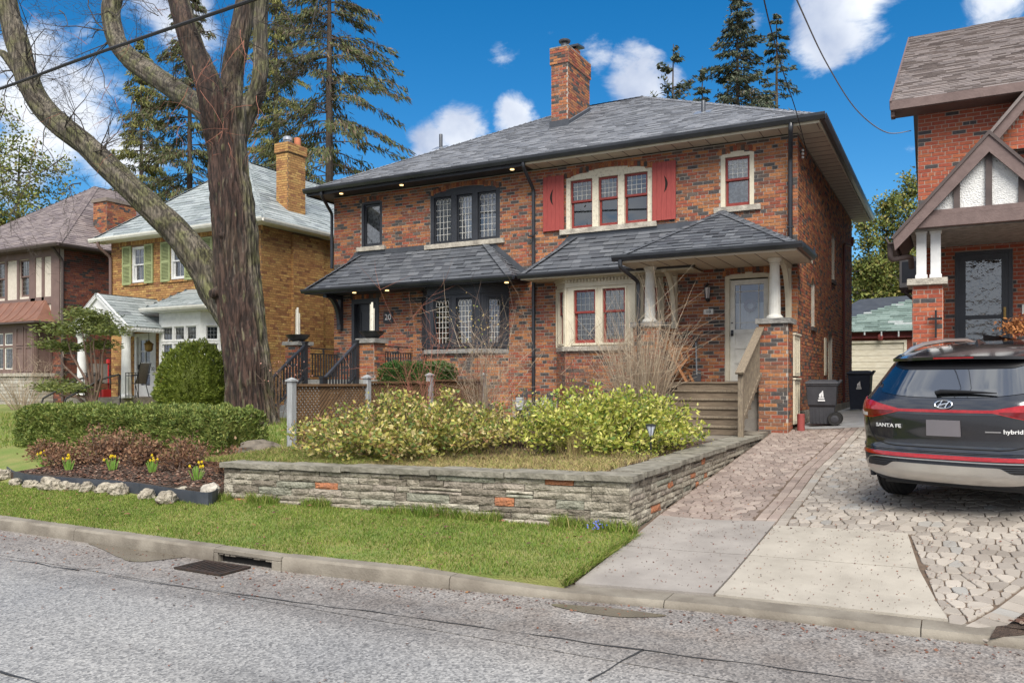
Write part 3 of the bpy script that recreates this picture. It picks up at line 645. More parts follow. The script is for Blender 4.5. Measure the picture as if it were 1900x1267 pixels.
# driveway: base sheet, concrete slabs, pavers
drv = sheet('driveway', WX + .02, 9, 6.3, 40, .35, .35, lambda x, y: zd(x, y) - .02, 'paver_joint', yf=lambda x: kerb_y(x) + .2)
pg = lambda px, py: PG(px, py, zd)
sA, sB, sC, sD = pg(1310, 1121), pg(1436, 974), pg(1686, 989), pg(1762, 1166)      # pale slab: front-left, back-left, back-right, front-right
jl, jr = pg(1389, 1030), pg(1707, 1055)
lt, lj = pg(1172, 985), pg(1175, 1014)
def slab_piece(c, m, th=.05, lift=.004, name='slab'):
    b = MB(); n = 8
    c = [Vector(p) for p in c]; ctr = sum(c, Vector()) / 4
    c = [p + (ctr - p).normalized() * .012 for p in c]
    for j in range(n + 1):
        for i in range(n + 1):
            u, v = i / n, j / n; p = c[0] * (1 - u) * (1 - v) + c[1] * u * (1 - v) + c[2] * u * v + c[3] * (1 - u) * v
            b.v.append((p.x, p.y, zd(p.x, p.y) + lift))
    for j in range(n):
        for i in range(n): q = j * (n + 1) + i; b.f.append((q, q + 1, q + n + 2, q + n + 1)); b.m.append(0)
    edge = [i for i in range(n + 1)] + [(j + 1) * (n + 1) - 1 for j in range(1, n + 1)] + [n * (n + 1) + i for i in range(n - 1, -1, -1)] + [j * (n + 1) for j in range(n - 1, 0, -1)]
    k0 = len(b.v)
    for e in edge: b.v.append((b.v[e][0], b.v[e][1], b.v[e][2] - th))
    for i in range(len(edge)): j = (i + 1) % len(edge); b.f.append((edge[j], edge[i], k0 + i, k0 + j)); b.m.append(0)
    return b.build(name, m, drv)
fk = lambda x: Vector((x, kerb_y(x) + .295, 0))
slab_piece([fk(sA.x), fk(sD.x), jr, jl], 'slab_pale')
slab_piece([jl, jr, sC, sB], 'slab_pale')
slab_piece([fk(-2.90), fk(sA.x), jl, Vector((-2.92, lj.y, 0))], 'slab_grey')
slab_piece([Vector((-2.92, lj.y, 0)), jl, Vector((sB.x + .0, sB.y + .145, 0)), Vector((-2.97, sB.y + .145, 0))], 'slab_grey')
slab_piece([Vector((-2.62, 16.5, 0)), Vector((-.75, 16.5, 0)), Vector((-.75, 21, 0)), Vector((-2.62, 21, 0))], 'rear_slab', lift=.02)
slab_piece([Vector((-2.62, 21, 0)), Vector((-.75, 21, 0)), Vector((-1.0, 33.6, 0)), Vector((-3.4, 33.6, 0))], 'rear_slab', lift=.02)
# paver band (three soldier rows) that divides the two drives
band = [pg(1392, 972), pg(1440, 920), pg(1480, 872), pg(1520, 838), pg(1556, 806)]
band = [Vector((p.x, p.y, 0)) for p in band]; band[-1].y = 16.4
def band_x(y):
    for a, c in zip(band, band[1:]):
        if y <= c.y: return a.x + (c.x - a.x) * (y - a.y) / (c.y - a.y)
    return band[-1].x
bord0, bord1 = pg(1768, 1168), pg(1905, 1082)
def clip_poly(poly, p, n):               # keep the side where (q-p).n <= 0
    out = []
    for i in range(len(poly)):
        a, c = poly[i], poly[(i + 1) % len(poly)]; da = (a[0] - p[0]) * n[0] + (a[1] - p[1]) * n[1]; dc = (c[0] - p[0]) * n[0] + (c[1] - p[1]) * n[1]
        if da <= 0: out.append(a)
        if da * dc < 0: t = da / (da - dc); out.append((a[0] + (c[0] - a[0]) * t, a[1] + (c[1] - a[1]) * t))
    return out
SEEDS = []
gs = .165
for j in range(66):
    for i in range(64):
        x = WX + .08 + (i + .5 * (j % 2)) * .115; y = 6.9 + j * .146
        SEEDS.append((x + rng.uniform(-.034, .034), y + rng.uniform(-.042, .042)))
eS = (sD - sC); eS = Vector((eS.x, eS.y)).normalized(); nS = Vector((-eS.y, eS.x)); nS = nS if nS.x < 0 else -nS     # points into the slab
eB = Vector((bord1.x - bord0.x, bord1.y - bord0.y)).normalized(); nB = Vector((eB.y, -eB.x))                        # points out to the mulch
top_l = lambda x: sB.y + (sC.y - sB.y) * (x - sB.x) / (sC.x - sB.x)
grid = {}
for k, (x, y) in enumerate(SEEDS): grid.setdefault((int(x // .5), int(y // .5)), []).append(k)
CELLS = []
for k, (x, y) in enumerate(SEEDS):
    if y > 16.35: continue
    bx = band_x(y); left = x < bx; inR2 = False
    if left:
        if y < sB.y + .12: continue
    else:
        if x < bx + .36 and y > sB.y - .1: continue
        if y < top_l(x) - .05:
            if (Vector((x, y)) - Vector((sC.x, sC.y))).dot(nS) > .04: continue
            inR2 = True
        if (Vector((x, y)) - Vector((bord0.x, bord0.y))).dot(nB) > .04: continue
    poly = [(x - .3, y - .3), (x + .3, y - .3), (x + .3, y + .3), (x - .3, y + .3)]
    gx_, gy_ = int(x // .5), int(y // .5)
    for a in (-1, 0, 1):
        for c in (-1, 0, 1):
            for q in grid.get((gx_ + a, gy_ + c), ()):
                if q == k: continue
                x2, y2 = SEEDS[q]; d = math.hypot(x2 - x, y2 - y)
                if d > .62: continue
                n_ = ((x2 - x) / d, (y2 - y) / d); poly = clip_poly(poly, ((x + x2) / 2 - n_[0] * .0045, (y + y2) / 2 - n_[1] * .0045), n_)
                if not poly: break
            if not poly: break
    if left:
        poly = clip_poly(poly, (WX + .05, 0), (-1, 0)); poly = clip_poly(poly, (0, sB.y + .16), (0, -1))
        i_ = max(0, min(len(band) - 2, sum(1 for p in band[1:] if p.y < y))); e = (band[i_ + 1] - band[i_]).normalized(); poly = clip_poly(poly, (band[i_].x - .01, band[i_].y), (e.y, -e.x))
    else:
        if y > sB.y - .1:
            i_ = max(0, min(len(band) - 2, sum(1 for p in band[1:] if p.y < y))); e = (band[i_ + 1] - band[i_]).normalized(); poly = clip_poly(poly, (band[i_].x + .375, band[i_].y), (-e.y, e.x))
        if not inR2 and x < sC.x + .02: poly = clip_poly(poly, (x, top_l(x) + .012), (0, -1))
        if inR2: poly = clip_poly(poly, (sC.x - nS.x * .012, sC.y - nS.y * .012), (nS.x, nS.y))
        poly = clip_poly(poly, (bord0.x - nB.x * .01, bord0.y - nB.y * .01), (nB.x, nB.y))
    poly = clip_poly(poly, (0, 16.38), (0, 1))
    if not poly or len(poly) < 3: continue
    ar = abs(sum(poly[i - 1][0] * poly[i][1] - poly[i][0] * poly[i - 1][1] for i in range(len(poly)))) / 2
    if ar < .0015: continue
    rp = []
    for i in range(len(poly)):
        a, c = poly[i - 1], poly[i]; rp += [(a[0] * .79 + c[0] * .21, a[1] * .79 + c[1] * .21), (a[0] * .21 + c[0] * .79, a[1] * .21 + c[1] * .79)]
    CELLS.append((x, y, left, rp))
# rectangular pavers of the band and the border
def rect_cell(cx_, cy_, e, hl, hw):
    n_ = Vector((-e.y, e.x)); c = Vector((cx_, cy_)); g = .005
    return [tuple(c + e * sx * (hl - g) + n_ * sy * (hw - g)) for sx, sy in ((-1, -1), (1, -1), (1, 1), (-1, 1))]
for i_ in range(len(band) - 1):
    a, c = band[i_], band[i_ + 1]; e = Vector((c.x - a.x, c.y - a.y)); L_ = e.length; e.normalize(); nn = int(L_ / .20); st = L_ / nn
    for row in range(3):
        for q in range(nn):
            ctr = Vector((a.x, a.y)) + e * (st * (q + .5)) + Vector((.065 + row * .122, 0)); CELLS.append((ctr.x, ctr.y, row < 2, rect_cell(ctr.x, ctr.y, e, st / 2, .060)))
L_ = (bord1 - bord0).length * 1.6; nn = int(L_ / .14)
for q in range(nn):
    ctr = Vector((bord0.x, bord0.y)) + eB * (.14 * (q + .5)) + nB * .12; CELLS.append((ctr.x, ctr.y, False, rect_cell(ctr.x, ctr.y, eB, .07, .115)))
CELLS = [c for c in CELLS if not (c[0] < sD.x + .05 and c[1] < sC.y and False)]
def in_view(x, y):
    zc = -_s * x + _c * y; xc = _c * x + _s * y; return zc > 0 and CX + F_PX * xc / zc < 1905
CELLS.sort(key=lambda c: (not in_view(c[0], c[1]), c[1]))
rest = [MB(), MB()]
def paver_geo(b, poly, dz, cx_=0, cy_=0, m=0):
    i = len(b.v); k = len(poly); h = .012 + dz; ctr = Vector((sum(p[0] for p in poly) / k, sum(p[1] for p in poly) / k))
    for p in poly:
        b.v.append((p[0] - cx_, p[1] - cy_, zd(p[0], p[1]) - .02))
    for p in poly:
        b.v.append((p[0] - cx_, p[1] - cy_, zd(p[0], p[1]) - .02 + h * .6))
    for p in poly:
        q = ctr + (Vector(p) - ctr) * .93; b.v.append((q.x - cx_, q.y - cy_, zd(q.x, q.y) - .02 + h))
    for r_ in range(2):
        for a in range(k): c = (a + 1) % k; b.f.append((i + r_ * k + a, i + r_ * k + c, i + (r_ + 1) * k + c, i + (r_ + 1) * k + a)); b.m.append(m)
    b.f.append(tuple(range(i + 2 * k, i + 3 * k))); b.m.append(m)
for k, (x, y, left, poly) in enumerate(CELLS):
    ar = sum(poly[i - 1][0] * poly[i][1] - poly[i][0] * poly[i - 1][1] for i in range(len(poly)))
    if ar < 0: poly = poly[::-1]
    dz = rng.uniform(0, .006)
    if k < 296:
        b = MB(); paver_geo(b, poly, dz); b.build('paver', 'paver_pink' if left else 'paver', drv)
    else: paver_geo(rest[0 if left else 1], poly, dz)
rest[0].build('paver_field', 'paver_pink', drv, kind='stuff'); rest[1].build('paver_field', 'paver', drv, kind='stuff')
# mulch corner beyond the paver border
b = MB(); m0 = Vector((bord0.x, bord0.y)) + nB * .245; m1 = m0 + eB * 3
b.poly([(m0.x, m0.y, zd(m0.x, m0.y) + .012), (m0.x + .05, kerb_y(m0.x) + .17, .1), (4, kerb_y(4) + .17, .14), (4, 9, .4), (m1.x, m1.y, zd(m1.x, m1.y) + .012)])
b.build('mulch_bed', 'soil', kind='structure')
# ------------------------------------------------------------------ building helpers
def interval_sub(iv, a, c):
    out = []
    for x0, x1 in iv:
        if c <= x0 or a >= x1: out.append((x0, x1)); continue
        if a > x0: out.append((x0, a))
        if c < x1: out.append((c, x1))
    return out
def arch_z(o, u):                      # top of an opening at u; o = (u0,u1,z0,z1,rise)
    r = o[4] if len(o) > 4 else 0
    if r <= 0: return o[3]
    t = (u - (o[0] + o[1]) / 2) / ((o[1] - o[0]) / 2); return o[3] - r * t * t
class Bricks:
    """collects the bricks of one building, keeps the largest in view as single objects"""
    def __init__(s, m, parent, single=0): s.m = m; s.p = parent; s.l = []; s.single = single
    def add(s, f, u0, u1, z0, z1, n0=0.0, proud=.008):
        s.l.append((f, u0, u1, z0, z1, n0, n0 + proud))
    def wall(s, f, u0, u1, z0, z1, holes=(), course=.0715, ln=.225, gap=.013, clip=None, n0=0.0, off=0.0, proud=.007):
        row = 0; z = z0
        while z < z1 - .01:
            zt = min(z + course, z1); zm = (z + zt) / 2; iv = [clip(zm) if clip else (u0, u1)]
            if clip and iv[0][1] - iv[0][0] < .05: z = zt; row += 1; continue
            for o in holes:
                if zt > o[2] + .01 and z < o[3] - .01:
                    a, c = o[0], o[1]
                    if len(o) > 4 and o[4] > 0 and zm > o[3] - o[4]:
                        hw = (c - a) / 2 * math.sqrt(max(0, (o[3] - zm) / o[4])); m_ = (a + c) / 2; a, c = m_ - hw, m_ + hw
                    iv = interval_sub(iv, a, c)
            for a, c in iv:
                if c - a < .03: continue
                u = u0 + off + (row % 2) * (ln / 2) - ln; 
                if row % 6 == 5: u += ln * .25
                while u < c:
                    v = u + ln
                    if row % 6 == 5: v = u + ln / 2
                    x0_, x1_ = max(u, a), min(v, c)
                    if x1_ - x0_ > .035: s.add(f, x0_ + gap / 2, x1_ - gap / 2, z + gap / 2, zt - gap / 2, n0, proud + rng.uniform(-.002, .004))
                    u = v
            z = zt; row += 1
    def soldier(s, f, o, h=.11, w=.075, n0=0.0):       # flat or segmental arch of upright bricks over an opening
        k = max(1, int((o[1] - o[0] + .1) / w)); a = o[0] - .05; st = (o[1] - o[0] + .1) / k
        for i in range(k):
            u = a + st * i; zb = arch_z(o, cl(u + st / 2, o[0], o[1])) + .005
            s.add(f, u + .005, u + st - .005, zb, zb + h, n0, .013)
    def finish(s, near=None, name='brick'):
        def size(b):
            f, u0, u1, z0, z1, n0, n1 = b; p = f((u0 + u1) / 2, n1, (z0 + z1) / 2); v = p - Vector((0, 0, CAM_H)); zc = -_s * p.x + _c * p.y
            px = CX + F_PX * (_c * p.x + _s * p.y) / max(zc, .1)
            if not (0 < px < 1900) or f.n.dot(Vector((p.x, p.y, 0))) > 0: return 0
            return (u1 - u0) * (z1 - z0) * abs(f.n.dot(v.normalized())) / (zc * zc)
        L_ = s.l
        if s.single:
            L_ = sorted(L_, key=size, reverse=True)
            for b in L_[:s.single]:
                q = MB(); q.box(*b[:3], b[5] - .002, b[6], b[3], b[4], back=False); q.build(name, s.m, s.p)
            L_ = L_[s.single:]
        if L_:
            q = MB()
            for f, u0, u1, z0, z1, n0, n1 in L_: q.box(f, u0, u1, n0 - .002, n1, z0, z1, back=False)
            q.build('brickwork', s.m, s.p, kind='stuff')
def wall_face(b, f, u0, u1, z0, z1, holes=(), depth=.14, m=0, mr=0, n=0.0):
    """wall sheet with real openings and their reveals"""
    us = sorted({u0, u1, *[h[0] for h in holes], *[h[1] for h in holes]}); zs = sorted({z0, z1, *[h[2] for h in holes], *[h[3] for h in holes]})
    for a, c in zip(us, us[1:]):
        for e, g in zip(zs, zs[1:]):
            um, zm = (a + c) / 2, (e + g) / 2
            if any(h[0] < um < h[1] and h[2] < zm < h[3] for h in holes): continue
            b.quad([f(a, n, e), f(c, n, e), f(c, n, g), f(a, n, g)], m)
    for h in holes:
        a, c, e, g = h[:4]; d = n - depth
        b.quad([f(a, n, e), f(a, n, g), f(a, d, g), f(a, d, e)], mr); b.quad([f(c, n, g), f(c, n, e), f(c, d, e), f(c, d, g)], mr)
        b.quad([f(a, n, g), f(c, n, g), f(c, d, g), f(a, d, g)], mr); b.quad([f(a, d, e), f(c, d, e), f(c, n, e), f(a, n, e)], mr)
        if len(h) > 4 and h[4] > 0:                     # spandrels over the arch
            k = 10
            for i in range(k):
                p, q = a + (c - a) * i / k, a + (c - a) * (i + 1) / k; zp, zq = arch_z(h, p), arch_z(h, q)
                b.quad([f(p, n - .001, zp), f(q, n - .001, zq), f(q, n - .001, g), f(p, n - .001, g)], m)
                b.quad([f(p, n - .001, zp), f(p, d, zp), f(q, d, zq), f(q, n - .001, zq)], mr)
class Shingles:
    def __init__(s, m, parent, single=0): s.m = m; s.p = parent; s.l = []; s.single = single
    def plane(s, poly, exp=.14, wmin=.16, wmax=.34, lift=.012, thick=.010, order=None):
        """poly: 3D points, first edge is the eave"""
        p = [Vector(q) for q in poly]; eu = (p[1] - p[0]).normalized(); nrm = (p[1] - p[0]).cross(p[2] - p[0]).normalized()
        if nrm.z < 0: nrm = -nrm
        ev = nrm.cross(eu)
        if ev.z < 0: ev = -ev
        q2 = [((q - p[0]).dot(eu), (q - p[0]).dot(ev)) for q in p]; vmax = max(v for _, v in q2)
        v = -.02
        row = 0
        while v < vmax - .01:
            v1 = min(v + exp, vmax)
            def span(vv):
                xs = []
                for i in range(len(q2)):
                    (a, va), (c, vc) = q2[i - 1], q2[i]
                    if (va - vv) * (vc - vv) <= 0 and abs(va - vc) > 1e-6: xs.append(a + (c - a) * (vv - va) / (vc - va))
                return (min(xs), max(xs)) if len(xs) >= 2 else None
            sp = span(max((v + v1) / 2, .001)) 
            if sp and sp[1] - sp[0] > .03:
                u = sp[0] - (wmax * rng.random())
                while u < sp[1]:
                    w_ = rng.uniform(wmin, wmax); a, c = max(u, sp[0]), min(u + w_, sp[1])
                    if c - a > .015:
                        l_ = lift * (1.0 + (.8 if rng.random() < .4 else 0)) + rng.uniform(0, .003)
                        s.l.append((p[0], eu, ev, nrm, a + .002, c - .002, v, v1 + .03, l_, thick))
                    u += w_
            v = v1; row += 1
    @staticmethod
    def geo(b, t):
        o, eu, ev, n, a, c, v0, v1, l_, th = t
        P = [o + eu * a + ev * v0 + n * l_, o + eu * c + ev * v0 + n * l_, o + eu * c + ev * v1 + n * .003, o + eu * a + ev * v1 + n * .003]
        i = len(b.v); b.v += [tuple(q) for q in P] + [tuple(q - n * (l_ if k < 2 else .003)) for k, q in enumerate(P)]
        fl = eu.cross(ev).dot(n) > 0
        for q in ((0, 1, 2, 3), (1, 0, 4, 5), (0, 3, 7, 4), (2, 1, 5, 6)): b.f.append(tuple(i + k for k in (q if fl else q[::-1]))); b.m.append(0)
    def finish(s):
        L_ = s.l
        if s.single:
            L_ = sorted(L_, key=lambda t: (t[0] + t[1] * t[4] + t[2] * t[6] - Vector((0, 0, CAM_H))).length)
            for t in L_[:s.single]: b = MB(); s.geo(b, t); b.build('shingle', s.m, s.p)
            L_ = L_[s.single:]
        if L_:
            b = MB()
            for t in L_: s.geo(b, t)
            b.build('shingle_field', s.m, s.p, kind='stuff')
def caps(name, a, c, m, parent, w=.13, step=.16):       # hip or ridge caps: bent pieces along a line
    a, c = Vector(a), Vector(c); d = (c - a); n = max(2, int(d.length / step)); t = d.normalized(); side = t.cross(Vector((0, 0, 1))).normalized(); up = side.cross(t)
    b = MB()
    for i in range(n):
        p, q = a + d * (i / n), a + d * ((i + 1.25) / n); hp, hq = .028, .016
        for sg in (-1, 1):
            pts = [p + up * hp, p + side * sg * w + up * (hp - .045), q + side * sg * w + up * (hq - .045), q + up * hq]
            b.quad(pts if sg < 0 else pts[::-1]); pb = [x - up * .02 for x in pts]; b.quad([pts[1], pts[0], pb[0], pb[1]])
    return b.build(name, m, parent)
def gutter(f, u0, u1, n, z, m, parent, size=.11, name='gutter', end=True):
    s_ = size; prof = [(n - s_, z - s_ * .15), (n - s_, z - s_), (n - s_ * .35, z - s_), (n - s_ * .05, z - s_ * .45), (n, z - s_ * .05), (n, z), (n - .012, z), (n - .02, z - s_ * .1), (n - s_ * .4, z - s_ * .82), (n - s_ + .01, z - s_ * .82)]
    b = MB(); b.extrude_u(f, prof, u0, u1); return b.build(name, m, parent)
def sash(b, f, u0, u1, z0, z1, n, w=.05, d=.04, m=0, wb=None):
    wb = wb or w
    b.box(f, u0, u0 + w, n - d, n, z0, z1, m); b.box(f, u1 - w, u1, n - d, n, z0, z1, m)
    b.box(f, u0 + w, u1 - w, n - d + .001, n - .001, z1 - w, z1, m); b.box(f, u0 + w, u1 - w, n - d + .001, n - .001, z0, z0 + wb, m)
def leaded(b, f, u0, u1, z0, z1, n, nu, nz, w=.009, arch=0.0, m=0):
    if arch:
        k = max(1, nu); st = (u1 - u0) / k
        for i in range(k):                             # pointed arches in the top band
            ua, ub = u0 + st * i, u0 + st * (i + 1); um = (ua + ub) / 2
            for a, c in ((ua, um), (ub, um)):
                pts = [f(a + (c - a) * (1 - math.cos(t * math.pi / 2 / 4)), n, z1 - arch + arch * math.sin(t * math.pi / 2 / 4)) for t in range(5)]
                for p, q in zip(pts, pts[1:]): b.bar(p, q, w, w, m)
        z1b = z1 - arch
    else: z1b = z1
    for i in range(1, nu): u = u0 + (u1 - u0) * i / nu; b.box(f, u - w / 2, u + w / 2, n - w / 2, n + w / 2, z0, z1b, m)
    for j in range(1, nz + (1 if arch else 0)): z = z0 + (z1b - z0) * j / nz; b.box(f, u0, u1, n - w * .4, n + w * .4, z - w / 2, z + w / 2, m)
def window(parent, f, u0, u1, z0, z1, n=-.07, sash_m='sash_red', kind='double', grid=(4, 3, 4), lead_m='lead', glass='glass', back='room_dark', backd=.25, w=.05, wb=.08, meet=.45, arch=0, name='window', backh=None):
    """one sash window: sash frame as the part, pane, leading and what hangs behind as sub-parts"""
    b = MB()
    zm = z1 - (z1 - z0) * meet
    if kind == 'double':
        sash(b, f, u0, u1, zm - .02, z1, n, w); sash(b, f, u0 + .001, u1 - .001, z0, zm + .018, n - .042, w, wb=wb)
    else: sash(b, f, u0, u1, z0, z1, n, w, wb=wb)
    o = b.build(name, sash_m, parent)
    def pane(a, c, e, g, nn):
        q = MB(); q.quad([f(a, nn, e), f(c, nn, e), f(c, nn, g), f(a, nn, g)]); q.build('pane', glass, o)
    if kind == 'double':
        pane(u0 + w * .8, u1 - w * .8, zm + .02, z1 - w * .8, n - .02); pane(u0 + w * .8, u1 - w * .8, z0 + wb * .8, zm, n - .062)
        if grid:
            b = MB(); leaded(b, f, u0 + w, u1 - w, zm + .03, z1 - w, n - .012, grid[0], grid[1], arch=arch)
            if grid[2]: leaded(b, f, u0 + w, u1 - w, z0 + wb, zm - .03, n - .054, grid[0], grid[2])
            b.build('leading', lead_m, o)
    else:
        pane(u0 + w * .8, u1 - w * .8, z0 + wb * .8, z1 - w * .8, n - .02)
        if grid:
            b = MB(); leaded(b, f, u0 + w, u1 - w, z0 + wb, z1 - w, n - .012, grid[0], grid[1], arch=arch); b.build('leading', lead_m, o)
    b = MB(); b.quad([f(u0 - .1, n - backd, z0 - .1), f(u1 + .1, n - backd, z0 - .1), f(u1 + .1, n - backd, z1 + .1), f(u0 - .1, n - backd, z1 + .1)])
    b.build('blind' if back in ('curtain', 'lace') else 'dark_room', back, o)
    return o
def downspout(pts, parent, m='black_gutter', r=.042, name='downspout', straps=()):
    b = MB(); P = [Vector(p) for p in pts]; out = [P[0]]
    for i in range(1, len(P) - 1):                    # rounded bends
        a, c, e = P[i - 1], P[i], P[i + 1]; r_ = min(.09, (a - c).length * .45, (e - c).length * .45)
        s0, s1 = c + (a - c).normalized() * r_, c + (e - c).normalized() * r_
        for t in (0, .25, .5, .75, 1): out.append(s0 * (1 - t) ** 2 + c * 2 * t * (1 - t) + s1 * t * t)
    out.append(P[-1]); b.tube(out, r, 10)
    for z in straps: b.wbox((P[-1].x - r - .02, P[-1].y - r - .002, z), (P[-1].x + r + .02, P[-1].y + r, z + .03))
    return b.build(name, m, parent, smooth=True)
def rough_slab(name, a, c, m, parent, jit=.012, seg=.12):       # a hewn stone: box with broken edges
    b = bmesh.new(); bmesh.ops.create_cube(b, size=1)
    d = Vector(c) - Vector(a); ce = (Vector(a) + Vector(c)) / 2
    for v in b.verts: v.co = Vector((v.co.x * d.x, v.co.y * d.y, v.co.z * d.z)) + ce
    ed = [e for e in b.edges]
    cuts = max(1, min(14, int(max(d) / seg)))
    big = max(range(3), key=lambda i: d[i])
    bmesh.ops.subdivide_edges(b, edges=[e for e in ed if abs((e.verts[0].co - e.verts[1].co)[big]) > d[big] * .9], cuts=cuts, use_grid_fill=True)
    ed2 = [e for e in b.edges if abs((e.verts[0].co - e.verts[1].co)[2]) > d.z * .9]
    if d.z > .05: bmesh.ops.subdivide_edges(b, edges=ed2, cuts=1, use_grid_fill=True)
    for v in b.verts:
        k = v.co * 9 + Vector((a[0] * 13, a[2] * 7, 0)); v.co += Vector((mnoise.noise(k), mnoise.noise(k + Vector((9, 2, 4))) , .6 * mnoise.noise(k + Vector((3, 8, 1))))) * jit
    me = bpy.data.meshes.new(name); b.to_mesh(me); b.free(); me.materials.append(MATS[m]); o = bpy.data.objects.new(name, me); return setup(o, parent)
# ------------------------------------------------------------------ the semi-detached pair, numbers 20 and 18
XL, XR, YF, YB, XM = -14.63, -2.72, 17.0, 26.9, -8.62
ZB, ZT = .55, 6.78
house = thing('semi_detached_house', (-8.68, 17, 1.0), 'rug brick semi-detached house pair with slate grey hip roof and central chimney', 'house')
FF = Fr(0, YF, 0); FS = Fr(XR, 0, R(90)); FL = Fr(XL, 0, R(-90))
# openings: (u0,u1,z0,z1,arch rise)
W18S = (-4.25, -3.57, 5.46, 6.60, .06); W18T = (-7.78, -5.74, 5.32, 6.62, .14); D18 = (-4.16, -3.20, 1.86, 4.09, .07)
W20S = (-13.70, -13.02, 5.38, 6.58, .05); W20T = (-11.52, -9.52, 5.27, 6.63, .14); D20 = (-14.02, -13.12, 1.90, 4.02, .0)
B18 = (-7.95, -5.55, 2.55, 4.25); B20 = (-11.68, -9.34, 2.50, 4.25)
holes = [W18S, W18T, D18, W20S, W20T, D20, B18, B20]
S1 = (22.15, 22.75, 4.45, 5.72, .12); S2 = (18.75, 19.25, 3.05, 4.14, .12); S3 = (21.5, 22.3, 1.25, 3.1, .1)
sholes = [S1, S2, S3]
b = MB(); wall_face(b, FF, XL, XR, ZB, ZT, holes); wall_face(b, FS, YF, YB, ZB, ZT, sholes)
b.quad([(XL, YB, ZB), (XL, YF, ZB), (XL, YF, ZT), (XL, YB, ZT)]); b.quad([(XR, YB, ZB), (XL, YB, ZB), (XL, YB, ZT), (XR, YB, ZT)])
wall = b.build('wall', 'mortar', house)
bk = Bricks('brick_rug', wall, single=290)
bk.wall(FF, XL, XR + .007, 1.05, ZT - .02, holes)
bk.wall(FS, YF, YB, 1.25, ZT - .02, sholes, off=.1)
for o in (W18S, W18T, W20S, W20T, D18, D20): bk.soldier(FF, o)
for o in (S1, S2): bk.soldier(FS, o)
b = MB(); b.box(FF, XL, XR - .3, .002, .03, ZB, 1.045); b.build('foundation', 'foundation', house)
# rock-faced foundation blocks round the driveway corner
z = .72
for r_, h in enumerate((.27, .26)):
    y = YF - .02 + (.18 * r_)
    rough_slab('foundation_block', (XR - .34 + .1 * r_, YF - .06, z + .008), (XR + .05, YF + .28 + .1 * r_, z + h - .006), 'foundation', house, .012)
    y = YF + .30 + .1 * r_
    while y < YB - .1:
        L_ = rng.uniform(.42, .6); L_ = min(L_, YB - y)
        rough_slab('foundation_block', (XR - .05, y + .006, z + .008), (XR + .05, y + L_ - .006, z + h - .006), 'foundation', house, .02); y += L_
    z += h
# --- bays: number 18 cream, number 20 black
def bay(x0, x1, off, yf, m_trim, sash_m, lead_m, front_wins, side_win, glass, back, dent, single_kind, arch, zt=4.25):
    prof = [(x0, YF), (x0 + off, yf), (x1 - off, yf), (x1, YF)]
    fr = []
    for (ax_, ay), (cx_, cy) in zip(prof, prof[1:]): fr.append((Fr(ax_, ay, math.atan2(cy - ay, cx_ - ax_)), math.hypot(cx_ - ax_, cy - ay)))
    base = MB()
    for f, L_ in fr: base.quad([f(0, 0, ZB), f(L_, 0, ZB), f(L_, 0, 2.52), f(0, 0, 2.52)])
    bo = base.build('bay_base', 'mortar', house)
    for f, L_ in fr: bk.wall(f, 0.0, L_, 1.05, 2.50)
    # stone sill following the bay
    o1, o2 = .07, .0
    def ring(off_n): 
        return [(x0 - off_n * .4, YF + .02), (x0 + off - off_n * .42, yf - off_n), (x1 - off + off_n * .42, yf - off_n), (x1 + off_n * .4, YF + .02)]
    so = MB(); rg = ring(.085)
    k = len(so.v); so.v += [(x, y, 2.515) for x, y in rg] + [(x, y, 2.615) for x, y in rg] + [(x, y, 2.515) for x, y in ring(.05)]
    so.f += [(4, 5, 6, 7), (0, 1, 5, 4), (1, 2, 6, 5), (2, 3, 7, 6), (3, 2, 1, 0)]; so.m += [0] * 5
    sill = so.build('bay_sill', 'limestone' if dent else 'capstone', house, bevel=.008)
    wd = MB(); 
    for i, (f, L_) in enumerate(fr):
        wins = front_wins if i == 1 else [side_win]
        hs = [(a, c, e, g) for a, c, e, g in wins]
        wall_face(wd, f, 0, L_, 2.62, zt, hs, .09)
        # raised casing around the lights, corner posts, frieze
        for a, c, e, g in hs:
            wd.box(f, a - .035, a - .001, .001, .02, e - .03, g + .03); wd.box(f, c + .001, c + .035, .001, .02, e - .03, g + .03)
            wd.box(f, a - .001, c + .001, .001, .019, g, g + .03); wd.box(f, a - .06, c + .06, .001, .035, e - .045, e - .001)
        wd.box(f, .0, .035, .0015, .025, 2.62, 3.93); wd.box(f, L_ - .035, L_, .0015, .025, 2.62, 3.93)
        wd.box(f, -.01, L_ + .01, .0015, .028, 3.93, 3.955); wd.box(f, -.02, L_ + .02, .0015, .05, 4.10, zt)
    bw = wd.build('bay_woodwork', m_trim, house)
    if dent:
        for f, L_ in fr:
            n_ = max(2, int(L_ / .075)); st = L_ / n_
            dm = MB()
            for q in range(n_): dm.box(f, st * q + .015, st * q + .05, .002, .04, 4.03, 4.095)
            dm.build('dentils', m_trim, bw, kind='stuff')
    for i, (f, L_) in enumerate(fr):
        for j, (a, c, e, g) in enumerate(front_wins if i == 1 else [side_win]):
            window(bw, f, a, c, e, g, n=-.03, sash_m=sash_m, kind=single_kind, grid=(4, 3, 5) if single_kind == 'double' else (4, 7), lead_m=lead_m, glass=glass, back=back, w=.045, wb=.075 if dent else .05, arch=arch, meet=.42)
    return bo
bay(-8.02, -5.48, .45, 16.5, 'cream', 'sash_red', 'lead', [(.205, .72, 2.69, 3.86), (.89, 1.405, 2.69, 3.86)], (.18, .54, 2.69, 3.86), 'glass_dark', 'room_dark', True, 'double', 0)
bay(-11.75, -9.28, .47, 16.5, 'black_trim', 'black_paint', 'lead_white', [(.20, .66, 2.72, 3.84), (.84, 1.30, 2.72, 3.84)], (.17, .52, 2.72, 3.84), 'glass', 'room_mid', False, 'single', .14)
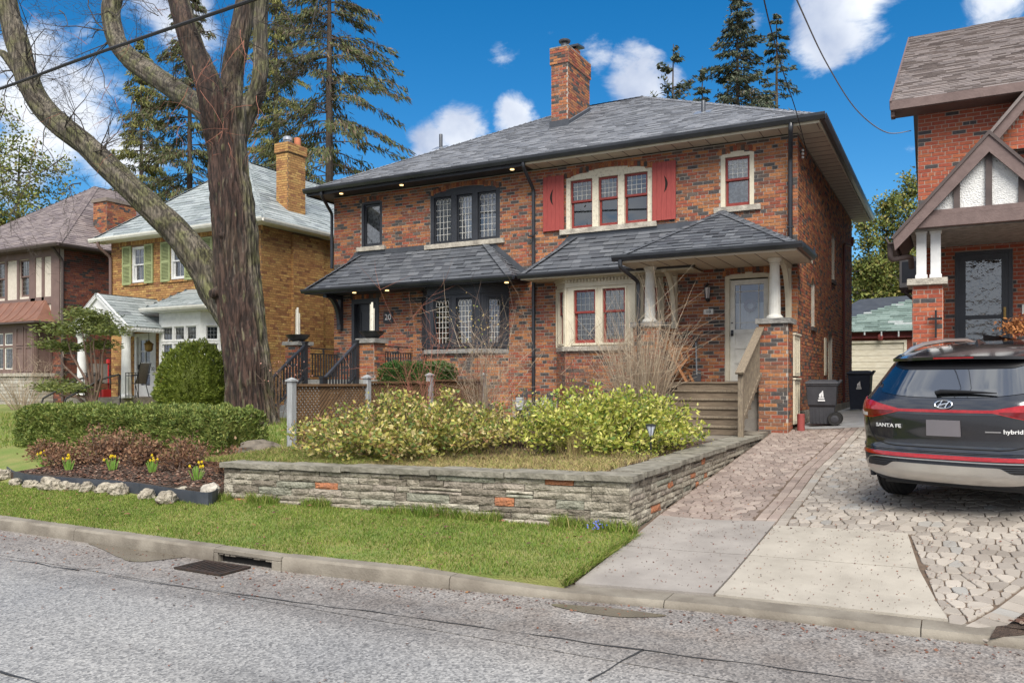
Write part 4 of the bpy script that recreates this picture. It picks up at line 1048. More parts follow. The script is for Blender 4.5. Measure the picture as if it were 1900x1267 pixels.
# --- upper windows
def frame_cas(f, o, m, w=.10, d0=-.10, d1=.0, mull=(), name='window_frame'):      # casing inside an arched opening
    a, c, e, g = o[:4]; b = MB(); r_ = o[4]
    b.box(f, a, a + w, d0, d1, e, g - r_); b.box(f, c - w, c, d0, d1, e, g - r_)
    k = 12
    for i in range(k):
        p, q = a + (c - a) * i / k, a + (c - a) * (i + 1) / k; zb = g - r_ - w * .55
        zp, zq = arch_z(o, p) - .002, arch_z(o, q) - .002
        b.quad([f(p, d1 - .001, zb), f(q, d1 - .001, zb), f(q, d1 - .001, zq), f(p, d1 - .001, zp)]); b.quad([f(q, d1 - .001, zb), f(p, d1 - .001, zb), f(p, d0, zb), f(q, d0, zb)])
    for u in mull: b.box(f, u - .075, u + .075, d0, d1 - .002, e, g - r_ - w * .5)
    return b.build(name, m, house, bevel=.004)
def sill(f, u0, u1, z0, z1, m='limestone'):
    p = f(u0, -.05, z0); q = f(u1, .07, z1); a = (min(p.x, q.x), min(p.y, q.y), z0); c = (max(p.x, q.x), max(p.y, q.y), z1)
    return rough_slab('window_sill', a, c, m, house, .008)
def triple(o, m, sash_m, lead_m, backs, gl, kind, arch, grid):
    a, c, e, g = o[:4]; L_ = (c - a - .2); mu = [a + .1 + L_ / 3, a + .1 + 2 * L_ / 3]
    fo = frame_cas(FF, o, m, mull=mu)
    ed = [a + .1] + mu + [c - .1]
    for i in range(3):
        u0 = ed[i] + (.075 if i else 0); u1 = ed[i + 1] - (.075 if i < 2 else 0)
        window(fo, FF, u0, u1, e + .01, g - o[4] - .06, n=-.05, sash_m=sash_m, kind=kind, grid=grid, lead_m=lead_m, glass=gl, back=backs[i], backd=.045 if backs[i] == 'curtain' else .3, w=.045, wb=.07, arch=arch, meet=.44)
triple(W18T, 'cream_worn', 'sash_red', 'lead_white', ['room_dark'] * 3, 'glass_dark', 'double', 0, (4, 4, 0))
triple(W20T, 'black_trim', 'black_paint', 'lead_white', ['curtain', 'curtain', 'lace'], 'glass', 'single', .12, (4, 6))
fo = frame_cas(FF, W18S, 'cream', w=.09); window(fo, FF, W18S[0] + .09, W18S[1] - .09, W18S[2] + .01, W18S[3] - .12, n=-.05, sash_m='sash_red', grid=(4, 4, 0), lead_m='lead_white', glass='glass', back='lace', backd=.09, w=.045, wb=.08)
fo = frame_cas(FF, W20S, 'black_trim', w=.07); window(fo, FF, W20S[0] + .07, W20S[1] - .07, W20S[2] + .01, W20S[3] - .1, n=-.05, sash_m='black_paint', kind='single', grid=None, glass='glass', back='lace', backd=.09, w=.05)
sill(FF, -4.38, -3.43, 5.345, 5.455); sill(FF, -7.92, -5.62, 5.20, 5.315); sill(FF, -13.82, -12.9, 5.265, 5.375); sill(FF, -11.66, -9.38, 5.15, 5.265)
for o in (S1, S2, S3):
    b = MB(); a, c, e, g = o[:4]; sash(b, FS, a, c, e, g - .05, -.06, .09); fo = b.build('window_frame', 'cream', house)
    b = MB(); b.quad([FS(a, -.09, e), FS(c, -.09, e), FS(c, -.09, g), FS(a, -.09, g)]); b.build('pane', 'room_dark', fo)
    b = MB(); b.box(FS, a - .08, c + .08, -.05, .05, e - .09, e - .003); b.build('window_sill', 'brick_dark', house)
b = MB(); b.box(FS, 20.75, 21.1, .008, .03, 2.0, 2.9); b.box(FS, 20.79, 21.06, .031, .038, 2.05, 2.85); b.build('access_panel', 'cream', house)
# flowers and candle on the sill inside number 18's triple window
fl = thing('flower_vase', (-7.35, 17.2, 5.35), 'vase of pink and green flowers behind the upstairs window with red sashes', 'flowers')
b = MB(); b.lathe((-7.30, 17.24, 5.36), [(.05, 0), (.06, .1), (.04, .2), (.045, .22)], 10); b.build('vase', 'meter_grey', fl, smooth=True)
P = nrg.normal(0, 1, (240, 3)) * (.10, .05, .12) + (-7.30, 17.24, 5.72); V, Fc = leaf_quads(P, nrg.normal(0, 1, (240, 3)) + (0, 0, 1), .09, .035); np_mesh('leaves', V, Fc, 'boxwood', fl)
P = nrg.normal(0, 1, (60, 3)) * (.10, .04, .05) + (-7.32, 17.22, 5.86); V, Fc = leaf_quads(P, nrg.normal(0, 1, (60, 3)), .07, .06); np_mesh('petals', V, Fc, 'flower_pink', fl)
b = MB(); b.lathe((-6.95, 17.22, 5.37), [(.055, 0), (.055, .12), (.05, .13)], 14); tag(b.build('candle', 'candle', smooth=True), 'thick yellow candle standing on the sill behind the middle upstairs sash', 'candle')
# --- shutters of number 18
for (a, c, d) in ((-8.34, -7.81, 1), (-5.71, -5.19, 1)):
    n_ = 5; w_ = (c - a) / n_; so = None
    for i in range(n_):
        b = MB(); b.box(FF, a + w_ * i + .0015, a + w_ * (i + 1) - .0015, .045, .07 - .002 * (i % 2), 5.31, 6.56)
        if so is None: so = b.build('shutter', 'shutter_red', house)
        else: b.build('board', 'shutter_red', so)
    b = MB(); b.box(FF, a + .01, c - .01, .012, .044, 5.45, 5.53); b.box(FF, a + .01, c - .01, .012, .044, 6.32, 6.40); b.build('batten', 'shutter_red', so)
    b = MB(); um = (a + c) / 2; zc_ = 6.08; pts = []
    for t in range(11): q = -1 + t / 5; pts.append((um + .085 * (1 - q * q), zc_ + .19 * q))
    for t in range(9): q = .8 - t / 5; pts.append((um + .03 * (1 - q * q), zc_ + .19 * q))
    sg = 1 if a > -6 else -1
    pts = [(um + sg * (p[0] - um), p[1]) for p in pts]
    b.poly([FF(u, .0725, z) for u, z in (pts if sg > 0 else pts[::-1])]); b.build('crescent', 'hole_dark', so)
# --- eaves and hip roof
EX0, EX1, EY0, EY1, EZ = XL - .5, XR + .5, YF - .55, YB + .5, 6.93
RZ = 9.86; RY = (EY0 + EY1) / 2; k = RY - EY0
Rl, Rr = (EX0 + k, RY, RZ), (EX1 - k, RY, RZ)
c00, c10, c11, c01 = (EX0, EY0, EZ), (EX1, EY0, EZ), (EX1, EY1, EZ), (EX0, EY1, EZ)
b = MB()
for q in ([c00, c10, Rr, Rl], [c10, c11, Rr], [c11, c01, Rl, Rr], [c01, c00, Rl]): b.slab(q, .03)
roof = b.build('roof', 'flashing', house)
sh = Shingles('shingle_main', roof)
sh.plane([c00, c10, Rr, Rl], exp=.13); sh.plane([c10, c11, Rr], exp=.13); sh.plane([c01, c00, Rl], exp=.13); sh.finish()
for a, c in ((c00, Rl), (c10, Rr), (Rl, Rr), (c11, Rr)): caps('hip_caps', a, c, 'shingle_main', roof)
b = MB(); zs_ = EZ - .13
b.quad([(XM, YF, zs_), (XM, EY0 + .02, zs_), (EX1 - .02, EY0 + .02, zs_), (EX1 - .02, YF, zs_)]); b.quad([(XR, YF, zs_), (EX1 - .02, YF, zs_), (EX1 - .02, EY1, zs_), (XR, EY1, zs_)])
sf = b.build('soffit', 'soffit_cream', house)
b = MB()
for i in range(18): x = XM + .2 + i * .36; b.wbox((x, EY0 + .03, zs_ - .006), (x + .012, YF - .01, zs_ - .001))
for i in range(28): y = YF + .15 + i * .36; b.wbox((XR + .01, y, zs_ - .006), (EX1 - .03, y + .012, zs_ - .001))
b.build('soffit_joints', 'taupe', sf, kind='stuff')
b = MB(); b.quad([(EX0 + .02, YF, zs_ - .003), (EX0 + .02, EY0 + .02, zs_ - .003), (XM, EY0 + .02, zs_ - .003), (XM, YF, zs_ - .003)]); b.quad([(EX0 + .02, YF, zs_ - .003), (XL, YF, zs_ - .003), (XL, EY1, zs_ - .003), (EX0 + .02, EY1, zs_ - .003)]); s20 = b.build('soffit', 'black_trim', house)
b = MB(); b.wbox((XM + .002, EY0 + .012, EZ - .15), (EX1 - .012, EY0 + .03, EZ - .02)); b.wbox((EX1 - .03, EY0 + .035, EZ - .15), (EX1 - .012, EY1, EZ - .02)); b.build('fascia', 'cream', house)
b = MB(); b.wbox((EX0 + .01, EY0 + .012, EZ - .17), (XM - .002, EY0 + .03, EZ - .02)); b.wbox((EX0 + .012, EY0 + .035, EZ - .17), (EX0 + .03, EY1, EZ - .02)); b.build('fascia', 'black_trim', house)
FE = Fr(0, EY0, 0); gutter(FE, EX0 - .02, EX1 + .1, .115, EZ + .015, 'black_gutter', house, .12); gutter(Fr(EX1, 0, R(90)), EY0 - .002, EY1, .115, EZ + .013, 'black_gutter', house, .12)
for px in (634, 746, 951):
    x = PY(px, 350, YF - .25).x; b = MB(); b.lathe((x, YF - .27, zs_ - .018), [(.045, 0), (.05, .013)], 12); b.build('pot_light', 'pot_light', s20)
downspout([(XM + .03, EY0 - .03, EZ - .09), (XM + .03, EY0 - .03, EZ - .2), (XM + .03, YF - .06, EZ - .62), (XM + .03, YF - .06, 1.25), (XM + .03, YF - .18, 1.08)], house, straps=(5.2, 2.4))
downspout([(XR - .03, EY0 - .03, EZ - .09), (XR - .03, EY0 - .06, EZ - .22), (XR - .12, YF - .10, EZ - .66), (XR - .12, YF - .10, 4.40)], house, r=.045, straps=(4.9,))
downspout([(XL + .06, EY0 - .02, EZ - .09), (XL + .06, EY0 - .02, EZ - .2), (XL - .12, YF + .05, EZ - .55), (XL - .12, YF + .05, 4.9)], house)
b = MB(); b.tube([(XM + .03, YF - .16, 1.30), (XM + .03, YF - .17, 1.12), (XM - .08, YF - .30, .98)], .07, 12); b.build('drain_shoe', 'drain_green', house, smooth=True)
downspout([(XR + .22, 25.0, 5.95), (XR + .22, 24.95, 5.70), (XR + .06, 24.4, 5.70), (XR + .06, 24.35, 1.3)], house, m='pipe_maroon', r=.035, name='vent_pipe')
# roof vents
zr = lambda y: EZ + (RZ - EZ) * (y - EY0) / k
for px, py, Y in ((818, 282, 19.3), (1305, 225, 18.4)):
    p = PY(px, py, Y); z0 = zr(Y); b = MB(); b.lathe((p.x, Y, z0 - .05), [(.05, 0), (.05, .42 if px < 1000 else .3), (.045, .43 if px < 1000 else .31)], 12); vo = b.build('vent_stack', 'flashing', roof, smooth=True)
    b = MB(); b.slab([(p.x - .2, Y - .17, zr(Y - .17) + .02), (p.x + .2, Y - .17, zr(Y - .17) + .02), (p.x + .2, Y + .1, zr(Y + .1) + .02), (p.x - .2, Y + .1, zr(Y + .1) + .02)], .006); b.build('flashing', 'flashing_bright', vo)
# chimney
CX0, CX1, CY0, CY1 = -9.36, -8.88, 19.5, 20.95; CZ = 10.62
b = MB(); b.wbox((CX0, CY0, 7.9), (CX1, CY1, CZ)); ch = b.build('chimney', 'mortar', house)
cb = Bricks('brick_rug', ch); fc, fs_ = Fr(0, CY0, 0), Fr(CX1, 0, R(90))
cb.wall(fc, CX0, CX1, zr(CY0) + .05, CZ - .42); cb.wall(fs_, CY0, CY1, zr(CY0) + .05, CZ - .42, off=.1)
b = MB(); b.wbox((CX0 - .03, CY0 - .03, CZ - .40), (CX1 + .03, CY1 + .03, CZ + .02)); cp = b.build('chimney_cap', 'mortar_dark', ch)
cb.wall(Fr(0, CY0 - .03, 0), CX0 - .03, CX1 + .03, CZ - .40, CZ + .02); cb.wall(Fr(CX1 + .03, 0, R(90)), CY0 - .03, CY1 + .03, CZ - .40, CZ + .02, off=.1); cb.finish()
b = MB(); b.wbox((CX0 - .035, CY0 - .035, CZ + .021), (CX1 + .035, CY1 + .035, CZ + .05)); b.build('mortar_crown', 'capstone', ch)
b = MB(); b.lathe((-9.10, 19.78, CZ + .05), [(.10, 0), (.10, .16), (.085, .17), (.085, .2), (.15, .21), (.16, .25), (.14, .27)], 16); b.build('flue_cap', 'flashing', ch, smooth=True)
b = MB(); b.wbox((-9.24, 20.35, CZ + .05), (-9.0, 20.6, CZ + .30)); fo = b.build('flue', 'terracotta', ch, bevel=.01)
b = MB(); b.slab([(-9.32, 20.25, CZ + .38), (-8.92, 20.25, CZ + .38), (-8.92, 20.7, CZ + .44), (-9.32, 20.7, CZ + .44)], .05); b.wbox((-9.2, 20.4, CZ + .3), (-9.04, 20.55, CZ + .35)); b.build('flue_hood', 'flashing', fo)
b = MB(); b.box(fc, CX0 - .04, CX1 + .04, .02, .035, zr(CY0) - .05, zr(CY0) + .17); 
b.poly([fs_(CY0 - .02, .025, zr(CY0) - .05), fs_(CY1, .025, zr(CY1) - .05), fs_(CY1, .025, zr(CY1) + .14), fs_(CY0 - .02, .025, zr(CY0) + .14)]); b.build('flashing', 'flashing', ch)
b = MB(); b.poly([fs_(CY0, .027, zr(CY0) + .125), fs_(CY1, .027, zr(CY1) + .125), fs_(CY1, .027, zr(CY1) + .155), fs_(CY0, .027, zr(CY0) + .155)]); b.poly([fs_(CY0 - .1, .06, zr(CY0 - .1) + .022), fs_(CY1, .06, zr(CY1) + .022), fs_(CY1, .03, zr(CY1) + .03), fs_(CY0, .03, zr(CY0) + .03)]); b.build('flashing_edge', 'flashing_bright', ch)
# --- lower roofs
ps = Shingles('shingle_slate', None, single=140)
def low_roof(x0, x1, t0, t1, y0, ze, zt_, m_soff, gut_m, name, trim):
    A, B_, C_, D_ = (x0, y0, ze), (x1, y0, ze), (t1, YF, zt_), (t0, YF, zt_); E_, F_ = (x0, YF, ze), (x1, YF, ze)
    ov = .01
    b = MB(); b.slab([A, B_, C_, D_], .03); b.slab([E_, A, D_], .03); b.slab([B_, F_, C_], .03); ro = b.build(name, 'flashing', house)
    s_ = Shingles('shingle_slate', ro, single=96); s_.plane([A, B_, C_, D_], exp=.135, wmin=.17, wmax=.36, lift=.016); s_.plane([E_, A, D_], exp=.135, lift=.016); s_.plane([B_, F_, C_], exp=.135, lift=.016); s_.finish()
    caps('hip_caps', A, D_, 'shingle_slate', ro); caps('hip_caps', B_, C_, 'shingle_slate', ro)
    b = MB(); b.quad([(x0 + .01, YF, ze - .10), (x0 + .01, y0 + .01, ze - .10), (x1 - .01, y0 + .01, ze - .10), (x1 - .01, YF, ze - .10)]); b.wbox((x0 + .01, y0 + .005, ze - .12), (x1 - .01, y0 + .02, ze - .03)); so = b.build('soffit', m_soff, house)
    gutter(Fr(0, y0, 0), x0 - .04, x1 + .04, .10, ze + .015, gut_m, house, .105)
    b = MB(); b.box(FF, t0 - .05, t1 + .05, .010, .018, zt_ - .03, zt_ + .12)
    for a, c, sg in ((E_, D_, -1), (F_, C_, 1)):
        b.poly([FF(a[0], .016, ze + .01), FF(c[0], .016, zt_), FF(c[0] + sg * .06, .016, zt_ + .12), FF(a[0] + sg * .10, .016, ze + .10)][::sg])
    b.build('flashing', 'flashing', house)
    return ro, so
r20, so20 = low_roof(-14.96, -8.76, -13.78, -9.86, 16.2, 4.24, 5.16, 'black_trim', 'black_gutter', 'porch_roof', None)
r18, so18 = low_roof(-8.55, -4.6, -7.58, -4.5, 16.2, 4.24, 5.12, 'cream', 'black_gutter', 'bay_roof', None)
gutter(Fr(-8.76, 0, R(90)), 16.18, 16.97, .09, 4.25, 'black_gutter', house, .10)
for px in (655, 716, 938):
    x = PY(px, 545, 16.4).x; b = MB(); b.lathe((x, 16.45, 4.115), [(.045, 0), (.05, .015)], 12); b.build('pot_light', 'pot_light', so20)
# porch roof of number 18: a hipped pyramid against the wall
PX0, PX1, PY0, PZE = -5.82, -2.42, 15.1, 4.30; AP = (-4.12, 16.62, 5.30)
A, B_, C_, D_ = (PX0, PY0, PZE), (PX1, PY0, PZE), (PX1, YF, PZE), (PX0, YF, PZE); E_ = (AP[0], YF, AP[2])
b = MB(); b.slab([A, B_, AP], .03); b.slab([B_, C_, E_, AP], .03); b.slab([D_, A, AP, E_], .03); pr = b.build('porch_roof', 'flashing', house)
s_ = Shingles('shingle_slate', pr, single=100); s_.plane([A, B_, AP], exp=.135, wmin=.17, wmax=.36, lift=.016); s_.plane([B_, C_, E_, AP], exp=.135, lift=.016); s_.plane([D_, A, AP, E_], exp=.135, lift=.016); s_.finish()
caps('hip_caps', A, AP, 'shingle_slate', pr); caps('hip_caps', B_, AP, 'shingle_slate', pr); caps('hip_caps', AP, E_, 'shingle_slate', pr)
b = MB(); b.poly([FF(PX1 - .02, .02, PZE + .05), FF(AP[0] + .02, .02, AP[2] + .10), FF(AP[0], .02, AP[2] - .05), FF(PX1 - .3, .02, PZE + .05)][::-1]); b.poly([FF(PX0, .02, PZE + .05), FF(AP[0], .02, AP[2] - .05), FF(AP[0] - .02, .02, AP[2] + .10), FF(PX0 - .05, .02, PZE + .2)][::-1]); b.build('flashing', 'flashing', house)
b = MB(); b.quad([(PX0 + .02, YF, 4.19), (PX0 + .02, PY0 + .02, 4.19), (PX1 - .02, PY0 + .02, 4.19), (PX1 - .02, YF, 4.19)]); b.wbox((PX0 + .02, PY0 + .01, 4.17), (PX1 - .02, PY0 + .03, 4.28)); b.wbox((PX1 - .03, PY0 + .031, 4.17), (PX1 - .01, YF - .01, 4.28)); b.wbox((PX0 + .01, PY0 + .031, 4.17), (PX0 + .03, YF - .01, 4.28)); so = b.build('porch_ceiling', 'soffit_cream', house)
b = MB()
for i in range(9): x = PX0 + .4 + i * .37; b.wbox((x, PY0 + .04, 4.183), (x + .01, YF - .02, 4.189))
b.build('ceiling_joints', 'taupe', so, kind='stuff')
gutter(Fr(0, PY0, 0), PX0 - .08, PX1 + .10, .10, PZE + .02, 'black_gutter', house, .115); gutter(Fr(PX1, 0, R(90)), PY0 - .002, 16.75, .10, PZE + .018, 'black_gutter', house, .115)
b = MB(); pts = [(PX1 + .04, 16.35 + .05 * t, PZE + .02 + .11 * math.sin(math.pi * t / 6)) for t in range(7)]; b.poly([FS(p[1], PX1 + .09 - XR, PZE - .03) for p in (pts[0], pts[-1])] + [FS(p[1], PX1 + .09 - XR, p[2]) for p in pts[::-1]]); b.build('splash_guard', 'flashing', house)
downspout([(PX0 + .09, PY0 - .05, PZE - .08), (PX0 + .09, PY0 - .05, PZE - .22), (PX0 + .26, 15.62, 3.85), (PX0 + .27, 15.66, 1.4)], house, straps=())
# piers, columns, brackets
def pier(x0, x1, y0, y1, z0, z1, cap_m='capstone', name='pier', top=.10):
    b = MB(); b.wbox((x0, y0, z0), (x1, y1, z1)); o = b.build(name, 'mortar', house)
    bk.wall(Fr(0, y0, 0), x0, x1, z0 + .02, z1); bk.wall(Fr(x1, 0, R(90)), y0, y1, z0 + .02, z1, off=.11); bk.wall(Fr(x0, 0, R(-90)), -y1, -y0, z0 + .02, z1)
    rough_slab('pier_cap', (x0 - .06, y0 - .06, z1 + .002), (x1 + .06, y1 + .06, z1 + top), cap_m, house, .012); return o
pier(-3.23, -2.70, 15.8, 16.3, .7, 2.93); pier(-5.73, -5.18, 15.8, 16.3, .7, 2.95)
pier(-14.80, -14.36, 15.35, 15.78, .7, 2.76, top=.09); pier(-12.44, -12.0, 15.35, 15.78, .7, 2.76, top=.11)
def column(x, y, z0, z1, r_=.105):
    h = z1 - z0; b = MB(); pr_ = [(r_ * 1.5, 0), (r_ * 1.5, .035), (r_ * 1.28, .06), (r_ * 1.06, .085), (r_ * 1.06, .1)] + [(r_ * (1.06 - .22 * (t / 8) ** 1.6), .1 + (h - .22) * t / 8) for t in range(1, 9)] + [(r_ * 1.0, h - .10), (r_ * .86, h - .085), (r_ * 1.2, h - .04), (r_ * 1.25, h)]
    b.lathe((x, y, z0), pr_, 32, flute=.05); return b.build('column', 'white_paint', house, smooth=True)
column(-5.46, 16.05, 3.055, 4.188); column(-2.985, 16.05, 3.035, 4.188)
def bracket(x, w_, m, y_out, zt_, zb, name='bracket', arch=True):
    b = MB(); b.wbox((x, YF - .10, zb), (x + w_, YF - .002, zt_)); b.wbox((x - .01, YF - .13, zb - .02), (x + w_ + .01, YF - .002, zb + .12)); b.wbox((x, y_out, zt_ - .10), (x + w_, YF - .1, zt_ - .001))
    pts = []
    for t in range(9): th = t / 8 * math.pi / 2; pts.append((YF - .09 - (YF - .14 - y_out) * (1 - math.cos(th)), zb + .12 + (zt_ - .14 - zb) * math.sin(th)))
    f = Fr(x + w_ / 2, 0, R(90)); 
    for (ya, za), (yb, zb_) in zip(pts, pts[1:]):
        d = Vector((yb - ya, zb_ - za)).normalized(); nn = Vector((-d.y, d.x)) * .055
        b.extrude(f, [(ya - nn.x, za - nn.y), (yb - nn.x, zb_ - nn.y), (yb + nn.x, zb_ + nn.y), (ya + nn.x, za + nn.y)], -w_ * .45, w_ * .45)
    return b.build(name, m, house)
bracket(-5.26, .10, 'cream', 16.15, 4.185, 3.0); bracket(-2.93, .10, 'cream', 16.15, 4.185, 3.0)
bracket(-14.42, .11, 'black_trim', 16.32, 4.13, 3.25)
# --- door of number 18
a, c, e, g = D18[:4]; fo = frame_cas(FF, D18, 'cream', w=.09, d0=-.13, d1=-.005, name='door_frame')
b = MB(); u0, u1 = a + .09, c - .09; zt_ = g - .15; n_ = -.06; st = .10
b.box(FF, u0, u0 + st, n_ - .04, n_, e, zt_); b.box(FF, u1 - st, u1, n_ - .04, n_, e, zt_)
for z0, z1 in ((zt_ - .10, zt_), (e + .98, e + 1.06), (e + .66, e + .74), (e + .36, e + .42), (e, e + .14)): b.box(FF, u0 + st, u1 - st, n_ - .039, n_ - .001, z0, z1)
for z0, z1 in ((e + .74, e + .98), (e + .42, e + .66), (e + .14, e + .36)): b.box(FF, u0 + st, u1 - st, n_ - .035, n_ - .016, z0, z1)
door = b.build('door', 'white_paint', house)
b = MB(); b.quad([FF(u0 + st, n_ - .025, e + 1.06), FF(u1 - st, n_ - .025, e + 1.06), FF(u1 - st, n_ - .025, zt_ - .1), FF(u0 + st, n_ - .025, zt_ - .1)]); b.build('pane', 'glass', door)
b = MB(); gu0, gu1, gz0, gz1 = u0 + st, u1 - st, e + 1.06, zt_ - .1
for u in (gu0 + .10, gu1 - .10): b.box(FF, u - .006, u + .006, n_ - .02, n_ - .008, gz0, gz1)
for z in (gz0 + .14, gz1 - .14): b.box(FF, gu0, gu1, n_ - .019, n_ - .009, z - .006, z + .006)
b.build('muntins', 'white_paint', door)
b = MB(); b.quad([FF(u0, n_ - .22, e), FF(u1, n_ - .22, e), FF(u1, n_ - .22, e + 1.62), FF(u0, n_ - .22, e + 1.62)]); b.build('inner_door', 'curtain', door)
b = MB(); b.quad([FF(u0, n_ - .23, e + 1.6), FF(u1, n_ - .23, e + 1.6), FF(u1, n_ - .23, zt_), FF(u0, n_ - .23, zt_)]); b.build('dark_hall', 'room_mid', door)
b = MB(); b.box(FF, u0 + .02, u0 + .07, n_ + .001, n_ + .012, e + .93, e + 1.05); b.lathe(FF(u0 + .045, n_ + .03, e + .96), [(.02, -.02), (.028, 0), (.02, .02)], 10); b.build('door_handle', 'black_paint', door)
b = MB(); b.lathe(FF(u0 + .045, n_ + .012, e + 1.2), [(.02, -.01), (.02, .01)], 10); b.build('lock', 'black_paint', door)
wr = MB(); cu, cz = (gu0 + gu1) / 2, e + 1.55
wr.tube([FF(cu + .10 * math.cos(t * math.pi / 8), n_ - .10, cz + .10 * math.sin(t * math.pi / 8)) for t in range(17)], .035, 8); tag(wr.build('door_wreath', 'wreath', smooth=True), 'small dark wreath hanging behind the glass of the white front door', 'wreath')
# --- door of number 20
a, c, e, g = D20[:4]
b = MB(); b.box(FF, a, a + .09, -.14, .02, e, g); b.box(FF, c - .09, c, -.14, .02, e, g); b.box(FF, a + .09, c - .09, -.14, .02, g - .12, g); b.build('door_frame', 'black_trim', house)
b = MB(); b.box(FF, a + .09, c - .09, -.16, -.12, e, g - .12); door = b.build('door', 'black_paint', house)
b = MB(); sash(b, FF, a + .2, c - .2, e + .2, g - .3, -.105, .03, .014); b.build('moulding', 'black_trim', door)
b = MB(); b.box(FF, c - .17, c - .13, -.119, -.10, e + .85, e + 1.25); b.build('door_handle', 'chrome', door)
bk.finish()
# porch floors
b = MB(); b.wbox((-5.7, 16.0, 1.72), (-2.72, 16.99, 1.835)); b.wbox((-5.17, 15.785, 1.72), (-3.25, 15.999, 1.835)); b.build('porch_floor', 'deck_wood', house)
b = MB(); b.wbox((-5.1, 15.95, .7), (-3.25, 16.05, 1.715)); b.build('porch_base', 'mortar', house)
b = MB(); b.wbox((-14.85, 15.3, 1.78), (-11.95, 16.99, 1.90)); b.wbox((-14.75, 15.5, .7), (-12.0, 16.98, 1.775)); b.build('porch_floor', 'capstone', house)
# white side panels below the right column
fp = Fr(-2.70, 0, R(90))
for z0, z1 in ((1.95, 2.74), (1.02, 1.88)):
    b = MB(); sash(b, fp, 16.33, 16.97, z0, z1, .035, .07, .03); b.box(fp, 16.40, 16.90, .008, .02, z0 + .07, z1 - .07)
    for u in (16.56, 16.73): b.box(fp, u - .02, u + .02, .0205, .03, z0 + .07, z1 - .07)
    b.box(fp, 16.31, 16.985, .003, .06, z1 + .002, z1 + .035); b.build('side_panel', 'cream', house)
# railings of number 20's porch, black metal
def railing(p0, p1, z0, z1, n_, name='railing'):
    o = None; a, c = Vector(p0), Vector(p1); b = MB(); up = Vector((0, 0, 1))
    b.bar(a + up * z1, c + up * z1, .04, .03); b.bar(a + up * (z1 - .14), c + up * (z1 - .14), .035, .025); b.bar(a + up * z0, c + up * z0, .035, .025)
    b.bar(a + (c - a) * .5 + up * (z1 - .13), a + (c - a) * .5 + up * (z1 - .02), .03, .04)
    o = b.build(name, 'black_paint', house)
    for i in range(n_):
        q = a + (c - a) * ((i + .5) / n_); b = MB(); b.wbox((q.x - .011, q.y - .011, z0 + .012), (q.x + .011, q.y + .011, z1 - .155)); b.build('baluster', 'black_paint', o)
    return o
railing((-14.45, 15.8, 0), (-14.45, 16.95, 0), 1.99, 2.70, 11); railing((-12.05, 15.8, 0), (-12.05, 16.95, 0), 1.99, 2.70, 11)
# stair of number 20 with its two sloping handrails
st20 = thing('porch_stair', (-13.3, 14.6, .95), 'grey steps with black sloping handrails climbing to the porch of number 20', 'stair')
for i in range(6): b = MB(); b.wbox((-14.15, 15.3 - .22 * (i + 1), .8), (-12.38, 15.298 - .22 * i, 1.74 - .15 * i)); b.build('step', 'post_grey', st20)
for x in (-14.05, -12.45):
    b = MB(); b.bar((x, 14.12, 1.90), (x, 15.22, 2.72), .07, .05); hr = b.build('handrail', 'black_trim', st20, label=None)
    b = MB(); b.bar((x, 14.14, 1.18), (x, 15.22, 1.98), .05, .05); b.build('bottom_rail', 'black_paint', st20)
    for i in range(10):
        t = (i + .5) / 10; y = 14.17 + t * 1.02; b = MB(); b.wbox((x - .016, y - .016, 1.20 + t * .74), (x + .016, y + .016, 1.91 + t * .76)); b.build('baluster', 'black_paint', hr)
    for y, z0, z1 in ((15.25, 1.70, 2.80), (14.08, .9, 1.92)):
        b = MB(); b.wbox((x - .05, y - .05, z0), (x + .05, y + .05, z1)); b.wbox((x - .065, y - .065, z1 + .001), (x + .065, y + .065, z1 + .035)); b.build('post', 'black_paint', st20)
# number 18's wooden stair
st18 = thing('wooden_stair', (-4.0, 14.9, .92), 'weathered brown wooden steps with a sloping plank handrail beside the brick pier', 'stair')
nr = 6; z0, z1 = .90, 1.835; rise = (z1 - z0) / nr; run = .265; yb = 15.78
for i in range(nr):
    yt = yb - run * i; zt_ = z1 - rise * i
    b = MB(); b.wbox((-4.80, yt - .025, zt_ - rise + .002), (-3.26, yt - .002, zt_ - .034)); b.build('riser', 'deck_wood', st18)
    if i: b = MB(); b.wbox((-4.82, yt - .05, zt_ - .036), (-3.25, yt + run - .004, zt_)); b.build('tread', 'rail_wood', st18, bevel=.004)
b = MB(); b.wbox((-4.82, yb - .05, z1 - .03), (-3.25, yb - .003, z1 + .004)); b.build('tread', 'deck_wood', st18)
xr_ = -3.20
b = MB(); b.wbox((xr_ - .045, 14.15, .85), (xr_ + .045, 14.24, 1.98)); b.build('newel_post', 'rail_wood', st18, bevel=.004)
b = MB(); b.bar((xr_, 14.08, 1.98), (xr_, 15.80, 2.86), .15, .04); hr = b.build('handrail', 'rail_wood', st18, bevel=.005)
b = MB(); b.bar((xr_, 14.2, 1.12), (xr_, 15.78, 1.98), .05, .08); b.build('bottom_rail', 'rail_wood', st18)
for i in range(11):
    t = (i + .6) / 11.4; y = 14.22 + t * 1.55; b = MB(); b.wbox((xr_ - .017, y - .017, 1.10 + .86 * (y - 14.2) / 1.58), (xr_ + .017, y + .017, 1.97 + .88 * (y - 14.08) / 1.72)); b.build('baluster', 'rail_wood', hr)
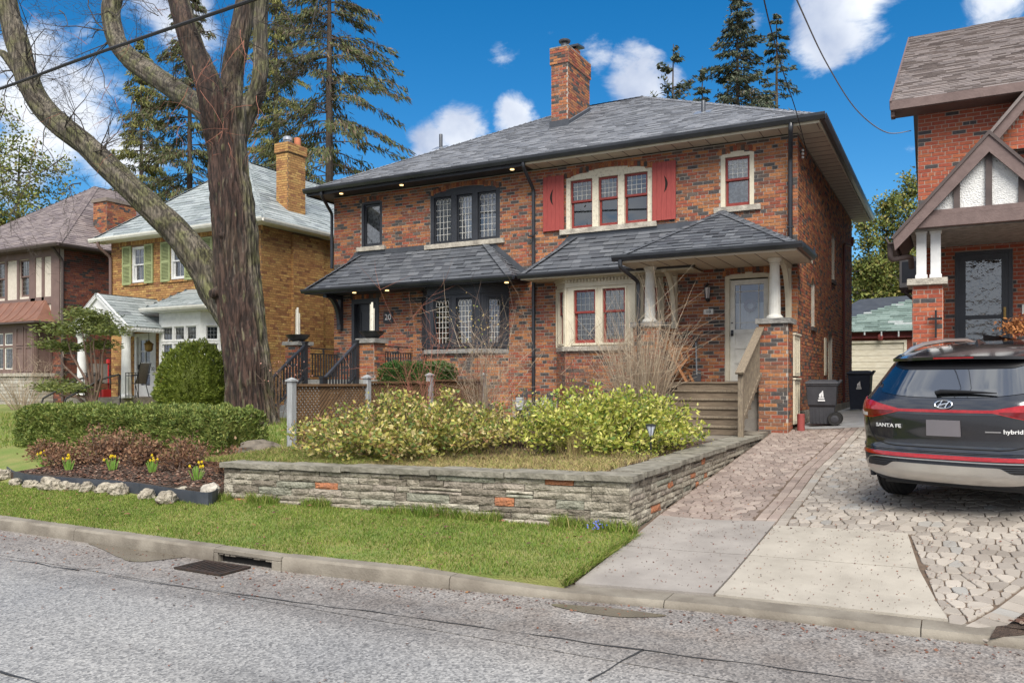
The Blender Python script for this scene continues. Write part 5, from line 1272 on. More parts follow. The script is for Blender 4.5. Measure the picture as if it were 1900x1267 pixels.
# ------------------------------------------------------------------ number 22: buff brick
h22 = thing('buff_brick_house', (-20.6, 17, 1.1), 'golden buff brick house with pale grey hip roof, green shutters and white porch', 'house')
x0, x1, yf, yb = -23.9, -17.3, 17.0, 27.0
W = [(-22.86, -22.25, 4.98, 6.10), (-21.05, -20.42, 4.98, 6.10), (-19.22, -18.6, 4.98, 6.10)]
D22 = (-22.75, -21.75, 1.39, 3.36); B22 = (-20.5, -18.3, 2.15, 4.0)
fF = Fr(0, yf, 0); fS = Fr(x1, 0, R(90)); sW = (18.05, 18.5, 2.35, 3.15)
b = MB(); wall_face(b, fF, x0, x1, .7, 6.4, W + [D22, B22]); wall_face(b, fS, yf, yb, .7, 6.4, [sW]); b.quad([(x0, yb, .7), (x0, yf, .7), (x0, yf, 6.4), (x0, yb, 6.4)])
wl_ = b.build('wall', 'mortar_buff', h22)
bb = Bricks('brick_buff', wl_); bb.wall(fF, x0, x1, 1.0, 6.15, W + [D22, B22]); bb.wall(fS, yf, yb, 1.0, 6.28, [sW], off=.1)
k_ = 0; u = x0
while u < x1: bb.add(fF, u + .006, u + .068, 6.17, 6.37, 0, .015); u += .075
for o in W: bb.wall(fF, o[0] - .12, o[1] + .12, o[2] - .10, o[2] - .02, n0=.02, proud=.03)
ez = 6.40; E0, E1, Ey0, Ey1 = x0 - .42, x1 + .42, yf - .42, yb + .4; R0, R1 = (-20.6, 19.6, 9.15), (-20.6, 24, 9.15)
a, c, d, e = (E0, Ey0, ez), (E1, Ey0, ez), (E1, Ey1, ez), (E0, Ey1, ez)
b = MB(); b.slab([a, c, R0], .03); b.slab([c, d, R1, R0], .03); b.slab([e, a, R0, R1], .03); rf = b.build('roof', 'flashing', h22)
s_ = Shingles('shingle_grey', rf); s_.plane([a, c, R0], .17, .3, .6); s_.plane([c, d, R1, R0], .17, .3, .6); s_.plane([e, a, R0, R1], .17, .3, .6); s_.finish()
for p, q in ((a, R0), (c, R0), (R0, R1)): caps('hip_caps', p, q, 'shingle_grey', rf)
b = MB(); b.wbox((E0 + .01, Ey0 + .01, ez - .10), (E1 - .01, yf, ez - .08)); b.wbox((x1, yf + .001, ez - .10), (E1 - .01, Ey1, ez - .08)); b.build('soffit', 'white_paint', h22)
gutter(Fr(0, Ey0, 0), E0 - .03, E1 + .1, .10, ez + .01, 'white_paint', h22, .11); gutter(Fr(E1, 0, R(90)), Ey0, Ey1, .10, ez + .008, 'white_paint', h22, .11)
downspout([(x0 - .05, Ey0 - .03, ez - .1), (x0 - .05, Ey0, ez - .25), (x0 + .04, yf - .06, ez - .55), (x0 + .04, yf - .06, 3.6)], h22, m='taupe', r=.05)
# chimney on the side wall
b = MB(); b.wbox((-18.2, 18.5, 6.2), (-17.72, 19.25, 9.0)); b.wbox((-17.75, 18.2, .7), (-17.2, 19.5, 6.25)); b.wbox((-18.24, 18.46, 8.82), (-17.68, 19.29, 9.12)); chy = b.build('chimney', 'mortar_buff', h22)
bb.wall(Fr(0, 18.5, 0), -18.2, -17.72, 6.5, 8.8); bb.wall(Fr(-17.72, 0, R(90)), 18.5, 19.25, 6.5, 8.8, off=.1); bb.wall(Fr(0, 18.46, 0), -18.24, -17.68, 8.83, 9.12); bb.wall(Fr(-17.68, 0, R(90)), 18.46, 19.29, 8.83, 9.12)
bb.wall(Fr(-17.2, 0, R(90)), 18.2, 19.5, 1.0, 6.22); bb.wall(Fr(0, 18.2, 0), -17.3, -17.2, 1.0, 6.22)
b = MB(); b.lathe((-18.02, 18.8, 9.12), [(.1, 0), (.1, .14), (.15, .15), (.15, .24), (.09, .28)], 12); b.build('flue_cap', 'flashing_bright', chy, smooth=True); b = MB(); b.lathe((-17.86, 19.05, 9.12), [(.11, 0), (.10, .25), (.09, .27)], 12); b.build('flue', 'terracotta', chy, smooth=True)
for o in W:
    b = MB(); sash(b, fF, o[0], o[1], o[2], o[3], .01, .06, .08); fo = b.build('window_frame', 'white_clean', h22)
    window(fo, fF, o[0] + .06, o[1] - .06, o[2] + .04, o[3] - .04, n=-.02, sash_m='white_clean', grid=(2, 2, 1), lead_m='white_clean', glass='glass', back='lace', backd=.2, w=.04, wb=.05, meet=.5)
def louvre_shutter(u0, u1, z0, z1):
    b = MB(); w_ = .055; sash(b, fF, u0, u1, z0, z1, .06, w_, .04); b.box(fF, u0 + w_, u1 - w_, .021, .059, (z0 + z1) / 2 - .04, (z0 + z1) / 2 + .04); so = b.build('shutter', 'green_shutter', h22)
    b = MB(); b.box(fF, u0 + w_, u1 - w_, .02, .028, z0 + w_, z1 - w_); b.build('shutter_back', 'green_slot', so)
    for za, zb_ in ((z0 + w_, (z0 + z1) / 2 - .04), ((z0 + z1) / 2 + .04, z1 - w_)):
        n_ = int((zb_ - za) / .042); st = (zb_ - za) / n_
        for i in range(n_): b = MB(); b.extrude_u(fF, [(.030, za + st * i + .022), (.056, za + st * i), (.056, za + st * i + .012), (.030, za + st * i + .034)], u0 + w_ - .004, u1 - w_ + .004); b.build('louvre', 'green_shutter', so)
for o in W: louvre_shutter(o[0] - .44, o[0] - .02, o[2] - .06, o[3] + .04); louvre_shutter(o[1] + .0, o[1] + .40, o[2] - .06, o[3] + .04)
b = MB(); sash(b, fS, *sW[:2], *sW[2:], -.02, .06, .06); fo = b.build('window_frame', 'white_clean', h22); b = MB(); b.quad([fS(sW[0], -.06, sW[2]), fS(sW[1], -.06, sW[2]), fS(sW[1], -.06, sW[3]), fS(sW[0], -.06, sW[3])]); b.build('pane', 'glass_dark', fo)
# bay
prof = [(-20.62, 17.0), (-20.6, 16.2), (-18.85, 16.2), (-18.2, 17.0)]; frs = [(Fr(p[0], p[1], math.atan2(q[1] - p[1], q[0] - p[0])), math.hypot(q[0] - p[0], q[1] - p[1])) for p, q in zip(prof, prof[1:])]
b = MB(); wd = MB(); sl = MB()
for i, (f, L_) in enumerate(frs):
    b.quad([f(0, 0, .7), f(L_, 0, .7), f(L_, 0, 2.1), f(0, 0, 2.1)]); bb.wall(f, 0, L_, 1.0, 2.06)
    if i == 0: wall_face(wd, f, 0, L_, 2.15, 4.0); continue
    n_ = 3 if i == 1 else 2; m_ = .12; st = (L_ - 2 * m_) / n_
    hs = [(m_ + st * j + .035, m_ + st * (j + 1) - .035, z0, z1) for j in range(n_) for z0, z1 in ((2.30, 2.95), (3.05, 3.45))]
    wall_face(wd, f, 0, L_, 2.15, 4.0, hs, .06)
    for h in hs: wd.box(f, h[0] - .03, h[0], 0, .02, h[2] - .03, h[3] + .03); wd.box(f, h[1], h[1] + .03, 0, .02, h[2] - .03, h[3] + .03); wd.box(f, h[0], h[1], 0, .02, h[3], h[3] + .03); wd.box(f, h[0], h[1], 0, .02, h[2] - .03, h[2])
b.build('bay_base', 'mortar_buff', h22); bw = wd.build('bay_woodwork', 'white_clean', h22)
for i, (f, L_) in enumerate(frs[1:]):
    n_ = 3 if i == 0 else 2; m_ = .12; st = (L_ - 2 * m_) / n_
    for j in range(n_):
        for z0, z1, g in ((2.30, 2.95, (3, 4)), (3.05, 3.45, (3, 3))): window(bw, f, m_ + st * j + .035, m_ + st * (j + 1) - .035, z0, z1, n=-.02, sash_m='white_clean', kind='single', grid=g, lead_m='lead', glass='glass_dark', back='lace', backd=.15, w=.03, wb=.03)
b = MB(); rg = [(-20.7, 17.0), (-20.68, 16.1), (-18.8, 16.1), (-18.08, 17.0)]; b.v += [(x, y, 2.06) for x, y in rg] + [(x, y, 2.15) for x, y in rg]; b.f += [(4, 5, 6, 7), (0, 1, 5, 4), (1, 2, 6, 5), (2, 3, 7, 6), (3, 2, 1, 0)]; b.m += [0] * 5; b.build('bay_sill', 'limestone', h22, bevel=.008)
A, B_, C_, D_ = (-20.95, 15.9, 3.98), (-18.3, 15.9, 3.98), (-18.75, 17, 4.62), (-20.35, 17, 4.62); E_ = (-17.8, 17, 3.98); G_ = (-20.95, 17, 3.98)
b = MB(); b.slab([A, B_, C_, D_], .03); b.slab([B_, E_, C_], .03); b.slab([G_, A, D_], .03); br = b.build('bay_roof', 'flashing', h22); s_ = Shingles('shingle_grey', br); s_.plane([A, B_, C_, D_], .15, .25, .5); s_.plane([B_, E_, C_], .15, .25, .5); s_.plane([G_, A, D_], .15, .25, .5); s_.finish()
gutter(Fr(0, 15.9, 0), -21.0, -18.25, .09, 4.0, 'white_paint', h22, .10)
b = MB(); b.wbox((-20.93, 15.92, 3.87), (-18.3, 16.99, 3.90)); b.build('soffit', 'white_clean', h22)
# entrance porch
b = MB(); b.wbox((-23.2, 15.0, .9), (-20.65, 16.99, 1.39)); b.build('porch_floor', 'foundation', h22)
px0, px1, pzE, pAx, pAz, py0 = -23.02, -20.42, 3.42, -21.72, 4.38, 15.0
b = MB(); b.slab([(px1, py0 - .05, pzE), (px1, 17, pzE), (pAx, 17, pAz), (pAx, py0 - .05, pAz)], .04); b.slab([(px0, py0 - .05, pzE), (px0, 17, pzE), (pAx, 17, pAz), (pAx, py0 - .05, pAz)], .04); prf = b.build('porch_roof', 'white_clean', h22)
s_ = Shingles('shingle_grey', prf); s_.plane([(px1, py0 - .06, pzE), (px1, 17, pzE), (pAx, 17, pAz), (pAx, py0 - .06, pAz)], .15, .25, .5); s_.plane([(px0, 17, pzE), (px0, py0 - .06, pzE), (pAx, py0 - .06, pAz), (pAx, 17, pAz)], .15, .25, .5); s_.finish()
fP = Fr(0, py0 + .02, 0); b = MB(); arc = [(pAx + .82 * math.cos(R(180 - t * 15)), 3.28 + .52 * math.sin(R(t * 15))) for t in range(13)]
b.poly([fP(px0 + .06, 0, pzE - .14)] + [fP(u, 0, z) for u, z in arc[:1]] + [fP(u, 0, z) for u, z in arc[1:7]] + [fP(pAx, 0, pAz - .05)]); b.poly([fP(pAx, 0, pAz - .05)] + [fP(u, 0, z) for u, z in arc[6:]] + [fP(px1 - .06, 0, pzE - .14)])
for (u, z), (v, y_) in zip(arc, arc[1:]): b.quad([fP(u, 0, z), fP(u, -.12, z), fP(v, -.12, y_), fP(v, 0, y_)])
for sx, ux in ((-1, px0), (1, px1)):
    b.bar(fP(ux, .03, pzE - .03), fP(pAx, .03, pAz - .03), .06, .12); b.wbox((min(ux, ux - sx * .28), py0 + .02, 3.28), (max(ux, ux - sx * .28), 16.98, 3.44))
b.build('pediment', 'white_clean', h22)
b = MB()
for i in range(18): y = py0 + .06 + i * .10; b.wbox((px1 + .001, y, 3.32), (px1 + .03, y + .05, 3.39))
b.build('dentils', 'white_clean', h22, kind='stuff')
for x in (-22.72, -20.72):
    b = MB(); b.lathe((x, 15.2, 1.39), [(.19, 0), (.19, .05), (.155, .08), (.14, .12), (.14, .15)] + [(.14 - .025 * t / 6, .15 + 1.55 * t / 6) for t in range(1, 7)] + [(.13, 1.75), (.16, 1.80), (.17, 1.84), (.17, 1.89)], 24); b.build('column', 'white_clean', h22, smooth=True)
a_, c_, e_, g_ = D22; b = MB(); b.box(fF, a_, a_ + .10, -.10, .02, e_, g_); b.box(fF, c_ - .25, c_, -.10, .02, e_, g_); b.box(fF, a_ + .10, c_ - .25, -.10, .02, g_ - .1, g_); b.build('door_frame', 'white_clean', h22)
b = MB(); sash(b, fF, a_ + .10, c_ - .25, e_, g_ - .1, -.05, .10, .04, wb=.35); dr = b.build('door', 'white_clean', h22)
b = MB(); b.quad([fF(a_ + .18, -.07, e_ + .3), fF(c_ - .33, -.07, e_ + .3), fF(c_ - .33, -.07, g_ - .18), fF(a_ + .18, -.07, g_ - .18)]); b.build('pane', 'glass_dark', dr); b = MB(); leaded(b, fF, a_ + .2, c_ - .35, e_ + .35, g_ - .2, -.06, 2, 4, w=.03); b.build('muntins', 'white_clean', dr)
b = MB(); b.quad([fF(a_ + .1, -.2, e_), fF(c_ - .2, -.2, e_), fF(c_ - .2, -.2, g_), fF(a_ + .1, -.2, g_)]); b.build('curtain', 'lace', dr); b = MB(); b.box(fF, a_ + .12, a_ + .16, -.049, -.02, e_ + .85, e_ + 1.0); b.build('door_handle', 'iron', dr)
bb.finish()
# ------------------------------------------------------------------ number 24: half timbered
h24 = thing('half_timbered_house', (-30, 17, 1.1), 'brown half-timbered house with copper bay roof and pale stone base', 'house')
x0, x1 = -34.0, -26.4; fF = Fr(0, 17, 0); fS = Fr(x1, 0, R(90))
W = [(-30.05, -29.5, 4.8, 6.08), (-28.66, -28.06, 4.8, 6.08)]
b = MB(); wall_face(b, fF, x0, x1, .8, 6.4, W); wall_face(b, fS, 17, 26, .8, 6.4); wl_ = b.build('wall', 'mortar_dark', h24)
db = Bricks('brick_dark', wl_); db.wall(fS, 17, 26, 1.0, 6.35); db.wall(fF, -27.5, x1, 1.0, 3.8); db.finish()
b = MB(); wall_face(b, Fr(0, 16.86, 0), x0, x1 + .02, 3.82, 6.36, W, .1); b.quad([(x1 + .02, 16.86, 3.82), (x1 + .02, 17.0, 3.82), (x1 + .02, 17.0, 6.36), (x1 + .02, 16.86, 6.36)]); b.quad([(x0, 16.86, 3.82), (x0, 17, 3.82), (x1 + .02, 17, 3.82), (x1 + .02, 16.86, 3.82)]); up = b.build('stucco_panel', 'stucco_cream', h24)
ft = Fr(0, 16.86, 0)
for u0, u1, z0, z1 in [(-26.82, -26.37, 3.83, 6.35), (-27.35, -27.22, 3.98, 6.1), (-27.98, -27.72, 4.6, 6.1), (-28.78, -28.66, 4.72, 6.1), (-28.06, -27.98, 4.72, 6.1), (-29.5, -29.38, 4.72, 6.1), (-30.2, -30.05, 4.72, 6.1), (-34, -26.82, 4.5, 4.72), (-34, -26.82, 6.1, 6.35), (-27.72, -26.82, 4.721, 4.74), (-34, -26.82, 3.82, 3.98)]:
    b = MB(); b.box(ft, u0, u1, .001, .035, z0, z1); b.build('timber', 'taupe', h24)
for o in W: window(h24, ft, *o, n=-.03, sash_m='taupe', grid=(3, 4, 4), lead_m='lead', glass='glass_dark', back='room_dark', w=.05)
ez = 6.42; a, c, d, e = (x0 - .5, 16.45, ez), (x1 + .5, 16.45, ez), (x1 + .5, 26.5, ez), (x0 - .5, 26.5, ez); R0, R1 = (-30.2, 20.75, 9.65), (-30.2, 22.2, 9.65)
b = MB(); b.slab([a, c, R0], .03); b.slab([c, d, R1, R0], .03); b.slab([e, a, R0, R1], .03); rf = b.build('roof', 'flashing', h24); s_ = Shingles('shingle_mauve', rf); s_.plane([a, c, R0], .15, .2, .4); s_.plane([c, d, R1, R0], .15, .2, .4); s_.plane([e, a, R0, R1], .15, .2, .4); s_.finish(); caps('hip_caps', c, R0, 'shingle_mauve', rf)
gutter(Fr(0, 16.45, 0), x0, x1 + .6, .10, ez + .01, 'taupe_dark', h24, .11); gutter(Fr(x1 + .5, 0, R(90)), 16.45, 26, .10, ez + .01, 'taupe_dark', h24, .11); b = MB(); b.wbox((x0, 16.5, ez - .1), (x1 + .45, 17, ez - .08)); b.wbox((x1, 17.001, ez - .1), (x1 + .45, 26, ez - .08)); b.build('soffit', 'taupe_dark', h24)
downspout([(x1 + .09, 16.55, ez - .1), (x1 + .09, 16.9, ez - .5), (x1 + .09, 16.9, 1.2)], h24, m='taupe_dark', r=.05)
b = MB(); b.wbox((-27.3, 18.7, 1.0), (-26.55, 19.9, 8.3)); chb = b.build('chimney', 'mortar_dark', h24); db = Bricks('brick_rug', chb); db.wall(Fr(0, 18.7, 0), -27.3, -26.55, 6.4, 8.3); db.wall(Fr(-26.55, 0, R(90)), 18.7, 19.9, 5.6, 8.3); db.finish()
b = MB(); b.wbox((-27.35, 18.65, 8.3), (-26.5, 19.95, 8.42)); b.build('chimney_cap', 'mortar_dark', chb)
# bay: stone base, panelled woodwork, leaded lights, flared copper roof
b = MB(); b.wbox((-34, 16.3, .8), (-26.95, 16.98, 2.02)); bs = b.build('bay_base', 'mortar_dark', h24); sb = Bricks('stone_pale', bs)
for f, u0, u1 in ((Fr(0, 16.3, 0), -31.5, -26.95), (Fr(-26.95, 0, R(90)), 16.3, 16.98)): sb.wall(f, u0, u1, .95, 2.02, course=.12, ln=.34, gap=.014, proud=.02)
sb.finish(name='stone')
b = MB(); b.wbox((-34, 16.22, 2.03), (-26.87, 16.99, 2.14)); b.build('bay_sill', 'limestone', h24, bevel=.01)
fB = Fr(0, 16.36, 0); lw = [(-30.9 + .55 * i, -30.9 + .55 * i + .47) for i in range(5)]; hs = [(u, v, z0, z1) for u, v in lw for z0, z1 in ((2.28, 3.02), (3.10, 3.52))]
b = MB(); wall_face(b, fB, -34, -27.0, 2.14, 3.8, hs, .06); b.quad([(-27, 16.36, 2.14), (-27, 17, 2.14), (-27, 17, 3.8), (-27, 16.36, 3.8)]); bwd = b.build('bay_woodwork', 'taupe', h24)
for u0, u1 in ((-28.02, -27.58), (-27.5, -27.05)):
    b = MB(); sash(b, fB, u0, u1, 2.2, 3.05, .025, .06, .024); sash(b, fB, u0, u1, 3.08, 3.7, .025, .06, .024); b.build('panel', 'taupe', bwd)
b = MB(); sash(b, Fr(-27.0, 0, R(90)), 16.4, 16.95, 2.2, 3.05, .025, .07, .024); sash(b, Fr(-27.0, 0, R(90)), 16.4, 16.95, 3.08, 3.7, .025, .07, .024); b.build('panel', 'taupe', bwd)
for h in hs: window(bwd, fB, *h, n=-.02, sash_m='white_paint', kind='single', grid=(4, 5), lead_m='lead', glass='glass', back='lace', backd=.2, w=.035, wb=.035)
b = MB(); prf_ = [(16.06, 3.86), (16.22, 3.93), (16.42, 4.10), (16.6, 4.32), (16.74, 4.52), (16.82, 4.62)]
for (y, z), (y2, z2) in zip(prf_, prf_[1:]):
    o1, o2 = 16.99 - y, 16.99 - y2; xa, xb = -27.0 + (o1 - .1) * .75 - .15, -27.0 + (o2 - .1) * .75 - .15
    b.quad([(-34, y, z), (xa, y, z), (xb, y2, z2), (-34, y2, z2)]); b.quad([(xa, y, z), (xa + .02, 16.99, z), (xb + .02, 16.99, z2), (xb, y2, z2)])
cp = b.build('copper_roof', 'copper', h24, smooth=True)
for i in range(9):
    x = -31 + i * .48; b = MB(); b.tube([(x, y - .012, z + .012) for y, z in prf_], .011, 6); b.build('seam', 'copper', cp)
b = MB(); b.wbox((-34, 16.05, 3.80), (-26.5, 16.98, 3.85)); b.build('bay_cornice', 'taupe_dark', h24)
# ------------------------------------------------------------------ number 16: red brick with a gabled porch
h16 = thing('red_brick_house', (3, 17, 1.1), 'red brick house with half-timbered gabled porch and dark storm door', 'house')
x0, x1, yb = -.57, 8.0, 30.5; fF = Fr(0, 17, 0); D16 = (.04, .94, 1.95, 4.20)
b = MB(); wall_face(b, fF, x0, x1, .6, 7.1, [D16]); b.quad([(x0, yb, .6), (x0, 17, .6), (x0, 17, 7.1), (x0, yb, 7.1)]); b.poly([(x0, 17, 7.1), (x0, 30.5, 7.1), (x0, 23.7, 10.7)]); wl_ = b.build('wall', 'mortar_light', h16)
rb = Bricks('brick_red', wl_, single=250); rb.wall(fF, x0, 5.5, 1.0, 7.0, [D16], gap=.013); 
ez = 6.98; a, c, d, e = (x0 - .42, 16.5, ez), (x1, 16.5, ez), (x1, 23.7, 10.84), (x0 - .42, 23.7, 10.84)
b = MB(); b.slab([a, c, d, e], .10); b.slab([(x0 - .42, 30.9, ez), (x1, 30.9, ez), d, e], .10); rf = b.build('roof', 'taupe_right', h16)
s_ = Shingles('shingle_brown', rf, single=0); s_.plane([a, c, d, e], .15, .2, .42, .016); s_.finish()
b = MB(); b.wbox((x0 - .44, 16.46, ez - .16), (x1, 16.50, ez + .0)); b.wbox((x0 - .42, 16.50, ez - .17), (x1, 17, ez - .15)); b.bar((x0 - .43, 16.48, ez - .07), (x0 - .43, 23.7, 10.84 - .07), .04, .16); b.bar((x0 - .4, 16.55, ez - .2), (x0 - .4, 16.75, ez - .2), .07, .12); b.build('fascia', 'taupe_right', h16)
# cross gable further right
fG = Fr(0, 16.7, 0); b = MB(); b.poly([fG(.55, -.02, 5.9), fG(5.2, -.02, 5.9), fG(2.9, -.02, 8.8)]); b.build('gable_wall', 'mortar_light', h16); rb.wall(fG, .55, 3.2, 5.9, 8.7, clip=lambda z: (.58 + (z - 5.9) * .81, 3.2), n0=-.02, gap=.013)
b = MB(); b.bar(fG(.42, .20, 5.85), fG(2.9, .20, 8.9), .05, .20); b.bar(fG(5.4, .20, 5.85), fG(2.9, .20, 8.9), .05, .20); b.build('bargeboard', 'taupe_right', h16)
b = MB(); b.slab([(.36, 16.42, 5.95), (.36, 18.4, 5.95), (2.9, 22, 9.0), (2.9, 16.42, 9.0)], .05); b.build('gable_roof', 'shingle_brown', h16)
# porch
gx0, gx1, gax, gz0, gaz, gy = -.86, 1.86, .50, 4.20, 5.72, 14.75
b = MB(); b.slab([(gx0, gy, gz0), (gx0, 17, gz0), (gax, 17, gaz), (gax, gy, gaz)], .06); b.slab([(gx1, gy, gz0), (gx1, 17, gz0), (gax, 17, gaz), (gax, gy, gaz)], .06); pr = b.build('porch_roof', 'taupe_dark', h16)
s_ = Shingles('shingle_brown', pr); s_.plane([(gx1, gy - .02, gz0), (gx1, 17, gz0), (gax, 17, gaz), (gax, gy - .02, gaz)], .14, .2, .4); s_.plane([(gx0, 17, gz0), (gx0, gy - .02, gz0), (gax, gy - .02, gaz), (gax, 17, gaz)], .14, .2, .4); s_.finish()
fG = Fr(0, gy, 0)
for ux in (gx0, gx1):
    sg = 1 if ux == gx1 else -1; dz = Vector((gax - ux, gaz - gz0)).normalized(); nn = Vector((-dz.y, dz.x)); nn = nn if nn.y > 0 else -nn
    q = [(ux, gz0 - .02), (gax, gaz - .02), (gax, gaz - .30), (ux + .03 * -sg, gz0 - .22)]
    b = MB(); b.extrude(fG, q, .0, .05); b.build('bargeboard', 'taupe_right', h16)
    q = [(ux - .0, gz0 + .03), (gax, gaz + .035), (gax, gaz - .035), (ux, gz0 - .04)]; b = MB(); b.extrude(fG, q, .051, .075); b.build('verge_trim', 'taupe_dark', h16)
b = MB(); b.poly([fG(-.30, -.10, 4.58), fG(1.30, -.10, 4.58), fG(gax, -.10, 5.50)]); b.build('stucco_panel', 'stucco_white', h16)
for u, zt_ in ((.06, 5.0), (.50, 5.46), (.94, 5.0)): b = MB(); b.box(fG, u - .045, u + .045, -.098, -.05, 4.6, zt_); b.build('timber', 'taupe_dark', h16)
b = MB(); b.box(fG, -.45, 1.45, -.10, -.04, 4.52, 4.60); b.box(fG, -.62, 1.62, -.22, -.02, 4.33, 4.515); b.build('porch_beam', 'taupe_right', h16)
b = MB(); b.wbox((-.62, 14.9, 4.31), (1.6, 16.99, 4.328)); b.build('porch_ceiling', 'capstone', h16)
b = MB(); b.wbox((-.58, 15.0, .6), (-.14, 15.44, 3.42)); b.build('pier', 'mortar_light', h16); rb.wall(Fr(0, 15.0, 0), -.58, -.14, 1.2, 3.42, gap=.013); rb.wall(Fr(-.14, 0, R(90)), 15.0, 15.44, 1.2, 3.42, gap=.013); rb.wall(Fr(-.58, 0, R(-90)), -15.44, -15.0, 1.2, 3.42, gap=.013)
rough_slab('pier_cap', (-.66, 14.92, 3.422), (-.07, 15.52, 3.53), 'limestone', h16, .012)
for x in (-.455, -.245):
    b = MB(); b.wbox((x - .075, 15.06, 3.60), (x + .075, 15.21, 4.28)); b.wbox((x - .09, 15.045, 3.535), (x + .09, 15.225, 3.60)); b.wbox((x - .09, 15.045, 4.281), (x + .09, 15.225, 4.329)); b.build('post', 'white_clean', h16, bevel=.004)
gutter(Fr(gx0, 0, R(-90)), -16.9, -14.72, .11, gz0 + .02, 'taupe_dark', h16, .12)
downspout([(gx0 - .05, 14.82, gz0 - .08), (gx0 - .05, 14.86, gz0 - .35), (-.62, 15.3, 3.95), (-.62, 15.6, 3.80)], h16, m='taupe_dark', r=.045)
rb.finish()
b = MB(); b.wbox((-.5, 15.2, .7), (2.4, 16.98, 1.93)); b.build('porch_floor', 'foundation', h16)
a_, c_, e_, g_ = D16; b = MB(); sash(b, fF, a_, c_, e_, g_, .02, .06, .10); b.build('door_frame', 'black_trim', h16)
b = MB(); sash(b, fF, a_ + .06, c_ - .06, e_, g_ - .06, .005, .11, .04, wb=.2); b.box(fF, a_ + .17, c_ - .17, -.034, .004, e_ + 1.02, e_ + 1.09); dr = b.build('storm_door', 'black_trim', h16)
for z0, z1 in ((e_ + .18, e_ + 1.03), (e_ + 1.08, g_ - .16)): b = MB(); b.quad([fF(a_ + .16, -.015, z0), fF(c_ - .16, -.015, z0), fF(c_ - .16, -.015, z1), fF(a_ + .16, -.015, z1)]); b.build('pane', 'glass_wavy', dr)
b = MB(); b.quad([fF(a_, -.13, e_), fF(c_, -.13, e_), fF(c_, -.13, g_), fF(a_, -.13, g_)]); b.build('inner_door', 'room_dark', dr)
b = MB(); b.box(fF, c_ - .14, c_ - .10, .006, .02, e_ + 1.0, e_ + 1.22); b.bar(fF(c_ - .12, .05, e_ + 1.03), fF(c_ - .12, .05, e_ + 1.19), .018, .018); b.build('door_handle', 'brass', dr)
# number tile (its right half leaves the frame), outdoor lamp
t16 = thing('ornamental_tile', (1.22, 16.98, 3.1), 'chipped white wall tile on the red brick right of the storm door', 'tile')
b = MB(); b.box(fF, 1.08, 1.40, .012, .03, 3.03, 3.20); b.build('tile', 'tile_white', t16)
# air conditioner on brackets on the side wall
ac = thing('air_conditioner', (-.85, 21, 3.3), 'grey wall-mounted air conditioner box on steel brackets behind the gabled porch', 'air conditioner')
q0 = PX(1680, 485, -.95); b = MB(); b.wbox((-1.05, 20.2, 3.95), (-.62, 21.0, 4.62)); b.build('casing', 'ac_grey', ac, bevel=.015)
b = MB(); b.wbox((-1.0, 20.185, 4.05), (-.68, 20.199, 4.52)); b.build('grille', 'flashing', ac)
for y in (20.3, 20.85):
    b = MB(); b.bar((-1.05, y, 3.92), (-.58, y, 3.92), .04, .05); b.bar((-.98, y, 3.90), (-.58, y, 3.5), .04, .04); b.build('bracket', 'taupe_dark', ac)
# ------------------------------------------------------------------ garage
gr = thing('garage', (-2.5, 36, 1.4), 'small garage with white board door and patched green shingle roof at the driveway end', 'garage')
gx0, gx1, gY, gz = -5.4, -1.0, 36.0, 1.15; fg = Fr(0, gY, 0)
b = MB(); wall_face(b, fg, gx0, gx1, gz, 3.95, [(-4.6, -1.6, gz, 3.52)], .1); b.quad([(gx1, gY, gz), (gx1, gY + 6, gz), (gx1, gY + 6, 3.95), (gx1, gY, 3.95)]); b.build('wall', 'brick_dark', gr)
n_ = 9; st = (3.42 - gz) / n_
for i in range(n_): b = MB(); b.box(fg, -4.5, -1.7, -.06, -.03 + .006 * (i % 2), gz + st * i + .006, gz + st * (i + 1) - .006); b.build('door_board', 'garage_white', gr)
b = MB(); b.box(fg, -4.6, -4.5, -.08, .03, gz, 3.52); b.box(fg, -1.7, -1.6, -.08, .03, gz, 3.52); b.box(fg, -4.5, -1.7, -.08, .03, 3.42, 3.52); b.quad([fg(-4.5, -.07, gz), fg(-1.7, -.07, gz), fg(-1.7, -.07, 3.42), fg(-4.5, -.07, 3.42)]); b.build('door_frame', 'garage_white', gr)
b = MB(); b.box(fg, gx0 - .2, gx1 + .2, .0, .12, 3.62, 3.90); b.build('fascia', 'fascia_maroon', gr); b = MB(); b.lathe(fg(-2.55, .2, 3.52), [(.06, 0), (.10, .06), (.10, .2), (.06, .26)], 12); b.build('lamp', 'red_post', gr, smooth=True)
a, c, R0, R1 = (gx0 - .3, gY - .35, 3.88), (gx1 + .3, gY - .35, 3.88), (-2.7, gY + 3, 5.5), (-3.6, gY + 3, 5.5)
b = MB(); b.slab([a, c, (-.4, gY + 3, 5.6), (-.9, gY + 3, 5.6), R1], .04); b.slab([a, R1, (gx0 - .3, gY + 6.5, 3.88)], .04); rf = b.build('roof', 'flashing', gr); s_ = Shingles('shingle_green', rf); s_.plane([a, c, (-.4, gY + 3, 5.6), (-.9, gY + 3, 5.6)], .2, .3, .7, .02); s_.finish()
for i in range(7): x = -5 + i * .62; b = MB(); b.wbox((x, gY - .42, 3.74 - .05 * (i % 3)), (x + .05, gY - .33, 3.86)); b.build('drip_bracket', 'meter_grey', gr)
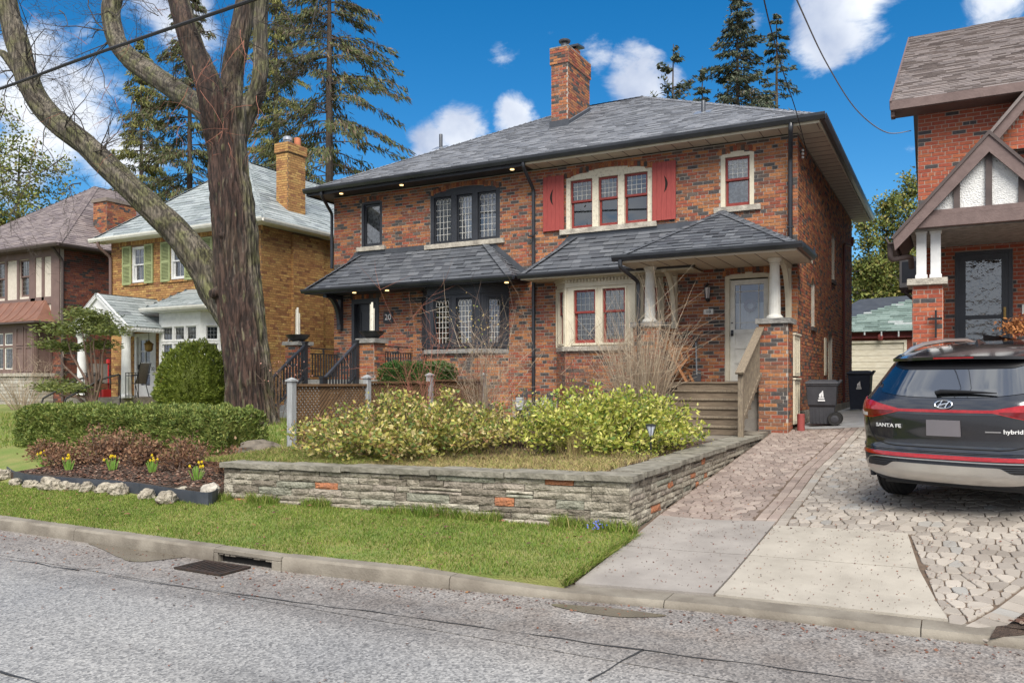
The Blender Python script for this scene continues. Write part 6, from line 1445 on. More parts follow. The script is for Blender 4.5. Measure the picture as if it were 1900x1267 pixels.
# ------------------------------------------------------------------ dry-laid stone wall along lawn and driveway
sw = thing('stone_wall', (-6, 8.2, .2), 'low ledgestone retaining wall with flagstone caps round the front garden', 'stone wall')
b = MB(); b.box(Fr(WL, 7.75, math.atan2(.5, WX - WL)), .02, 5.52, -.35, -.05, -.05, .68); b.wbox((WX - .36, 8.31, -.05), (WX - .055, 15.2, .72)); b.build('wall_core', 'ledge_mortar', sw)
def ledge(f, u0, u1, z0, z1, n_out, m):
    b = MB(); nu = max(2, min(7, int((u1 - u0) / .07))); nz = 3; k = rng.random() * 50; i0 = 0
    for j in range(nz + 1):
        for i in range(nu + 1):
            e = (i in (0, nu)) or (j in (0, nz)); u, z = u0 + (u1 - u0) * i / nu, z0 + (z1 - z0) * j / nz
            d = n_out + .014 * mnoise.noise((u * 9 + k, z * 22, k)) + (-.007 if e else .003)
            ju = .006 * mnoise.noise((u * 20, z * 20, k)) if i in (0, nu) else 0; jz = .007 * mnoise.noise((u * 7, z * 3, k + 3)) if j in (0, nz) else 0
            b.v.append(tuple(f(u + ju, d, z + jz)))
    for j in range(nz):
        for i in range(nu): q = j * (nu + 1) + i; b.f.append((q, q + 1, q + nu + 2, q + nu + 1)); b.m.append(0)
    ring = [i for i in range(nu + 1)] + [(j + 1) * (nu + 1) - 1 for j in range(1, nz + 1)] + [nz * (nu + 1) + i for i in range(nu - 1, -1, -1)] + [j * (nu + 1) for j in range(nz - 1, 0, -1)]
    k0 = len(b.v)
    for e in ring: p = Vector(b.v[e]); b.v.append(tuple(p - f.n * .09))
    for i in range(len(ring)): j = (i + 1) % len(ring); b.f.append((ring[j], ring[i], k0 + i, k0 + j)); b.m.append(0)
    return b.build('stone', m, sw)
fA = Fr(WL, 7.75, math.atan2(.5, WX - WL)); LA = 5.56
fBw = Fr(WX, 8.27, R(90)); LB = 7.0
rows = []
def courses(f, L_, ztop, zbot, seed):
    r_ = random.Random(seed); hs = []; acc_ = 0
    top = max(ztop(0), ztop(L_)); z = top
    lvl = 0
    while lvl < 12:
        h = r_.choice((.055, .07, .08, .10, .065, .09)); u = -r_.random() * .2
        while u < L_:
            w_ = r_.choice((.16, .24, .3, .38, .46, .55, .7)) * r_.uniform(.85, 1.15); a, c = max(0, u), min(L_, u + w_); u += w_
            if c - a < .05: continue
            off = ztop((a + c) / 2) - top; zt_ = z + off; zb_ = zt_ - h
            if zt_ < zbot((a + c) / 2) + .015: continue
            rust = r_.random() < .10 and (c - a) < .42
            if h > .07 and c - a > .3 and r_.random() < .25:
                zm = (zt_ + zb_) / 2; yield (a, c, zm + .003, zt_, False); yield (a, c, zb_, zm - .003, False)
            else: yield (a, c, zb_, zt_, rust)
        z -= h; lvl += 1
    return
g = .0035
lst = []
for a, c, z0, z1, ru in courses(fA, LA, lambda u: wall_top(WL + u) - .068, lambda u: zlawn(WL + u, 8.1) - .03, 5): lst.append((fA, a, c, z0, z1, ru))
for a, c, z0, z1, ru in courses(fBw, LB, lambda u: .762 + .012 * u, lambda u: zd(WX, 8.27 + u) - .03, 9): lst.append((fBw, a, c, z0, z1, ru))
for k, (f, a, c, z0, z1, ru) in enumerate(lst[:300]): ledge(f, a + g, c - g, z0 + g * .7, z1 - g * .7, rng.uniform(.0, .014), 'ledge_rust' if ru else 'ledge_stone')
print('wall stones', len(lst))
u = 0
while u < LA - .02:
    L_ = rng.choice((.95, 1.25, 1.5, 1.1)); L_ = min(L_, LA - u + .03) if LA - u - L_ > .3 else LA - u + .03
    x_ = WL + u; zt_ = wall_top(x_ + L_ / 2); yb_ = wall_y(x_ + L_ / 2)
    cs = rough_slab('cap_stone', (x_ - .03 if u == 0 else x_ + .004, yb_ - .05, zt_ - .064), (x_ + L_ - .004, yb_ + .36, zt_), 'wall_cap', sw, .011, .1); [setattr(v.co, 'y', v.co.y + .09 * (v.co.x - x_ - L_ / 2)) for v in cs.data.vertices]; u += L_
y = 8.27 + .37
while y < 14.9:
    L_ = min(rng.choice((1.0, 1.3, 1.6)), 15.0 - y); L_ = 15.0 - y if 15.0 - y - L_ < .3 else L_
    zt_ = .83 + .012 * (y - 8.3); rough_slab('cap_stone', (WX - .37, y + .004, zt_ - .062), (WX + .05, y + L_ - .004, zt_), 'wall_cap', sw, .011, .1); y += L_
b = MB(); b.wbox((-4.95, 13.5, .6), (WX - .38, 15.79, .893)); b.wbox((WX - .375, 15.01, .6), (WX - .02, 15.78, .905)); b.build('stair_pad', 'kerb', kind='structure')
# ------------------------------------------------------------------ lattice fence
lf = thing('lattice_fence', (-9.5, 12, .9), 'brown wooden lattice fence with grey capped posts dividing the two front gardens', 'fence')
FX = -9.5; posts = [10.0, 11.95, 14.0, 16.2]
for i, y in enumerate(posts):
    zb_ = .72 if i == 0 else .8; zt_ = (1.84, 1.90, 1.96, 1.98)[i]; m_ = 'post_grey' if i < 1 else 'post_grey'
    b = MB(); b.wbox((FX - .055, y - .055, zb_ - .1), (FX + .055, y + .055, zt_)); po = b.build('post', m_, lf, bevel=.006)
    b = MB(); b.wbox((FX - .075, y - .075, zt_ + .001), (FX + .075, y + .075, zt_ + .03)); b.v += []; k0 = len(b.v); b.v += [(FX - .065, y - .065, zt_ + .031), (FX + .065, y - .065, zt_ + .031), (FX + .065, y + .065, zt_ + .031), (FX - .065, y + .065, zt_ + .031), (FX, y, zt_ + .07)]; b.f += [(k0, k0 + 1, k0 + 4), (k0 + 1, k0 + 2, k0 + 4), (k0 + 2, k0 + 3, k0 + 4), (k0 + 3, k0, k0 + 4)]; b.m += [0] * 4; b.build('post_cap', 'post_grey', po)
for (ya, yc), zt_, zb_ in zip(zip(posts, posts[1:]), (1.76, 1.81, 1.85), (.84, .92, 1.0)):
    a, c = ya + .06, yc - .06
    b = MB(); b.wbox((FX - .045, a, zt_), (FX + .045, c, zt_ + .04)); b.build('top_rail', 'fence_wood', lf)
    b = MB(); b.wbox((FX - .02, a, zb_ - .03), (FX + .02, c, zb_)); b.build('bottom_rail', 'fence_wood', lf)
    H_ = zt_ - zb_; st = .062
    for sg, xo in ((1, .004), (-1, -.012)):
        s_ = -H_
        while s_ < (c - a):
            y0, y1 = a + s_, a + s_ + H_; z0, z1 = (zb_, zt_) if sg > 0 else (zt_, zb_)
            t0, t1 = max(0, (a - y0) / H_), min(1, (c - y0) / H_)
            if t1 - t0 > .06:
                p = Vector((FX + xo, y0 + H_ * t0, z0 + (z1 - z0) * t0)); q = Vector((FX + xo, y0 + H_ * t1, z0 + (z1 - z0) * t1)); d = (q - p).normalized(); nn = Vector((0, -d.z, d.y)) * .0175; xx = Vector((.007, 0, 0))
                b = MB(); k0 = 0; b.v += [tuple(v) for v in (p - nn - xx, q - nn - xx, q + nn - xx, p + nn - xx, p - nn + xx, q - nn + xx, q + nn + xx, p + nn + xx)]; b.f += [(4, 5, 6, 7), (3, 2, 1, 0), (0, 1, 5, 4), (2, 3, 7, 6), (1, 2, 6, 5), (3, 0, 4, 7)]; b.m += [0] * 6
                b.build('lath', 'fence_wood', lf)
            s_ += st * 1.414
# ------------------------------------------------------------------ bowls with birch logs on the piers of number 20
def bowl(x, y, z, lab):
    o = thing('planter_bowl', (x, y, z), lab, 'planter', 'bowls on the porch piers')
    b = MB(); b.lathe((x, y, z), [(.12, 0), (.16, .02), (.25, .085), (.30, .15), (.315, .165), (.30, .17), (.28, .15), (.1, .14)], 26); b.build('bowl', 'black_paint', o, smooth=True)
    for dx, h, tl in ((-.05, .70, .02), (.03, .74, -.03), (.0, .6, .05)):
        b = MB(); b.tube([(x + dx, y + tl, z + .12), (x + dx + tl * .6, y + tl * .4, z + .12 + h)], [.032, .026], 9); b.build('birch_log', 'birch', o, smooth=True)
bowl(-14.58, 15.56, 2.86, 'shallow black bowl of upright birch logs on the pier beside the buff brick house'); bowl(-12.22, 15.56, 2.88, 'shallow black bowl of upright birch logs on the pier in front of the black door')
# ------------------------------------------------------------------ house numbers and lamps
o = thing('house_number_sign', (-12.8, 16.98, 3.5), 'square black plaque with white 20 beside the black door', 'number sign'); b = MB(); b.box(FF, -12.96, -12.66, .012, .035, 3.36, 3.65); b.build('plaque', 'sign_dark', o); text_mesh('20', .21, .003, FF, -12.81, .039, 3.505, 'text_white', 'digits', o)
o = thing('house_number_sign', (-4.5, 16.98, 3.3), 'small white tile with dark 18 between lantern and white door', 'number sign'); b = MB(); b.box(FF, -4.60, -4.40, .012, .03, 3.25, 3.36); b.build('tile', 'tile_white', o); text_mesh('18', .095, .002, FF, -4.5, .032, 3.305, 'text_black', 'digits', o, sx=1.15)
text_mesh('22', .15, .004, Fr(0, 17, 0), -21.87, .024, 2.25, 'text_black', 'house_number', h22)
o = thing('wall_lantern', (-4.5, 16.95, 3.6), 'black wall lantern with clear glass on the brick beside the white door', 'lantern')
b = MB(); b.box(FF, -4.53, -4.47, .008, .03, 3.52, 3.85); b.bar(FF(-4.5, .03, 3.84), FF(-4.5, .12, 3.86), .02, .02); b.lathe(FF(-4.5, .12, 3.80), [(.075, 0), (.05, .05), (.015, .08), (.01, .11)], 6); b.lathe(FF(-4.5, .12, 3.50), [(.01, 0), (.04, .05), (.05, .08)], 6)
for t in range(6): th = t * math.pi / 3; b.bar(FF(-4.5 + .045 * math.cos(th), .12 + .045 * math.sin(th), 3.57), FF(-4.5 + .066 * math.cos(th), .12 + .066 * math.sin(th), 3.81), .01, .01)
b.build('frame', 'black_paint', o); b = MB(); b.lathe(FF(-4.5, .12, 3.57), [(.042, 0), (.062, .23)], 6); b.build('glass', 'lamp_clear', o)
o = thing('porch_lantern', (-21.7, 16.2, 3.0), 'hanging brass lantern under the white porch of number 22', 'lantern'); c0 = PY(276, 645, 16.2)
b = MB(); b.lathe((c0.x, 16.2, c0.z - .12), [(.05, 0), (.11, .05), (.12, .2), (.15, .22), (.05, .30), (.01, .34)], 8); b.build('cage', 'brass', o); b = MB(); b.tube([(c0.x, 16.2, c0.z + .2), (c0.x, 16.2, 3.38)], .008, 6); b.build('chain', 'iron', o)
# ------------------------------------------------------------------ folding chair and shovel on porch 18
fc_ = thing('folding_chair', (-4.95, 16.35, 1.84), 'slatted teak folding chair standing on the porch by the bare shrub', 'chair')
cx_, cy_, cz_ = -4.98, 16.38, 1.838
def lp(u, v, z): return Vector((cx_ + u, cy_ + v, cz_ + z))        # u: forward to the right, v: across
for v in (-.24, .24):
    b = MB(); b.bar(lp(.26, v, .0), lp(-.30, v, .98), .03, .045); b.build('back_leg', 'teak', fc_); b = MB(); b.bar(lp(-.20, v * .9, .0), lp(.26, v * .9, .45), .03, .045); b.build('front_leg', 'teak', fc_)
    b = MB(); b.bar(lp(-.18, v, .66), lp(.30, v, .68), .055, .025); b.build('armrest', 'teak', fc_); b = MB(); b.bar(lp(.18, v, .45), lp(.12, v, .66), .025, .03); b.build('arm_support', 'teak', fc_)
for i in range(6): b = MB(); u = -.14 + i * .075; b.bar(lp(u, -.23, .44), lp(u, .23, .44), .055, .02); b.build('seat_slat', 'teak', fc_)
for i in range(9): b = MB(); v = -.2 + i * .05; b.bar(lp(-.02, v, .50), lp(-.29, v, .96), .022, .014); b.build('back_slat', 'teak', fc_)
for u, z in ((-.02, .49), (-.295, .97), (.16, .17), (-.14, .07)): b = MB(); b.bar(lp(u, -.24, z), lp(u, .24, z), .03, .04); b.build('cross_rail', 'teak', fc_)
o = thing('shovel', (-4.72, 16.9, 1.84), 'shovel with black D handle leaning on the brick porch wall', 'shovel'); b = MB(); b.bar((-4.70, 16.80, 1.98), (-4.76, 16.95, 2.66), .028, .028); b.build('shaft', 'flashing', o)
b = MB(); b.bar((-4.83, 16.96, 2.80), (-4.69, 16.96, 2.80), .03, .03); b.bar((-4.825, 16.96, 2.80), (-4.765, 16.955, 2.66), .025, .025); b.bar((-4.695, 16.96, 2.80), (-4.755, 16.955, 2.66), .025, .025); b.build('handle', 'black_paint', o); b = MB(); b.slab([(-4.80, 16.76, 1.85), (-4.60, 16.76, 1.85), (-4.62, 16.84, 2.08), (-4.78, 16.84, 2.08)], .015); b.build('blade', 'bin_grey', o)
# ------------------------------------------------------------------ bins
def wheelie(name, x, y, rz, h, w_, d_, m, lab, big):
    z0 = zd(x, y) + (.02 if y > 16.5 else 0)
    o = thing(name, (x, y, z0), lab, 'bin', 'bins beside the house'); o.rotation_euler[2] = rz; WORLD[o.name] = Matrix.Translation(o.location) @ Matrix.Rotation(rz, 4, 'Z'); M = WORLD[o.name]
    def bb_(b, nm, mm, bevel=0, smooth=False):
        b.v = [tuple(M @ Vector(v)) for v in b.v]; return b.build(nm, mm, o, bevel=bevel, smooth=smooth)
    def ringq(w0, d0, y_, z_): return [(-w0 / 2, -d0 / 2 + y_, z_), (w0 / 2, -d0 / 2 + y_, z_), (w0 / 2, d0 / 2 + y_, z_), (-w0 / 2, d0 / 2 + y_, z_)]
    b = MB(); lv = [(w_ * .76, d_ * .70, .03), (w_ * .80, d_ * .74, h * .40), (w_ * .90, d_ * .86, h * .45), (w_ * .97, d_ * .96, h * .86), (w_ * 1.04, d_ * 1.02, h * .865), (w_ * 1.04, d_ * 1.02, h * .90)] if big else [(w_ * .80, d_ * .75, .03), (w_ * .97, d_ * .95, h * .87), (w_ * 1.04, d_ * 1.02, h * .875), (w_ * 1.04, d_ * 1.02, h * .91)]
    for a, c, z in lv: b.v += ringq(a, c, 0, z)
    for k in range(len(lv) - 1):
        for j in range(4): q = k * 4; b.f.append((q + j, q + (j + 1) % 4, q + 4 + (j + 1) % 4, q + 4 + j)); b.m.append(0)
    b.f.append((3, 2, 1, 0)); e = (len(lv) - 1) * 4; b.f.append((e, e + 1, e + 2, e + 3)); b.m += [0, 0]; bb_(b, 'body', m, bevel=.018)
    if big:
        for i in range(6): b = MB(); u = -w_ * .30 + i * w_ * .12; b.wbox((u, -d_ * .372 - .006, .06), (u + .018, -d_ * .372 + .01, h * .39)); bb_(b, 'rib', m)
    b = MB(); t = h * .90; b.v += ringq(w_ * 1.08, d_ * 1.08, 0, t + .002) + ringq(w_ * 1.08, d_ * 1.06, 0, t + .035) + ringq(w_ * .8, d_ * .75, 0, t + .085)
    b.f += [(0, 1, 5, 4), (1, 2, 6, 5), (2, 3, 7, 6), (3, 0, 4, 7), (4, 5, 9, 8), (5, 6, 10, 9), (6, 7, 11, 10), (7, 4, 8, 11), (8, 9, 10, 11), (3, 2, 1, 0)]; b.m += [0] * 10; bb_(b, 'lid', m, bevel=.01)
    b = MB(); b.bar((w_ * .60, -d_ * .30, t + .07), (w_ * .60, d_ * .30, t + .07), .035, .035); b.bar((w_ * .50, -d_ * .28, t), (w_ * .60, -d_ * .28, t + .07), .03, .04); b.bar((w_ * .50, d_ * .28, t), (w_ * .60, d_ * .28, t + .07), .03, .04); bb_(b, 'handle', m)
    for sy in (-1, 1):
        ax = Matrix.Rotation(R(90), 3, 'X'); b = MB(); r_ = .13; c = (w_ * .42, sy * d_ * .40, r_); b.lathe(c, [(r_ * .6, -.032), (r_ * .92, -.035), (r_, -.02), (r_, .02), (r_ * .92, .035), (r_ * .6, .032)], 22, ax=ax); wo_ = bb_(b, 'wheel', 'tyre', smooth=True)
        b = MB(); b.lathe((c[0], c[1], c[2]), [(r_ * .55, -.036), (r_ * .2, -.044), (r_ * .2, .044), (r_ * .55, .036)], 14, ax=ax); b.v = [tuple(M @ Vector(v)) for v in b.v]; b.build('hub', 'bin_grey', wo_)
    # printed emblem: two curved towers over a bar
    yy = -d_ * (.455 if big else .475) - .012; zz = h * (.62 if big else .60); s = .042
    em = MB()
    for u0, hh, lean in ((-1.0, 2.4, .35), (.1, 3.0, -.3)):
        em.poly([(u0 * s, yy, zz), ((u0 + .85) * s, yy, zz), ((u0 + .85 + lean) * s, yy - .002, zz + hh * s), ((u0 + .35 + lean) * s, yy - .002, zz + (hh - .5) * s), (u0 * s, yy - .001, zz + hh * .55 * s)])
    em.poly([(-1.2 * s, yy, zz - .8 * s), (1.2 * s, yy, zz - .8 * s), (1.2 * s, yy, zz - .2 * s), (-1.2 * s, yy, zz - .2 * s)]); em.poly([(-1.5 * s, yy + .002, zz - 1.9 * s), (1.5 * s, yy + .002, zz - 1.9 * s), (1.5 * s, yy + .001, zz - 1.2 * s), (-1.5 * s, yy + .001, zz - 1.2 * s)]); bb_(em, 'printed_emblem', 'bin_print')
wheelie('wheelie_bin', -2.22, 16.75, R(4), .88, .56, .55, 'bin_grey', 'squat charcoal wheeled bin with white city emblem at the house corner', True)
wheelie('wheelie_bin', -2.15, 23.4, R(-2), 1.07, .56, .6, 'bin_navy', 'tall navy wheeled bin with white city emblem further up the driveway', False)
b = MB(); b.lathe((-2.53, 16.2, .86), [(.07, 0), (.07, .36), (.06, .37)], 16); tag(b.build('marker_post', 'red_post', smooth=True), 'short dull red post standing beside the white side panels of the porch', 'post')
b = MB(); b.lathe((-1.72, 23.6, zd(-1.7, 23.6) + .02), [(.14, 0), (.19, .1), (.17, .26), (.10, .34), (.04, .36)], 12); tag(b.build('sack', 'tile_white', smooth=True), 'small white sack standing beside the navy bin', 'sack')
# ------------------------------------------------------------------ solar lamp, meters
o = thing('garden_lamp', (-3.56, 10.5, .88), 'small cone-shaped solar lamp on a black stake in the front garden', 'lamp'); zz = zgarden(-3.56, 10.5)
b = MB(); b.tube([(-3.56, 10.5, zz - .05), (-3.56, 10.5, 1.09)], .011, 8); b.lathe((-3.56, 10.5, 1.245), [(.072, 0), (.074, .012), (.05, .022)], 16)
for t in range(4): th = t * math.pi / 2 + .4; b.bar((-3.56 + .022 * math.cos(th), 10.5 + .022 * math.sin(th), 1.08), (-3.56 + .068 * math.cos(th), 10.5 + .068 * math.sin(th), 1.25), .009, .009)
b.build('stake', 'black_paint', o); b = MB(); b.lathe((-3.56, 10.5, 1.09), [(.014, 0), (.060, .152)], 14); b.build('diffuser', 'screen_white', o, smooth=True)
for px, lab in ((966, 'grey gas meter with pipes on the brick below the black bay'), (1012, 'grey gas meter with pipes right of the black downspout')):
    p = PY(px, 742, 16.85); o = thing('gas_meter', (p.x, 16.85, 1.2), lab, 'gas meter'); x = p.x
    b = MB(); b.wbox((x - .10, 16.76, 1.18), (x + .10, 16.9, 1.40)); b.wbox((x - .085, 16.75, 1.36), (x + .085, 16.88, 1.48)); b.build('casing', 'meter_grey', o, bevel=.02)
    b = MB(); b.tube([(x - .12, 16.9, .95), (x - .12, 16.85, 1.52), (x - .05, 16.83, 1.56), (x - .05, 16.83, 1.48)], .016, 8); b.tube([(x + .06, 16.83, 1.48), (x + .06, 16.83, 1.58), (x + .16, 16.86, 1.58), (x + .16, 16.9, 1.0)], .016, 8); b.build('pipes', 'flashing', o, smooth=True)
    b = MB(); b.lathe((x, 16.745, 1.30), [(.05, -.01), (.05, .01)], 14, ax=Matrix.Rotation(R(90), 3, 'X')); b.build('dial', 'tile_white', o)
b = MB(); b.box(FF, -9.15, -7.75, .015, .05, .9, 1.42); b.build('parging', 'limestone', house)
# ------------------------------------------------------------------ patio chairs and iron railing at number 22
def patio_chair(x, y, rz, lab):
    o = thing('patio_chair', (x, y, 1.39), lab, 'chair', 'patio chairs on the neighbour porch'); M = Matrix.Translation((x, y, 1.39)) @ Matrix.Rotation(rz, 4, 'Z')
    def T(p): return M @ Vector(p)
    b = MB(); b.poly([T((-.24, -.22, .42)), T((.24, -.22, .42)), T((.24, .24, .40)), T((-.24, .24, .40))]); b.poly([T((-.24, .24, .40)), T((.24, .24, .40)), T((.24, .38, 1.0)), T((-.24, .38, 1.0))]); b.build('sling', 'sling', o)
    for sx in (-.26, .26):
        b = MB(); b.tube([T((sx, -.26, 0)), T((sx, -.24, .42)), T((sx, .24, .40)), T((sx, .40, 1.02))], .013, 6); b.tube([T((sx, .34, 0)), T((sx, .22, .42))], .013, 6); b.tube([T((sx, -.25, .42)), T((sx, -.22, .64)), T((sx, .30, .66))], .014, 6); b.build('frame', 'iron', o)
patio_chair(-21.15, 15.75, R(-70), 'sling patio chair right of the white door on the neighbour porch'); patio_chair(-22.2, 15.6, R(80), 'sling patio chair with red things beneath it on the neighbour porch')
b = MB(); b.wbox((-22.25, 15.35, 1.40), (-21.95, 15.6, 1.62)); b.lathe((-22.1, 15.62, 1.62), [(.02, 0), (.02, .75), (.06, .78), (.06, .9)], 8); tag(b.build('red_broom_set', 'red_plastic'), 'red plastic broom and bucket beside the patio chair on the porch', 'broom')
ir = thing('iron_railing', (-20.6, 15.05, 1.39), 'black wrought iron railing in front of the white porch columns', 'railing')
def irs(x0, x1):
    b = MB()
    for z in (1.46, 2.02, 2.10): b.bar((x0, 15.06, z), (x1, 15.06, z), .025, .02)
    b.build('rail', 'iron', ir)
    n_ = int(abs(x1 - x0) / .12)
    for i in range(n_ + 1): x = x0 + (x1 - x0) * i / n_; b = MB(); b.tube([(x, 15.06, 1.40), (x, 15.06, 2.11)], .010, 5); b.build('baluster', 'iron', ir)
irs(-20.55, -20.0); irs(-22.45, -21.9)
irs(-21.5, -20.9) if False else None
for k, px in enumerate((98, 140)):
    p = PY(px, 745, 13.6); b = MB(); b.tube([(p.x, 13.2, 1.02), (p.x + .05, 13.3, 1.40), (p.x + .45, 14.0, 1.9), (p.x + .7, 14.4, 2.05)], .025, 8); b.tube([(p.x + .7, 14.4, 2.05), (p.x + .72, 14.42, 1.1)], .02, 6); tag(b.build('step_handrail', 'iron', smooth=True), ('curved black handrail nearer the stone bay base', 'curved black handrail next to the small pine')[k], 'handrail', 'handrails at number 22')
# ------------------------------------------------------------------ iron cross on the red pier, pot of mums on the right porch
b = MB(); f16 = Fr(0, 14.93, 0); b.box(f16, -.255, -.225, .0, .02, 2.55, 3.0); b.box(f16, -.36, -.15, .0005, .0195, 2.84, 2.88); tag(b.build('iron_cross', 'iron'), 'dark iron cross ornament leaning on the red brick porch pier', 'ornament')
o = thing('planter', (1.05, 15.4, 1.93), 'dark planter with dried orange mums behind the roof of the black car', 'planter'); p = PY(1872, 640, 15.3)
b = MB(); b.slab([(p.x - .35, 15.2, 2.42), (p.x + .3, 15.2, 2.42), (p.x + .3, 15.6, 2.5), (p.x - .35, 15.6, 2.62)], .08); b.wbox((p.x - .25, 15.25, 1.94), (p.x + .3, 15.55, 2.4)); b.build('trough', 'car_black', o)
P = nrg.normal(0, 1, (420, 3)) * (.12, .10, .07) + (p.x + .12, 15.4, 2.72); V, Fc = leaf_quads(P, nrg.normal(0, 1, (420, 3)) + (0, 0, .5), .07, .03); np_mesh('flowers', V, Fc, 'mum', o, kind='stuff')
# ------------------------------------------------------------------ overhead cables
def cable(name, pts, r_, m, lab, sag=0, n_=24):
    P = [Vector(p) for p in pts]; out = []
    for i in range(len(P) - 1):
        p0, p1, p2, p3 = P[max(i - 1, 0)], P[i], P[i + 1], P[min(i + 2, len(P) - 1)]
        for k in range(n_):
            t = k / n_; out.append(.5 * ((2 * p1) + (p2 - p0) * t + (2 * p0 - 5 * p1 + 4 * p2 - p3) * t * t + (3 * p1 - p0 - 3 * p2 + p3) * t ** 3))
    out.append(P[-1]); b = MB(); b.tube(out, r_, 6); return tag(b.build(name, m, smooth=True), lab, 'cable')
cable('service_cable', [PY(px, py, 10 - .3 * i) for i, (px, py) in enumerate(((-160, 215), (0, 165), (150, 110), (260, 72), (470, 0), (640, -62)))], .028, 'cable', 'thick black overhead cable crossing in front of the big maple')
cable('service_wire', [PY(px, py, Y) for px, py, Y in ((1405, -60, 8), (1428, 45, 10), (1452, 130, 12.5), (1478, 210, 15.5), (1499, 290, 17.15))], .008, 'cable', 'thin twisted wire running down to the insulator at the house corner')
cable('service_wire', [PY(px, py, Y) for px, py, Y in ((1440, -90, 8), (1485, 15, 9.5), (1535, 120, 11.5), (1590, 205, 13.5), (1645, 246, 15.6), (1690, 243, 16.9))], .009, 'cable_grey', 'thin grey wire looping down to the corner of the red brick house')
b = MB(); q = PX(1499, 292, XR + .06)
for i in range(3): b.lathe((XR + .06, 17.25, q.z - .05 - .07 * i), [(.012, 0), (.03, .015), (.03, .035), (.012, .05)], 10)
tag(b.build('insulator', 'insulator', smooth=True), 'white porcelain insulator rack at the upper house corner', 'insulator')
# ------------------------------------------------------------------ the black SUV
def car_glass():
    m = bpy.data.materials.new('car_glass'); m.use_nodes = True; b = m.node_tree.nodes['Principled BSDF']
    b.inputs['Base Color'].default_value = (.006, .007, .008, 1); b.inputs['Roughness'].default_value = .03; b.inputs['Specular IOR Level'].default_value = 1.0; b.inputs['IOR'].default_value = 1.9; b.inputs['Coat Weight'].default_value = 1.0; b.inputs['Coat IOR'].default_value = 1.8; b.inputs['Coat Roughness'].default_value = .02
    MATS['car_glass'] = m
car_glass()
TH = R(20); cpos = Vector((-.07, 9.12, 0)); cpos.z = zd(.2, 9.9) - .075
CM = Matrix.Translation(cpos) @ Matrix.Rotation(-TH, 4, 'Z') @ Matrix.Rotation(R(4.2), 4, 'X')
car = thing('parked_suv', cpos, 'wet black mid-size SUV with red light bar and silver rear skid plate parked on pavers', 'car')
tab = lambda T: (lambda z: lerp_tab(T, z))
cW = tab([(.28, .84), (.36, .885), (.45, .915), (.60, .94), (.80, .95), (.95, .95), (1.05, .94), (1.14, .915), (1.20, .875), (1.35, .795), (1.5, .715), (1.58, .665), (1.63, .60), (1.665, .45), (1.68, .2)])
cR = tab([(.28, .18), (.36, .06), (.42, .015), (.52, 0), (.60, .012), (.66, .04), (.74, .055), (.82, .045), (.92, .035), (1.0, .032), (1.06, .04), (1.12, .065), (1.165, .105), (1.2, .14), (1.35, .27), (1.5, .40), (1.56, .46), (1.62, .62), (1.66, .95), (1.68, 1.5)])
cF = tab([(.28, 4.5), (.4, 4.68), (.6, 4.74), (.8, 4.72), (.95, 4.6), (1.02, 4.2), (1.06, 3.62), (1.2, 3.38), (1.5, 2.78), (1.62, 2.45), (1.66, 2.1), (1.68, 1.7)])
cD = tab([(.28, .42), (.6, .46), (1.0, .46), (1.2, .36), (1.5, .28), (1.66, .35)])
PW = 2.7
def CS(a, z, off=0.0):                                  # rear surface, a = -90..90 degrees
    w_, d_, r_ = cW(z), cD(z), cR(z); s_, c_ = math.sin(a), math.cos(a)
    return Vector((w_ * math.copysign(abs(s_) ** (2 / PW), s_), r_ + d_ * (1 - abs(c_) ** (2 / PW)), z))
def CSo(a, z, off):
    e = .01; p = CS(a, z); t = CS(a + e, z) - CS(a - e, z); v = CS(a, z + .01) - CS(a, z - .01); n = t.cross(v)
    n = n.normalized() if n.length > 1e-9 else Vector((0, -1, 0)); n = n if n.y < 0 or abs(n.x) > .8 else -n
    if n.x * p.x < 0 and abs(n.x) > .5: n = -n
    return p + n * off
def a_of(x, z): return math.copysign(math.asin(min(1, (min(abs(x) / cW(z), 1)) ** (PW / 2))), x)
def cbuild(b, name, m, parent=None, smooth=True, bevel=0):
    b.v = [tuple(CM @ Vector(v)) for v in b.v]; return b.build(name, m, parent or car, smooth=smooth, bevel=bevel)
zl = [.28, .32, .36, .40, .45, .5, .55, .60, .605, .64, .68, .72, .78, .84, .9, .95, 1.0, 1.04, 1.08, 1.12, 1.16, 1.2, 1.25, 1.3, 1.35, 1.4, 1.45, 1.5, 1.54, 1.58, 1.61, 1.64, 1.655, 1.668, 1.678]
b = MB(); rows = []
for z in zl:
    pts = [CS(R(-90 + 180 * i / 48), z) for i in range(49)]; yr_, yf_ = cR(z) + cD(z), cF(z); w_ = cW(z); df = min(.9, (yf_ - yr_) * .4)
    side = [Vector((w_, yr_ + (yf_ - df - yr_) * i / 8, z)) for i in range(1, 9)]; fr_ = []
    for i in range(1, 24): a = R(90 - 180 * i / 24); s_, c_ = math.sin(a), math.cos(a); fr_.append(Vector((w_ * math.copysign(abs(s_) ** (2 / 2.4), s_), yf_ - df + df * abs(c_) ** (2 / 2.4), z)))
    rows.append(pts + side + fr_ + [Vector((-p.x, p.y, z)) for p in side[::-1]])
n_ = len(rows[0])
for r_ in rows: b.v += [tuple(p) for p in r_]
for j in range(len(rows) - 1):
    for i in range(n_):
        q = j * n_; i2 = (i + 1) % n_; b.f.append((q + i, q + i2, q + n_ + i2, q + n_ + i)); zc_ = (zl[j] + zl[j + 1]) / 2; yc = (rows[j][i].y + rows[j][i2].y) / 2
        b.m.append(1 if zc_ < .602 else (2 if (1.17 < zc_ < 1.52 and yc > .75) else 0))
b.f.append(tuple(range(n_ - 1, -1, -1))); b.m.append(1); b.f.append(tuple(range((len(rows) - 1) * n_, len(rows) * n_))); b.m.append(0)
